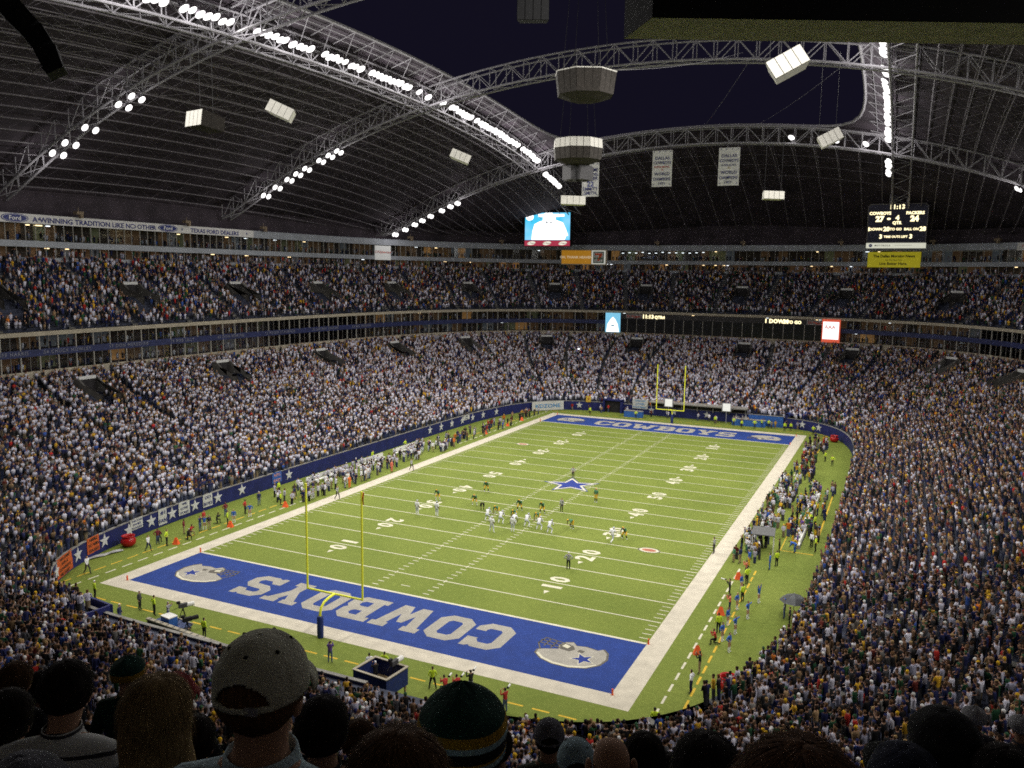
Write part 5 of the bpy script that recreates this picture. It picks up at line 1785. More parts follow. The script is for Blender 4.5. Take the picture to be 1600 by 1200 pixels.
for k in range(8):
    a0, a1 = k * math.pi / 4, (k + 1) * math.pi / 4; mb = MB()
    P = lambda r, z, a: (r * math.cos(a), r * math.sin(a), z)
    mb.add([P(.03, 2.55, a0), P(.75, 2.3, a0), P(1.28, 1.9, a0), P(1.28, 1.9, a1), P(.75, 2.3, a1), P(.03, 2.55, a1)], [(0, 1, 4, 5), (1, 2, 3, 4)])
    mb.build('canopy_panel', mat('umbrella_grey', (.085, .09, .095), .7, 0, .08, 2) if k % 2 else mat('umbrella_dark', (.05, .052, .056), .7, 0, .08, 2), T)
mb = MB(); mb.bar((0, 0, 0), (0, 0, 2.65), .03, 6); mb.build('pole', M_steel, T)

# benches
def bench(x, y, rz, n, label):
    T = thing('team_bench', label, 'bench', (x, y, 0), rz, 'team benches')
    mb = MB(); mb.box((0, 0, .45), (n, .45, .08)); mb.build('seat', M_white, T)
    mb = MB(); mb.box((0, .28, .85), (n, .06, .55)); mb.build('backrest', M_white, T)
    for k in range(int(n / 1.6) + 1):
        mb = MB(); mb.box((-n / 2 + .1 + k * (n - .2) / int(n / 1.6), .05, .205), (.1, .5, .41)); mb.build('leg', M_steel, T)


for y, lb in ((-11.5, 'white bench nearest the umbrella on the gold side'), (-3.5, 'white middle bench on the gold side'), (5.0, 'white bench farthest from the umbrella on the gold side')):
    bench(32.6, y, -math.pi / 2, 6.5, lb)
for y, lb in ((-14.5, 'white bench nearest the near end on the star side'), (-3.0, 'white middle bench on the star side'), (7.5, 'white bench farthest along the star side')):
    bench(-32.4, y, math.pi / 2, 7.5, lb)
T = thing('shade_canopy', 'pale see-through windscreen panel among the gold bench players', 'screen', (29.2, -16.8, 0), .1)
mb = MB(); mb.box((0, 0, 2.15), (2.4, 3.2, .08)); mb.build('top_panel', mat('canvas', (.10, .10, .10), .7, 0, .1, 2), T)
for sx_ in (-1.1, 1.1):
    for sy in (-1.5, 1.5):
        mb = MB(); mb.bar((sx_, sy, 0), (sx_, sy, 2.12), .04, 6); mb.build('leg', M_white, T)
# ================================================================== people
EDGES = [('pelvis', 'spine'), ('spine', 'chest'), ('chest', 'neck'), ('neck', 'jaw'), ('jaw', 'skull'), ('skull', 'crown')]
for _s in 'LR':
    EDGES += [('chest', 'sh' + _s), ('sh' + _s, 'el' + _s), ('el' + _s, 'wr' + _s), ('wr' + _s, 'ha' + _s), ('pelvis', 'hip' + _s), ('hip' + _s, 'kn' + _s), ('kn' + _s, 'an' + _s), ('an' + _s, 'to' + _s)]
RAD = {'pelvis': (.15, .115), 'spine': (.145, .105), 'chest': (.17, .12), 'neck': (.058, .06), 'jaw': (.075, .085), 'skull': (.092, .108), 'crown': (.06, .075), 'sh': (.075, .07), 'el': (.05, .05), 'wr': (.04, .036), 'ha': (.036, .05), 'hip': (.095, .10), 'kn': (.066, .07), 'an': (.048, .052), 'to': (.045, .035)}


def joints(**m):
    J = {'pelvis': (0, 0, .95), 'spine': (0, .0, 1.12), 'chest': (0, -.01, 1.33), 'neck': (0, .0, 1.49), 'jaw': (0, .02, 1.57), 'skull': (0, .02, 1.67), 'crown': (0, .01, 1.745)}
    B = {'sh': (.19, -.01, 1.41), 'el': (.255, -.03, 1.14), 'wr': (.265, .06, .92), 'ha': (.26, .08, .83), 'hip': (.10, 0, .90), 'kn': (.115, .02, .50), 'an': (.125, -.02, .09), 'to': (.14, .13, .045)}
    for k, (x, y, z) in B.items():
        J[k + 'L'] = (-x, y, z); J[k + 'R'] = (x, y, z)
    for k, v in m.items():
        if k[-1] not in 'LR' and k in B:
            x, y, z = v; J[k + 'L'] = (-x, y, z); J[k + 'R'] = (x, y, z)
        else:
            J[k] = v
    return J


POSES = {
 'standing': joints(),
 'wide': joints(hip=(.11, 0, .88), kn=(.19, .02, .47), an=(.25, -.02, .09), to=(.29, .12, .045), el=(.30, -.04, 1.15), wr=(.22, .12, .98), ha=(.16, .17, .95)),
 'hips': joints(el=(.42, -.08, 1.17), wr=(.22, .06, 1.02), ha=(.16, .08, 1.0)),
 'walking': joints(knL=(-.11, .20, .52), anL=(-.12, .22, .10), toL=(-.12, .37, .06), knR=(.11, -.06, .50), anR=(.12, -.32, .14), toR=(.12, -.20, .045), elL=(-.25, -.14, 1.16), wrL=(-.25, -.12, .94), haL=(-.25, -.08, .86), elR=(.25, .08, 1.15), wrR=(.23, .26, .98), haR=(.22, .31, .92)),
 'ready': joints(pelvis=(0, -.20, .78), spine=(0, -.06, .92), chest=(0, .12, 1.08), neck=(0, .24, 1.19), jaw=(0, .31, 1.24), skull=(0, .36, 1.33), crown=(0, .36, 1.41), sh=(.20, .13, 1.14), el=(.30, .20, .90), wr=(.24, .36, .78), ha=(.2, .42, .74), hip=(.12, -.20, .74), kn=(.23, .10, .45), an=(.25, -.14, .09), to=(.28, .02, .045)),
 'lineman': joints(pelvis=(0, -.34, .74), spine=(0, -.12, .80), chest=(0, .14, .86), neck=(0, .32, .92), jaw=(0, .40, .96), skull=(0, .46, 1.04), crown=(0, .46, 1.12), sh=(.21, .18, .88), elL=(-.30, .26, .66), wrL=(-.22, .34, .50), haL=(-.18, .38, .45), elR=(.23, .34, .55), wrR=(.17, .44, .20), haR=(.16, .46, .08), hip=(.13, -.34, .70), kn=(.22, -.02, .42), an=(.24, -.30, .09), to=(.26, -.14, .045)),
 'kneeling': joints(pelvis=(0, -.05, .52), spine=(0, 0, .70), chest=(0, .06, .90), neck=(0, .10, 1.06), jaw=(0, .13, 1.13), skull=(0, .14, 1.23), crown=(0, .13, 1.305), sh=(.19, .06, .98), el=(.24, .22, .80), wr=(.12, .36, 1.02), ha=(.08, .38, 1.09), hip=(.10, -.05, .48), knL=(-.15, .34, .46), anL=(-.15, .30, .09), toL=(-.15, .45, .045), knR=(.16, .12, .09), anR=(.15, -.28, .10), toR=(.15, -.42, .05)),
 'shooting': joints(el=(.25, .16, 1.26), wr=(.11, .30, 1.52), ha=(.07, .30, 1.60), chest=(0, -.03, 1.33)),
 'sitting': joints(pelvis=(0, -.05, .56), spine=(0, -.03, .74), chest=(0, .02, .96), neck=(0, .07, 1.11), jaw=(0, .11, 1.18), skull=(0, .12, 1.28), crown=(0, .11, 1.355), sh=(.19, .02, 1.04), el=(.27, .10, .80), wr=(.17, .30, .70), ha=(.13, .36, .66), hip=(.11, -.02, .54), kn=(.16, .38, .53), an=(.16, .40, .09), to=(.17, .54, .045)),
 'cheering': joints(el=(.34, .02, 1.58), wr=(.26, .04, 1.84), ha=(.25, .05, 1.94)),
 'dancing': joints(elL=(-.44, .02, 1.36), wrL=(-.64, .04, 1.44), haL=(-.72, .05, 1.46), elR=(.44, .02, 1.36), wrR=(.62, .06, 1.40), haR=(.70, .08, 1.41), kn=(.12, .03, .49), an=(.16, -.02, .09)),
 'crossed': joints(el=(.27, .06, 1.14), wrL=(.06, .20, 1.16), haL=(.14, .18, 1.17), wrR=(-.06, .23, 1.12), haR=(-.14, .21, 1.13)),
 'bending': joints(pelvis=(0, -.25, .90), spine=(0, -.08, .98), chest=(0, .16, 1.02), neck=(0, .33, 1.04), jaw=(0, .41, 1.05), skull=(0, .48, 1.10), crown=(0, .50, 1.17), sh=(.20, .18, 1.02), el=(.26, .26, .76), wr=(.18, .36, .56), ha=(.16, .40, .48), hip=(.11, -.25, .87), kn=(.16, -.12, .48), an=(.17, -.22, .09), to=(.18, -.06, .045)),
 'pointing': joints(elR=(.46, .10, 1.36), wrR=(.66, .22, 1.42), haR=(.74, .26, 1.44)),
 'running': joints(pelvis=(0, 0, .94), chest=(0, .10, 1.31), neck=(0, .16, 1.46), jaw=(0, .2, 1.54), skull=(0, .22, 1.63), crown=(0, .21, 1.705), sh=(.19, .09, 1.39), knL=(-.11, .36, .66), anL=(-.11, .14, .34), toL=(-.11, .28, .27), knR=(.11, -.10, .52), anR=(.12, -.50, .36), toR=(.12, -.50, .22), elL=(-.27, -.16, 1.2), wrL=(-.25, .04, 1.06), haL=(-.24, .1, 1.06), elR=(.27, .14, 1.16), wrR=(.2, .36, 1.2), haR=(.18, .42, 1.24)),
}
SLOTS = ['top', 'legs', 'skin', 'head', 'forearm', 'shoe', 'shin', 'hips']


def bake_poses(spec, sub=1, rscale={}):
    """spec: name -> (joints, radius factor dict). returns meshes grown by a skin modifier, faces sorted into clothing slots"""
    obs = {}
    for nm_, (J, rf) in spec.items():
        keys = list(J.keys())
        me = bpy.data.meshes.new('person')
        me.from_pydata([J[k] for k in keys], [(keys.index(a), keys.index(b)) for a, b in EDGES], [])
        o = bpy.data.objects.new('person', me); C.objects.link(o)
        o.modifiers.new('skin', 'SKIN')
        if not me.skin_vertices:
            me.update()
        sv = me.skin_vertices[0].data
        for i, k in enumerate(keys):
            b = k[:-1] if k[-1] in 'LR' else k
            r = RAD[b]; f = rf.get(b, 1.0)
            sv[i].radius = (r[0] * f, r[1] * f)
            sv[i].use_root = (k == 'pelvis')
        o.modifiers['skin'].use_smooth_shade = True
        ss = o.modifiers.new('sub', 'SUBSURF'); ss.levels = sub; ss.render_levels = sub
        obs[nm_] = (o, J)
    dg = bpy.context.evaluated_depsgraph_get(); dg.update()
    out = {}
    for nm_, (o, J) in obs.items():
        me = bpy.data.meshes.new_from_object(o.evaluated_get(dg))
        me.name = 'person_' + nm_
        seg = []
        for a, b in EDGES:
            A, B = np.array(J[a]), np.array(J[b])
            bb = b[:-1] if b[-1] in 'LR' else b
            sl = {'spine': 0, 'chest': 0, 'neck': 0, 'jaw': 2, 'skull': 3, 'crown': 3, 'sh': 0, 'el': 0, 'wr': 4, 'ha': 2, 'hip': 7, 'kn': 1, 'an': 6, 'to': 5}[bb]
            if bb == 'neck':
                sl = 0
            seg.append((A, B, sl))
        cen = np.array([p.center[:] for p in me.polygons])
        D = []
        for A, B, sl in seg:
            d = B - A; t = np.clip(((cen - A) @ d) / (d @ d), 0, 1)
            D.append(np.linalg.norm(cen - (A + t[:, None] * d), axis=1))
        idx = np.argmin(np.array(D), 0)
        slot = np.array([s for _, _, s in seg])[idx]
        # a head: the front below the brow is skin
        sk = np.array(J['skull'])
        up = np.array(J['skull']) - np.array(J['jaw']); up /= np.linalg.norm(up)
        fw = np.array([0, 1, 0]); fw = fw - up * (fw @ up); fw /= np.linalg.norm(fw)
        hd = np.isin(slot, (2, 3)) & (np.linalg.norm(cen - sk, axis=1) < .17)
        rel = cen - sk
        face = hd & ((rel @ fw) > .015) & ((rel @ up) < .045)
        slot[hd] = 3; slot[face] = 2
        nk = hd & ((rel @ up) < -.09); slot[nk] = 2
        me.materials.clear()
        for s in SLOTS:
            me.materials.append(M_white)
        me.polygons.foreach_set('material_index', slot.astype(np.int32))
        me.polygons.foreach_set('use_smooth', [True] * len(me.polygons))
        me.update()
        out[nm_] = me
        md = o.data; bpy.data.objects.remove(o); bpy.data.meshes.remove(md)
    return out


PAD = {'sh': 1.45, 'chest': 1.12, 'skull': 1.32, 'crown': 1.5, 'jaw': 1.25, 'el': 1.1, 'kn': 1.15, 'hip': 1.08}
spec = {k: (J, {}) for k, J in POSES.items()}
for k in ('standing', 'wide', 'ready', 'lineman', 'walking', 'running', 'hips', 'bending'):
    spec['player_' + k] = (POSES[k], PAD)
PM = bake_poses(spec, 1)

CL = {}
for n_, c_ in {'white': (.78, .78, .82), 'grey': (.30, .30, .33), 'silver': (.48, .50, .55), 'navy': (.018, .024, .085), 'black': (.014, .014, .016), 'charcoal': (.05, .05, .055), 'lime': (.52, .70, .03), 'red': (.42, .035, .03),
                  'maroon': (.16, .02, .03), 'green': (.06, .18, .10), 'gold': (.62, .38, .02), 'blue': (.03, .10, .40), 'khaki': (.30, .23, .13), 'tan': (.34, .25, .16), 'orange': (.70, .16, .03), 'denim': (.07, .10, .19),
                  'skin': (.45, .26, .17), 'brown': (.045, .025, .012), 'blond': (.30, .20, .09), 'dark': (.015, .011, .009), 'purple': (.12, .06, .28), 'skin_dark': (.13, .06, .035), 'coral': (.62, .16, .10), 'teal': (.04, .22, .22)}.items():
    CL[n_] = mat('cloth_' + n_, c_, .8, 0, .10, 9)
_st = bpy.data.materials.new('striped_shirt'); t_, p_ = nt(_st); CL['striped'] = _st
_tc = t_.nodes.new('ShaderNodeTexCoord'); _wv = t_.nodes.new('ShaderNodeTexWave'); _wv.bands_direction = 'X'; _wv.inputs['Scale'].default_value = 4.2
_rp = t_.nodes.new('ShaderNodeValToRGB'); _rp.color_ramp.interpolation = 'CONSTANT'; _rp.color_ramp.elements[0].color = (.015, .015, .016, 1); _rp.color_ramp.elements[1].color = (.62, .62, .64, 1); _rp.color_ramp.elements[1].position = .5
t_.links.new(_tc.outputs['Object'], _wv.inputs['Vector']); t_.links.new(_wv.outputs['Fac'], _rp.inputs[0]); t_.links.new(_rp.outputs[0], p_.inputs['Base Color']); p_.inputs['Roughness'].default_value = .8

LABELS_USED = set()
N_PEOPLE = [0]


def person(x, y, pose, face, top, legs, head='dark', label='', group=None, z=0.0, sc=None, skin='skin', forearm=None, shoe='black', shin=None, hips=None):
    o = link('person', PM[pose])
    o.location = (x, y, z)
    fx, fy = face
    o.rotation_euler = (0, 0, math.atan2(-fx, fy))
    s = sc or (1.0 + random.uniform(-.04, .05)) * 1.03
    o.scale = (s, s, s)
    cols = {'top': top, 'legs': legs, 'skin': skin, 'head': head, 'forearm': forearm or top, 'shoe': shoe, 'shin': shin or legs, 'hips': hips or legs}
    for i, k in enumerate(SLOTS):
        o.material_slots[i].link = 'OBJECT'
        o.material_slots[i].material = CL[cols[k]]
    tag(o, label, 'person', group)
    LABELS_USED.add(label); N_PEOPLE[0] += 1
    return o


# --- players and officials on the field
GB = [(-8.9, -9.3, 'player_ready', (.3, -1), 'gold helmeted defender alone deepest, left of the others toward the 40-yard numeral'), (-7.2, -16.0, 'player_ready', (.3, -1), 'gold helmeted linebacker nearest the ducking dark official'),
      (-1.0, -15.5, 'player_ready', (.2, -1), 'gold helmeted linebacker crouching behind the middle of the line'), (2.0, -15.2, 'player_ready', (0, -1), 'gold helmeted linebacker standing between the middle linebacker and the official'),
      (6.3, -7.2, 'player_standing', (-.2, -1), 'gold helmeted defender standing alone just below the midfield star'), (-2.9, -18.3, 'player_lineman', (0, -1), 'gold helmeted lineman leaning in on the left end of the scrimmage'),
      (-.2, -18.9, 'player_lineman', (.1, -1), 'gold helmeted lineman facing the centre over the ball'), (2.8, -18.6, 'player_lineman', (0, -1), 'gold helmeted lineman bent between two white players right of the ball'),
      (7.6, -19.7, 'player_bending', (-.5, -1), 'gold helmeted rusher bent low, alone right of the scrimmage'), (14.4, -20.4, 'player_ready', (-.2, -1), 'gold helmeted cornerback crouched over the 30-yard numeral on the gold bench side'),
      (-12.6, -16.2, 'player_ready', (.1, -1), 'gold helmeted cornerback facing two white receivers')]
for x, y, p, f, lb in GB:
    person(x, y, p, f, 'green' if p != 'player_standing' else 'green', 'gold', 'gold', lb, 'defending players in gold helmets', skin='skin_dark' if random.random() < .6 else 'skin', forearm='skin_dark', shoe='white', shin='white' if random.random() < .5 else 'black', sc=1.13)
DAL = [(-2.6, -21.3, 'player_ready', (0, 1), 'white shirted lineman at the left end of the offensive line'), (-.7, -21.5, 'player_ready', (0, 1), 'white shirted lineman second from the left end of the line'), (.8, -21.0, 'player_lineman', (0, 1), 'white shirted centre bent over the ball'),
       (2.6, -21.2, 'player_ready', (0, 1), 'white shirted lineman just right of the centre'), (4.4, -21.7, 'player_ready', (0, 1), 'white shirted lineman second from the right end of the line'), (6.0, -22.3, 'player_ready', (.2, 1), 'white shirted tight end at the right end of the line'),
       (2.0, -24.0, 'player_standing', (-.1, 1), 'white shirted quarterback standing upright behind the centre'), (-.1, -25.2, 'player_wide', (.1, 1), 'white shirted running back set deep behind the left of the line'), (13.7, -22.6, 'player_running', (.2, 1), 'white shirted receiver split wide on the gold bench side'),
       (-11.4, -23.3, 'player_standing', (.1, 1), 'white shirted receiver nearer the white bench of the two split wide'), (-9.0, -22.6, 'player_standing', (.15, 1), 'white shirted receiver nearer the line of the two split wide')]
for x, y, p, f, lb in DAL:
    person(x, y, p, f, 'white', 'silver', 'silver', lb, 'attacking players in white shirts', skin='skin_dark' if random.random() < .6 else 'skin', forearm='skin_dark', shoe='white', shin='white', sc=1.13)
for x, y, p, f, lb in ((-1.1, 3.6, 'hips', (.1, -1), 'official in striped shirt standing at the point of the midfield star'), (3.9, -13.4, 'standing', (-.1, -1), 'official in striped shirt standing between the star and the scrimmage'), (-5.2, -17.7, 'bending', (.5, -1), 'official in dark clothes ducking beside the left linebacker'),
                       (12.3, -32.5, 'hips', (-.3, 1), 'referee in white cap with hands on hips before the near 20 numeral'), (24.6, -20.6, 'standing', (-1, .1), 'official in striped shirt on the gold bench touchline'), (-24.5, -22.0, 'walking', (1, 0), 'official in striped shirt walking on the white bench border by the near goalpost'), (-24.6, -3.5, 'walking', (1, -.2), 'official in striped shirt on the white bench border near midfield')):
    person(x, y, p, f, 'striped' if x != -5.2 else 'black', 'black', 'white' if x > 12 and y < -30 else 'black', lb, 'officials in striped shirts')

# --- security staff in lime jackets
SEC = [(-23.3, -59.5, 'in the near left corner by the dashed line', 'standing'), (-15.5, -59.8, 'left of the low camera cart', 'hips'), (-8.3, -61.2, 'right of the low camera cart', 'standing'), (-29.2, -45.9, 'by the red kettle wall on the white bench side', 'hips'), (-28.8, -37.3, 'beside the near 10-yard wedge on the white bench side', 'standing'), (-29.2, -27.6, 'near the 20-yard wedge on the white bench side', 'standing'),
       (8.2, -59.7, 'behind the camera platform at the near end line', 'hips'), (12.6, -60.1, 'between the camera platform and the kneeling photographers', 'wide'), (28.6, -58.7, 'alone in the near right corner', 'standing'),
       (31.3, -21.6, 'below the shade panel on the gold bench side', 'standing'), (34.5, -14.9, 'against the crowd beside the gold benches', 'hips'), (32.7, 31.4, 'alone on the grass toward the far kettle', 'hips'), (31.4, 34.4, 'next to the crowd of staff toward the far kettle', 'standing'), (29.4, -28.3, 'just above the near cheerleaders', 'hips'), (29.8, -33.0, 'among the near cheerleaders', 'standing'), (29.2, -41.0, 'beside the orange wedge below the cheerleaders', 'standing'),
       (8.1, 60.2, 'under the right hand play clock', 'standing'), (11.8, 60.2, 'before the left end of the long blue platform', 'hips'), (13.7, 58.5, 'before the middle of the long blue platform', 'standing'), (16.1, 59.1, 'at the right of the long blue platform', 'hips'), (17.1, 61.3, 'close to the bright blue backdrop', 'standing'), (18.5, 61.3, 'at the right end of the bright blue backdrop', 'hips'), (21.8, 59.5, 'left one of the pair before the far right tunnel', 'standing'), (22.9, 59.9, 'right one of the pair before the far right tunnel', 'standing'), (27.2, 58.5, 'by the far right corner of the border', 'hips'), (-18.3, 58.4, 'left of the far blue table', 'standing'), (-8.2, 58.7, 'right of the far blue table', 'hips'),
       (32.2, 7.0, 'behind the farthest gold bench', 'standing'), (33.0, 1.0, 'behind the middle gold bench', 'hips'), (33.6, -6.0, 'behind the gap of the gold benches', 'standing'), (33.0, -5.2, 'beside the white middle gold bench end', 'hips'), (-33.0, -23.5, 'at the near end of the white team benches', 'standing'), (-33.4, -1.0, 'behind the middle white team bench', 'standing'), (-33.4, 8.6, 'behind the farthest white team bench', 'hips'), (-29.0, 30.0, 'by the far 20-yard line on the white bench side', 'standing')]
for x, y, w_, p in SEC:
    person(x, y, p, (-x * .3 + random.uniform(-6, 6), -y * .3 + random.uniform(-6, 6)), 'lime', 'black', random.choice(['dark', 'dark', 'white', 'brown']), 'security guard in lime jacket ' + w_, 'security guards in lime jackets')

# --- photographers, crew and cheerleaders
OTH = [(-29.5, -48.1, 'walking', 'white', 'navy', 'dark', 'person in white jacket and navy trousers walking beside the near red kettle'), (-29.3, -55.6, 'walking', 'white', 'charcoal', 'dark', 'person in white shirt walking past the fallen white banner'),
       (-17.6, -59.5, 'standing', 'charcoal', 'black', 'white', 'person in dark clothes and white cap on the near dashed line'), (-16.6, -62.4, 'standing', 'navy', 'denim', 'white', 'person in navy jacket, jeans and white cap by the gate wall'),
       (-12.5, -61.0, 'shooting', 'grey', 'denim', 'grey', 'camera operator in grey standing on the low cart'), (-9.2, -62.4, 'bending', 'black', 'black', 'black', 'operator in black bent over the tripod camera'),
       (7.4, -60.5, 'standing', 'white', 'denim', 'dark', 'person in white sweatshirt and jeans left of the camera platform'), (9.6, -62.9, 'shooting', 'black', 'black', 'white', 'camera operator in black standing inside the blue platform'),
       (13.7, -60.2, 'kneeling', 'red', 'green', 'dark', 'photographer in red vest kneeling, the left one of two'), (14.5, -59.8, 'kneeling', 'red', 'khaki', 'dark', 'photographer in red vest kneeling, the right one of two'), (15.4, -59.5, 'shooting', 'black', 'grey', 'dark', 'photographer in black shooting behind the near end line'),
       (18.7, -60.7, 'shooting', 'red', 'denim', 'dark', 'photographer in red vest and jeans standing near the big knit cap'), (3.5, -60.1, 'shooting', 'purple', 'denim', 'dark', 'photographer in purple vest right of the near goalpost pad'),
       (29.5, -52.2, 'hips', 'white', 'navy', 'dark', 'person in white shirt and dark trousers alone near the right kettle'), (29.4, -49.0, 'shooting', 'black', 'khaki', 'dark', 'photographer in black with khaki trousers beside the orange wedge'),
       (29.4, -43.3, 'kneeling', 'red', 'black', 'brown', 'photographer in red vest kneeling before the cheerleaders'), (28.5, -32.4, 'shooting', 'black', 'black', 'dark', 'photographer all in black shooting toward the field above the cheerleaders'), (29.2, -36.0, 'shooting', 'coral', 'navy', 'dark', 'photographer in coral vest among the cheerleaders'),
       (29.0, -26.3, 'shooting', 'coral', 'black', 'dark', 'photographer in coral vest near the 25-yard line on the gold side'), (33.8, -35.2, 'standing', 'grey', 'denim', 'blue', 'person in grey with blue cap holding the big umbrella'), (34.4, -36.6, 'hips', 'black', 'black', 'dark', 'person all in black standing below the big umbrella'),
       (30.8, -23.0, 'standing', 'blue', 'blue', 'dark', 'person in bright blue coat beside the shade panel'), (31.0, -17.4, 'standing', 'black', 'black', 'dark', 'tall person all in black at the near end of the gold benches'), (32.3, -16.0, 'bending', 'blue', 'blue', 'dark', 'person in bright blue bending over at the near end of the gold benches'),
       (-26.5, -16.6, 'pointing', 'orange', 'orange', 'gold', 'crew member all in orange pointing on the white team border'), (-26.6, -5.9, 'standing', 'coral', 'coral', 'coral', 'crew member all in coral standing before the white benches')]
for x, y, p, t, l, h_, lb in OTH:
    f = (-x * .3, 2.0) if abs(x) < 20 else (-x, random.uniform(-8, 8))
    if 'platform' in lb and 'inside' in lb: zz = 1.0
    elif 'low cart' in lb: zz = .48
    else: zz = 0
    person(x, y, p, f, t, l, h_, lb, 'people working round the field', z=zz)
for x, y, p, lb in ((30.5, -40.5, 'dancing', 'cheerleader with arms spread, biggest of the group by the gold crowd'), (30.7, -44.2, 'hips', 'cheerleader lowest down the sideline of the group'), (30.9, -36.8, 'dancing', 'cheerleader facing the crowd in the middle of the group'), (31.2, -32.6, 'cheering', 'cheerleader farthest out toward the umbrella'), (29.7, -35.2, 'hips', 'cheerleader nearest the black clad photographer'), (29.6, -39.0, 'standing', 'cheerleader beside the lime guard at the orange wedge'), (29.2, -30.2, 'standing', 'cheerleader at the top of the near group'), (29.8, -42.4, 'hips', 'cheerleader next to the kneeling red photographer'),
                    (-29.9, -39.8, 'dancing', 'cheerleader by the paper signs on the white bench side'), (-29.0, -33.4, 'hips', 'cheerleader near the 15-yard wall star on the white bench side'), (-28.9, -36.2, 'standing', 'cheerleader beside the lime guard at the 10-yard wedge')):
    person(x, y, p, (1 if x > 0 else .3, -.3), 'blue', 'skin', random.choice(['blond', 'brown', 'dark']), lb, 'cheerleaders in blue and white', skin='skin', shoe='white', shin='white', hips='white', sc=.96)
# cameras with long lenses
for (x, y, z, rz, lb) in ((13.75, -59.75, 1.10, .1, 'held by the left kneeling photographer'), (14.55, -59.35, 1.10, .1, 'held by the right kneeling photographer'), (18.7, -60.3, 1.66, .1, 'held by the red vested photographer near the knit cap'), (15.4, -59.1, 1.66, .1, 'held by the black clad end line photographer'), (28.1, -32.4, 1.66, 1.5, 'held by the photographer above the cheerleaders')):
    T = thing('photo_camera', 'camera with long white lens ' + lb, 'camera', (x, y, z), rz, 'cameras with long white lenses')
    mb = MB(); mb.box((0, 0, 0), (.15, .1, .11)); mb.build('body', M_black, T)
    mb = MB(); mb.bar((0, .05, 0), (0, .45, .02), .05, 8, 0, .075); mb.build('lens', M_white, T)

# --- everyone else along the two team areas
WORD = {'gold': 'gold', 'white': 'white', 'silver': 'silver'}


def yard_word(y):
    k = 50 - abs(y) / YD
    r = int(round(k / 5.0) * 5)
    half = 'near' if y < 0 else 'far'
    if r >= 50: return 'midfield'
    if r <= 0: return '%s goal line' % half
    return '%s %d-yard line' % (half, r)


def fill_people(n, xr, yr, tops, legs, heads, poses, side, group, face, shin=None, sit=None, forearm=None, mind=.55):
    done = []; tries = 0
    while len(done) < n and tries < n * 60:
        tries += 1
        y = random.uniform(*yr); x = random.uniform(*xr)
        if any((x - a) ** 2 + (y - b) ** 2 < mind ** 2 for a, b in done): continue
        t = random.choice(tops); l = random.choice(legs); h_ = random.choice(heads); p = random.choice(poses)
        hw = {'dark': 'dark hair', 'brown': 'brown hair', 'blond': 'fair hair'}.get(h_, h_ + ' cap')
        if 'player' in p: hw = h_ + ' helmet'
        pw = {'standing': 'standing', 'wide': 'feet apart', 'hips': 'hands on hips', 'walking': 'walking', 'crossed': 'arms folded', 'shooting': 'hands raised', 'kneeling': 'kneeling', 'sitting': 'sitting', 'bending': 'bending', 'pointing': 'pointing'}[p.replace('player_', '')]
        lb = 'person, %s, %s top, %s legs, %s, %s, %s' % (hw, t, l, pw, side, yard_word(y))
        if lb in LABELS_USED: continue
        done.append((x, y))
        person(x, y, p, (face + random.uniform(-.4, .4), random.uniform(-.8, .8)), t, l, h_, lb, group, shin=shin, forearm=forearm, skin=random.choice(['skin', 'skin_dark']))
    return done


G1 = 'people standing in the gold team area'; G2 = 'people standing in the white team area'
fill_people(48, (26.9, 29.3), (-24, 16), ['white', 'white', 'white', 'grey', 'green', 'gold', 'navy', 'blue'], ['gold', 'gold', 'khaki', 'black', 'silver', 'green'], ['gold', 'green', 'white', 'dark'], ['standing', 'player_standing', 'player_hips', 'hips', 'wide', 'crossed'], 'gold side', G1, -1, forearm=None)
fill_people(30, (31.0, 34.2), (-15, 12), ['white', 'white', 'gold', 'green', 'navy', 'black', 'purple'], ['gold', 'gold', 'black', 'navy'], ['gold', 'white', 'dark', 'green'], ['standing', 'hips', 'bending', 'player_standing', 'walking'], 'gold benches', G1, -1)
for k in range(12):
    y = -13.5 + k * 2.0 + random.uniform(-.5, .5)
    person(32.45, y, 'sitting', (-1, 0), random.choice(['white', 'gold', 'green']), random.choice(['gold', 'green']), random.choice(['gold', 'dark', 'white']), 'person sitting on the gold team bench, %s along from the umbrella' % ['first', 'second', 'third', 'fourth', 'fifth', 'sixth', 'seventh', 'eighth', 'ninth', 'tenth', 'eleventh', 'twelfth'][k], 'people sitting on the gold benches')
fill_people(50, (-30.6, -26.9), (-26, 13), ['white', 'white', 'white', 'white', 'navy', 'navy', 'grey', 'black'], ['silver', 'silver', 'navy', 'black', 'khaki'], ['silver', 'white', 'dark', 'navy'], ['standing', 'player_standing', 'player_hips', 'wide', 'crossed', 'hips'], 'white side', G2, 1)
fill_people(12, (-31.6, -28.4), (-46, -28), ['navy', 'maroon', 'black', 'grey', 'red', 'white'], ['denim', 'khaki', 'black'], ['dark', 'brown', 'white'], ['standing', 'kneeling', 'shooting', 'hips'], 'white side wall', 'people along the near part of the wall', 1, mind=.8)
print('people', N_PEOPLE[0])

# farther and smaller bystanders read as one mass each
def mass(n, xr, yr, probs, label, face):
    P = np.stack([rng.uniform(*xr, n), rng.uniform(*yr, n), np.zeros(n), np.full(n, face)], 1)
    P[:, 3] += rng.normal(0, .7, n)
    crowd_mesh('crowd', P, 0, probs, None, label, 0.0)


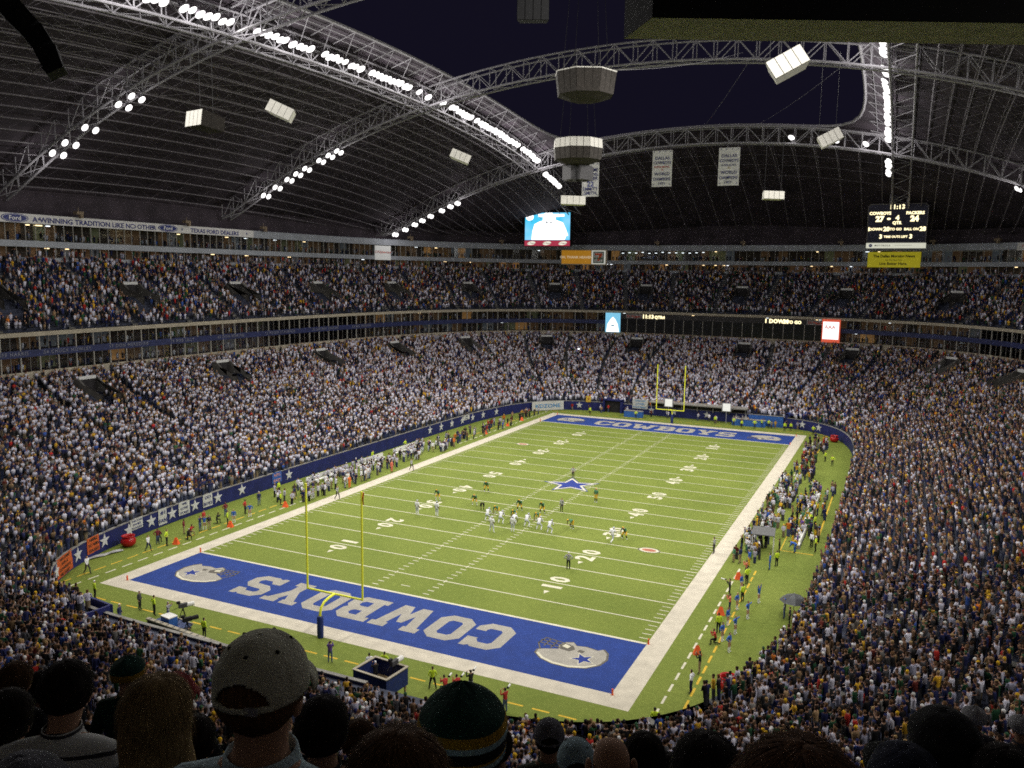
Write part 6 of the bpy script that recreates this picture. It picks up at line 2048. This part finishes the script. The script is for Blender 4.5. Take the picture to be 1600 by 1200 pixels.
mass(80, (27.6, 30.9), (18, 52), PR_MIX + np.array([0, 0, 0, 0, 0, 0, 0, 0, 0, 0, 0, 0, 8, 10, 0, 0, 0, 0]), 'staff and photographers crowding the far gold sideline', math.pi / 2)
mass(58, (-31.0, -27.2), (14, 54), PR_MIX + np.array([0, 0, 0, 0, 0, 0, 0, 0, 0, 0, 0, 0, 8, 8, 0, 0, 6, 3]), 'staff and photographers along the far white sideline', -math.pi / 2)
mass(30, (-24, 24), (61.2, 63.6), PR_MIX + np.array([8, 0, 0, 0, 0, 0, 0, 0, 0, 0, 0, 0, 3, 6, 0, 0, 3, 1]), 'people standing behind the far end line', math.pi)
WHT = np.zeros(18); WHT[0] = 6; WHT[1] = 3; WHT[3] = 1.2; WHT[5] = 1
mass(105, (-32.6, -27.0), (-27, 14), WHT, 'players and staff crowding the white team area', -math.pi / 2)
mass(84, (26.9, 29.8), (-22, 17), PR_MIX + np.array([20, 10, 8, 0, 0, 0, 0, 0, 0, 4, 4, 8, 0, 0, 0, 0, 3, 0]), 'players and staff crowding the gold side border', math.pi / 2)
mass(46, (30.6, 34.6), (-12, 14), PR_MIX + np.array([16, 6, 4, 0, 0, 0, 0, 0, 0, 4, 2, 8, 0, 0, 0, 0, 3, 0]), 'staff around the gold benches', math.pi / 2)
mass(26, (-13, 7), (-69, -65.2), PR_MIX, 'people standing on the sunken walk behind the near barrier', 0)

# --- the nearest spectators of the lower tier, one by one
for k, (x, y, z, a) in enumerate(near_seats):
    t = random.choice(['white', 'white', 'grey', 'navy', 'black', 'charcoal', 'green', 'gold', 'maroon', 'tan']); h_ = random.choice(['dark', 'brown', 'white', 'gold', 'navy', 'blond', 'green'])
    p = random.choice(['standing', 'standing', 'crossed', 'cheering', 'hips'])
    lb = 'spectator in %s top, %s %s, %s in rows under the front rail' % (t, h_, 'hair' if h_ in ('dark', 'brown', 'blond') else 'cap', {'standing': 'standing', 'crossed': 'arms folded', 'cheering': 'arms up', 'hips': 'hands on hips'}[p])
    person(x, y, p, (-math.sin(a), math.cos(a)), t, random.choice(['denim', 'black', 'khaki']), h_, lb, 'spectators in the nearest rows of the lower tier', z=z)
# ================================================================== the spectators in the nearest rows of the upper tier
BIG = bake_poses({'big_standing': (joints(el=(.27, -.01, 1.15), wr=(.24, .12, .98), ha=(.2, .2, .96)), {'chest': 1.05, 'skull': .92, 'jaw': .92, 'crown': .95}),
                  'big_broad': (joints(chest=(0, .04, 1.33), sh=(.22, .02, 1.40), el=(.32, .06, 1.14), wr=(.22, .24, 1.05), ha=(.16, .3, 1.05), neck=(0, .10, 1.48), jaw=(0, .15, 1.55), skull=(0, .17, 1.65), crown=(0, .17, 1.725)), {'chest': 1.25, 'spine': 1.2, 'sh': 1.2, 'skull': .92, 'jaw': .95, 'crown': .95}),
                  'big_hands_up': (joints(elR=(.30, .10, 1.52), wrR=(.20, .16, 1.82), haR=(.18, .18, 1.92)), {'skull': .92, 'jaw': .92, 'crown': .95})}, 2)
PM.update(BIG)
SK = {k: Vector(POSES_J) for k, POSES_J in {'big_standing': (0, .02, 1.67), 'big_broad': (0, .17, 1.65), 'big_hands_up': (0, .02, 1.67)}.items()}


def hair_mat(name, c0, c1):
    m = bpy.data.materials.new(name); t, p = nt(m)
    tc = t.nodes.new('ShaderNodeTexCoord'); mp = t.nodes.new('ShaderNodeMapping'); mp.inputs['Scale'].default_value = (60, 60, 5)
    n = t.nodes.new('ShaderNodeTexNoise'); n.inputs['Scale'].default_value = 3; n.inputs['Detail'].default_value = 4
    r = t.nodes.new('ShaderNodeValToRGB'); r.color_ramp.elements[0].color = (*c0, 1); r.color_ramp.elements[1].color = (*c1, 1); r.color_ramp.elements[0].position = .35; r.color_ramp.elements[1].position = .7
    b = t.nodes.new('ShaderNodeBump'); b.inputs['Strength'].default_value = .6; b.inputs['Distance'].default_value = .004
    t.links.new(tc.outputs['Object'], mp.inputs[0]); t.links.new(mp.outputs[0], n.inputs['Vector']); t.links.new(n.outputs['Fac'], r.inputs[0]); t.links.new(r.outputs[0], p.inputs['Base Color'])
    t.links.new(n.outputs['Fac'], b.inputs['Height']); t.links.new(b.outputs[0], p.inputs['Normal'])
    p.inputs['Roughness'].default_value = .8; p.inputs['Specular IOR Level'].default_value = .12
    return m


HM = {'dark': hair_mat('dark_hair', (.012, .009, .008), (.035, .026, .022)), 'brown': hair_mat('brown_hair', (.06, .03, .014), (.16, .085, .04)), 'blond': hair_mat('fair_hair', (.18, .12, .05), (.42, .30, .15)), 'grey': hair_mat('grey_hair', (.25, .25, .25), (.5, .5, .5)), 'chestnut': hair_mat('chestnut_hair', (.05, .022, .01), (.17, .075, .028))}


def fabric(name, col, scale=140):
    if name in MATS: return MATS[name]
    m = mat(name, col, .9, 0, .14, 14)
    t = m.node_tree; p = t.nodes['Principled BSDF']
    tc = t.nodes.new('ShaderNodeTexCoord'); n = t.nodes.new('ShaderNodeTexNoise'); n.inputs['Scale'].default_value = scale
    n2 = t.nodes.new('ShaderNodeTexNoise'); n2.inputs['Scale'].default_value = 9
    ad = t.nodes.new('ShaderNodeMath'); ad.operation = 'MULTIPLY_ADD'; ad.inputs[1].default_value = 5.0
    b = t.nodes.new('ShaderNodeBump'); b.inputs['Strength'].default_value = .6; b.inputs['Distance'].default_value = .012
    t.links.new(tc.outputs['Object'], n.inputs['Vector']); t.links.new(tc.outputs['Object'], n2.inputs['Vector'])
    t.links.new(n2.outputs['Fac'], ad.inputs[0]); t.links.new(n.outputs['Fac'], ad.inputs[2])
    t.links.new(ad.outputs[0], b.inputs['Height']); t.links.new(b.outputs[0], p.inputs['Normal'])
    return m


def striped_mat(name, base, line, freq, width_, axis='Z'):
    m = bpy.data.materials.new(name); t, p = nt(m)
    tc = t.nodes.new('ShaderNodeTexCoord'); w = t.nodes.new('ShaderNodeTexWave'); w.bands_direction = axis; w.inputs['Scale'].default_value = freq; w.inputs['Distortion'].default_value = .6; w.inputs['Detail Scale'].default_value = 1.2
    r = t.nodes.new('ShaderNodeValToRGB'); r.color_ramp.elements[0].color = (*line, 1); r.color_ramp.elements[1].color = (*base, 1); r.color_ramp.elements[0].position = width_; r.color_ramp.elements[1].position = width_ + .03
    t.links.new(tc.outputs['Object'], w.inputs['Vector']); t.links.new(w.outputs['Fac'], r.inputs[0]); t.links.new(r.outputs[0], p.inputs['Base Color'])
    p.inputs['Roughness'].default_value = .9
    return m


rf = random.Random(21)


def shell(mb, rx, ry, rz, z0f, cx=(0, 0, 0), seg=28, rows=14, front_cut=None, ridge=0.0, noise=0.0, mi=0, flare=0.0, zlow=None):
    """upper part of an ellipsoid; z0f = lowest angle; hair leaves the face free when front_cut is set"""
    ph = [rf.uniform(0, 6.28) for _ in range(8)]
    o = len(mb.v); idx = {}
    for j in range(rows + 1):
        el = math.pi / 2 + (z0f - math.pi / 2) * j / rows
        for i in range(seg):
            az = 2 * math.pi * i / seg
            rr = 1 + ridge * math.sin(az * 9 + ph[0] + j * .3) + noise * (math.sin(az * 3 + ph[1] + j * .8) + math.sin(az * 5 + ph[2] - j * 1.1) * .6)
            x = rx * math.cos(el) * math.cos(az) * rr; y = ry * math.cos(el) * math.sin(az) * rr; z = rz * math.sin(el) * (1 + noise * .5 * math.sin(az * 2 + ph[3]))
            if zlow is not None and el < 0:
                k = (-el) / (-z0f)
                x = rx * math.cos(az) * (1 + flare * k) * rr * (1 - .1 * k); y = ry * math.sin(az) * rr; z = zlow * k
            idx[(j, i)] = len(mb.v); mb.v.append((cx[0] + x, cx[1] + y, cx[2] + z))
    for j in range(rows):
        el = math.pi / 2 + (z0f - math.pi / 2) * (j + .5) / rows
        for i in range(seg):
            az = 2 * math.pi * (i + .5) / seg
            if front_cut is not None and el < front_cut and math.sin(az) > .25: continue
            mb.f.append([idx[(j, i)], idx[(j + 1, i)], idx[(j + 1, (i + 1) % seg)], idx[(j, (i + 1) % seg)]]); mb.m.append(mi)
    return mb


def thick(o, t):
    md = o.modifiers.new('thickness', 'SOLIDIFY'); md.thickness = t; md.offset = 1
    return o


def fan(name, head, label, pose, top, hair='dark', legs='denim', face=(-.42, .9), skin='skin', extra=None, hs=1.0, forearm=None):
    """a spectator whose head centre is at HEAD"""
    head = CAMP + (Vector(head) - CAMP) * 1.24
    sk = SK[pose] * hs
    fx, fy = Vector((face[0], face[1])).normalized()
    rz = math.atan2(-fx, fy)
    R = Matrix.Rotation(rz, 3, 'Z')
    loc = Vector(head) - R @ sk
    o = link('person', PM[pose]); o.location = loc; o.rotation_euler = (0, 0, rz); o.scale = (hs, hs, hs)
    cols = {'top': top, 'legs': CL[legs], 'skin': CL[skin], 'head': CL[skin], 'forearm': forearm or top, 'shoe': CL['black'], 'shin': CL[legs], 'hips': CL[legs]}
    for i, k in enumerate(SLOTS):
        o.material_slots[i].link = 'OBJECT'; o.material_slots[i].material = cols[k]
    tag(o, label, 'person', 'spectators in the rows before the camera')
    N_PEOPLE[0] += 1
    sk = SK[pose]
    # ears
    for s in (-1, 1):
        mb = MB(); shell(mb, .014, .026, .034, -math.pi / 2 + .01, tuple(sk + Vector((s * .088, -.005, -.03))), 8, 8); mb.build('ear', CL[skin], o, True)
    mb = MB(); shell(mb, .014, .02, .026, -math.pi / 2 + .01, tuple(sk + Vector((0, .118, -.045))), 8, 6); mb.build('nose', CL[skin], o, True)
    SKN[o.name] = .03 + (.07 if pose == 'big_broad' else -.02)
    collar(o, top, 1.0 if top.name != 'pale_teal_shirt' else 1.08)
    if extra: extra(o, sk)
    return o


def strands(o, sk, kind, rx, ry, rz, n, low, out=.012, front=True, zlow=None):
    mb = MB(); w = .0016
    for _ in range(n):
        az = rf.uniform(0, 2 * math.pi); e0 = rf.uniform(.35, 1.45); L = rf.uniform(.5, 1.1)
        if math.sin(az) > .3 and e0 - L < .1: L = max(.15, e0 - .15)
        pts = []; lift = rf.uniform(.0, out); sw = rf.uniform(-.35, .35)
        for k in range(5):
            q = k / 4; el = max(e0 - L * q, low); a = az + sw * q
            r = 1 + (.004 + lift * q) / .1
            p = Vector((rx * math.cos(el) * math.cos(a) * r, ry * math.cos(el) * math.sin(a) * r, rz * math.sin(el) * r))
            if zlow is not None and el < 0: p = Vector((rx * math.cos(a) * r * 1.02, ry * math.sin(a) * r, zlow * (-el) / 1.0))
            pts.append(sk + p + Vector((0, -.008, .012)))
        t = Vector((-math.sin(az), math.cos(az), 0)) * w
        o0 = len(mb.v)
        for k, p in enumerate(pts):
            f = 1 - .7 * k / 4
            mb.v += [tuple(p - t * f), tuple(p + t * f)]
        for k in range(4):
            mb.f.append([o0 + 2 * k, o0 + 2 * k + 1, o0 + 2 * k + 3, o0 + 2 * k + 2]); mb.m.append(0)
    ob = mb.build('hair_strands', HM[kind], o); ob['kind'] = 'stuff'


def collar(o, m, big=1.0):
    mb = MB(); mb.lathe([(.105 * big, 1.435), (.088 * big, 1.47), (.080 * big, 1.515), (.074 * big, 1.52), (.074 * big, 1.46)], 20)
    c = SKN.get(o.name, 0)
    mb.v = [(x, y * 1.05 + c, z) for x, y, z in mb.v]
    mb.build('collar', m, o, True)


SKN = {}


def short_hair(kind, big=1.0):
    def f(o, sk):
        mb = MB(); shell(mb, .099 * big, .116 * big, .112 * big, -.75, tuple(sk + Vector((0, -.008, .012))), 44, 16, .12, .02, .035)
        thick(mb.build('hair', HM[kind], o, True), .008)
        strands(o, sk, kind, .101 * big, .118 * big, .114 * big, 900, -.85)
    return f


def long_hair(kind, big=1.0, low=-.30):
    def f(o, sk):
        mb = MB(); shell(mb, .108 * big, .122 * big, .118 * big, -1.0, tuple(sk + Vector((0, -.012, .012))), 56, 22, .05, .022, .03, 0, .18, low)
        thick(mb.build('hair', HM[kind], o, True), .01)
        strands(o, sk, kind, .112 * big, .128 * big, .122 * big, 1400, -1.0, .016, True, low)
    return f


def cap(m, hair='dark', holes=True, eyelet=True, button=True, brim_m=None):
    def f(o, sk):
        c = sk + Vector((0, 0, .012))
        mb = MB(); shell(mb, .097, .114, .10, -.95, tuple(sk + Vector((0, -.006, 0))), 28, 14, -.02, .015, .02); thick(mb.build('hair', HM[hair], o, True), .004)
        # crown of six panels, arch-shaped opening at the back
        mb = MB(); seg, rows = 120, 34; idx = {}
        for j in range(rows + 1):
            el = math.pi / 2 - (math.pi / 2 + .12) * j / rows
            for i in range(seg):
                az = 2 * math.pi * i / seg
                seam = 1 - .012 * math.exp(-(((az * 6 / (2 * math.pi)) % 1 - .5) / .06) ** 2)
                r = seam * (1 + .012 * math.sin(az * 4 + j * .5))
                idx[(j, i)] = len(mb.v)
                mb.v.append((c.x + .108 * math.cos(el) ** .9 * math.cos(az) * r, c.y + .124 * math.cos(el) ** .9 * math.sin(az) * r, c.z + .118 * math.sin(el)))
        for j in range(rows):
            el = math.pi / 2 - (math.pi / 2 + .12) * (j + .5) / rows
            for i in range(seg):
                az = 2 * math.pi * (i + .5) / seg
                back = az - 1.5 * math.pi
                if holes and abs(back) < .62 and el < .42 * math.sqrt(max(0, 1 - (back / .62) ** 2)) + .0 and el > -.02: continue
                mb.f.append([idx[(j, i)], idx[(j + 1, i)], idx[(j + 1, (i + 1) % seg)], idx[(j, (i + 1) % seg)]]); mb.m.append(0)
        thick(mb.build('cap_crown', m, o, True), .003)
        mb = MB(); n = 14; vs = []
        for i in range(n + 1):
            az = math.pi * (.16 + .68 * i / n)
            for k in range(4):
                q = k / 3
                vs.append((c.x + (.108 + .008 * q) * math.cos(az) * (1 + .05 * q), c.y + .120 * math.sin(az) + .085 * q * math.sin((i / n) * math.pi) ** .6, c.z + .0 - .03 * q - .018 * abs(math.cos(az)) * q))
        fs = [(i * 4 + k, i * 4 + k + 1, (i + 1) * 4 + k + 1, (i + 1) * 4 + k) for i in range(n) for k in range(3)]
        mb.add(vs, fs); thick(mb.build('brim', brim_m or m, o, True), .004)
        if button:
            mb = MB(); shell(mb, .009, .009, .006, 0, (c.x, c.y, c.z + .117), 10, 4); mb.build('button', m, o, True)
        if eyelet:
            for k in range(6):
                az = math.pi / 6 + k * math.pi / 3; el = .95
                p = Vector((c.x + .110 * math.cos(el) ** .9 * math.cos(az), c.y + .126 * math.cos(el) ** .9 * math.sin(az), c.z + .120 * math.sin(el)))
                mb = MB(); shell(mb, .0055, .0055, .0055, -math.pi / 2 + .01, tuple(p), 8, 6); mb.build('eyelet', M_black, o)
        if holes:
            mb = MB(); mb.tube([(c.x + .108 * math.cos(a), c.y + .124 * math.sin(a), c.z - .008) for a in np.linspace(1.5 * math.pi - .7, 1.5 * math.pi + .7, 9)], .008, 5); mb.build('strap', m, o, True)
            mb = MB(); mb.box((c.x + .03, c.y - .124, c.z - .006), (.03, .006, .018)); mb.build('buckle', M_steel, o)
    return f


def beanie(rings, tall=1.0, r=1.0, fold=True, tassel=False):
    """knit hat; rings = list of (height fraction where it ends, material)"""
    def f(o, sk):
        c = sk + Vector((0, -.004, -.015)); seg = 40; rows = 26
        mb = MB(); idx = {}
        for j in range(rows + 1):
            q = j / rows
            z = .155 * tall * q
            rad = (1 - max(0, (q - .35) / .65) ** 2.2 * .97) * (1.02 + .05 * math.sin(q * 3.0))
            for i in range(seg):
                az = 2 * math.pi * i / seg
                k = 1 + .010 * math.sin(az * 20)
                idx[(j, i)] = len(mb.v); mb.v.append((c.x + .112 * r * rad * math.cos(az) * k, c.y + .128 * r * rad * math.sin(az) * k, c.z + z + .004 * math.sin(az * 3)))
        for j in range(rows):
            q = (j + .5) / rows
            mi = next((n for n, (e, m) in enumerate(rings) if q <= e), len(rings) - 1)
            for i in range(seg):
                mb.f.append([idx[(j, i)], idx[(j, (i + 1) % seg)], idx[(j + 1, (i + 1) % seg)], idx[(j + 1, i)]]); mb.m.append(mi)
        thick(mb.build('knit_hat', [m for _, m in rings], o, True), .006)
        if fold:
            mb = MB(); mb.lathe([(.114 * r, 0), (.122 * r, .012), (.122 * r, .045), (.113 * r, .055)], 36, 0, (c.x, c.y, c.z - .004))
            mb.v = [(x, c.y + (y - c.y) * 1.13, z) for x, y, z in mb.v]; mb.build('folded_edge', rings[0][1], o, True)
    return f


def hood(m):
    def f(o, sk):
        mb = MB(); shell(mb, .125, .14, .135, -.9, tuple(sk + Vector((0, -.015, .005))), 36, 16, .25, .01, .03); thick(mb.build('hood', m, o, True), .012)
    return f


F_teal = fabric('pale_teal_shirt', (.46, .60, .66)); F_dark = fabric('dark_coat', (.015, .015, .018)); F_navy = fabric('navy_coat', (.016, .02, .045)); F_grn = fabric('forest_fleece', (.015, .05, .035))
F_plaid = fabric('plaid_shirt', (.10, .13, .10)); F_grey = fabric('grey_fleece', (.10, .10, .12)); F_tan = fabric('tan_cap', (.58, .58, .46)); F_gcap = fabric('grey_cap', (.17, .17, .20)); F_bcap = fabric('pale_blue_cap', (.36, .50, .56)); F_rcap = fabric('red_cap', (.28, .025, .03))
F_str = striped_mat('pinstriped_shirt', (.66, .68, .66), (.04, .04, .05), 5.2, .10)
K_green = fabric('knit_green', (.012, .055, .04), 90); K_gold = fabric('knit_gold', (.40, .24, .02), 90); K_pale = fabric('knit_pale_blue', (.34, .50, .55), 90); K_black = fabric('knit_black', (.012, .014, .014), 90)
K_white = fabric('white_knit', (.45, .45, .48), 90)

fan('cap', (40.536, -108.039, 29.045), 'person in tan cap with open strap back and pale teal shirt, biggest head in front', 'big_standing', F_teal, face=(-.30, .95), extra=cap(F_tan, 'brown'), hs=1.0)
fan('stripe', (38.98, -107.33, 28.34), 'person with dark hair bent forward in a pale shirt with dark stripes', 'big_broad', F_str, face=(-.55, .85), extra=short_hair('dark'), hs=1.02)
fan('blonde', (39.816, -107.665, 28.625), 'person with long fair hair between the striped shirt and the tan cap', 'big_standing', F_dark, face=(-.45, .9), extra=long_hair('blond', 1.0, -.22), hs=.97)
fan('beanie', (37.375, -105.764, 27.335), 'person in small green and gold knit hat by the rail behind the striped shirt', 'big_standing', F_grn, extra=beanie([(.35, K_gold), (.75, K_green), (1, K_green)], 1.0))
fan('redcap', (38.865, -106.751, 28.004), 'person in dark red cap beyond the fair haired head', 'big_standing', F_dark, extra=cap(F_rcap, 'dark', False))
fan('knit', (40.67, -107.474, 28.655), 'person in big dark green knit hat with gold and pale blue bands', 'big_standing', F_dark, face=(-.35, .93), extra=beanie([(.07, K_black), (.15, K_pale), (.21, K_gold), (.36, K_black), (.44, K_pale), (.52, K_gold), (1, K_green)], 1.45, 1.14, False), hs=1.0)
fan('brownhair', (40.902, -108.128, 28.985), 'person with bushy dark brown hair at the bottom left of the big knit hat', 'big_standing', F_dark, extra=short_hair('brown', 1.06))
fan('graycap', (39.921, -105.037, 27.197), 'person in slate grey cap with plaid shirt standing at the rail', 'big_standing', F_plaid, extra=cap(F_gcap, 'dark'))
fan('bluecap', (40.358, -105.776, 27.58), 'person in pale blue cap left of the bald head', 'big_standing', F_dark, extra=cap(F_bcap, 'dark'))
fan('bald', (40.874, -106.874, 28.345), 'bald person in dark coat at the bottom between pale cap and dark hair', 'big_standing', F_navy, skin='skin')
fan('d1000', (40.72, -105.916, 27.78), 'person with dark hair just right of the bald head', 'big_standing', F_dark, extra=short_hair('dark', 1.04))
fan('d1045', (40.733, -105.493, 27.46), 'person with dark hair at the rail below the lone lime guard', 'big_standing', F_grey, extra=short_hair('dark'))
fan('d1100', (41.214, -107.122, 28.53), 'person with bushy dark hair between the rail and the long chestnut hair', 'big_standing', F_dark, extra=short_hair('dark', 1.1))
fan('longhair', (41.513, -107.964, 29.03), 'person with long chestnut hair, widest head at the bottom right', 'big_standing', F_dark, face=(-.25, .95), extra=long_hair('chestnut', 1.1, -.3))
fan('black1475', (41.806, -106.419, 28.40), 'person in black hood, tallest dark shape before the gold crowd', 'big_standing', F_dark, extra=hood(F_dark))
fan('wh1522', (42.421, -101.04, 25.937), 'person in white knit hat and grey coat, left one of two', 'big_standing', F_grey, extra=beanie([(1, K_white)], 1.0))
fan('wh1550', (42.579 + .22, -100.97, 25.911), 'person in white knit hat and grey coat, right one of two', 'big_standing', F_grey, extra=beanie([(1, K_white)], 1.0))
fan('left10', (38.772, -107.42, 28.22), 'person with dark hair cut off by the left edge of the picture', 'big_standing', F_dark, extra=short_hair('dark', 1.05))
fan('l20', (37.291, -106.423, 27.57), 'person with brown hair farthest left at the rail', 'big_standing', F_dark, extra=short_hair('brown'))
fan('l60', (37.058, -106.121, 27.33), 'person with dark hair second from the left at the rail', 'big_standing', F_navy, extra=short_hair('dark'))
fan('d500', (39.868, -107.015, 28.26), 'person with black hair and dark coat just right of the tan cap', 'big_standing', F_dark, extra=short_hair('dark', 1.08))
fan('d770', (39.811, -105.509, 27.37), 'person with dark hair in the gap right of the big knit hat', 'big_standing', F_dark, extra=short_hair('dark'))
fan('hood30', (39.768, -108.019, 28.56), 'person in grey hood at the bottom left corner', 'big_standing', F_grey, extra=hood(F_grey))
fan('d1420', (41.7, -106.585, 28.34), 'person in navy hood left of the tall black hood', 'big_standing', F_navy, extra=hood(F_navy))
fan('d1580', (41.962, -106.562, 28.40), 'person with dark hair at the bottom right corner', 'big_standing', F_dark, extra=short_hair('dark', 1.05))
fan('d560', (39.262, -105.967, 27.50), 'person with brown hair at the rail between the tan cap and the big knit hat', 'big_standing', F_dark, extra=short_hair('brown'))
fan('d300', (39.162, -106.932, 27.98), 'person with dark hair half hidden between red cap and tan cap', 'big_standing', F_dark, extra=short_hair('dark'))
fan('d1385', (41.67, -105.046, 27.52), 'person in pale blue knit hat at the rail by the gold crowd', 'big_standing', F_dark, extra=beanie([(1, K_black)], 1.0))
print('people', N_PEOPLE[0])
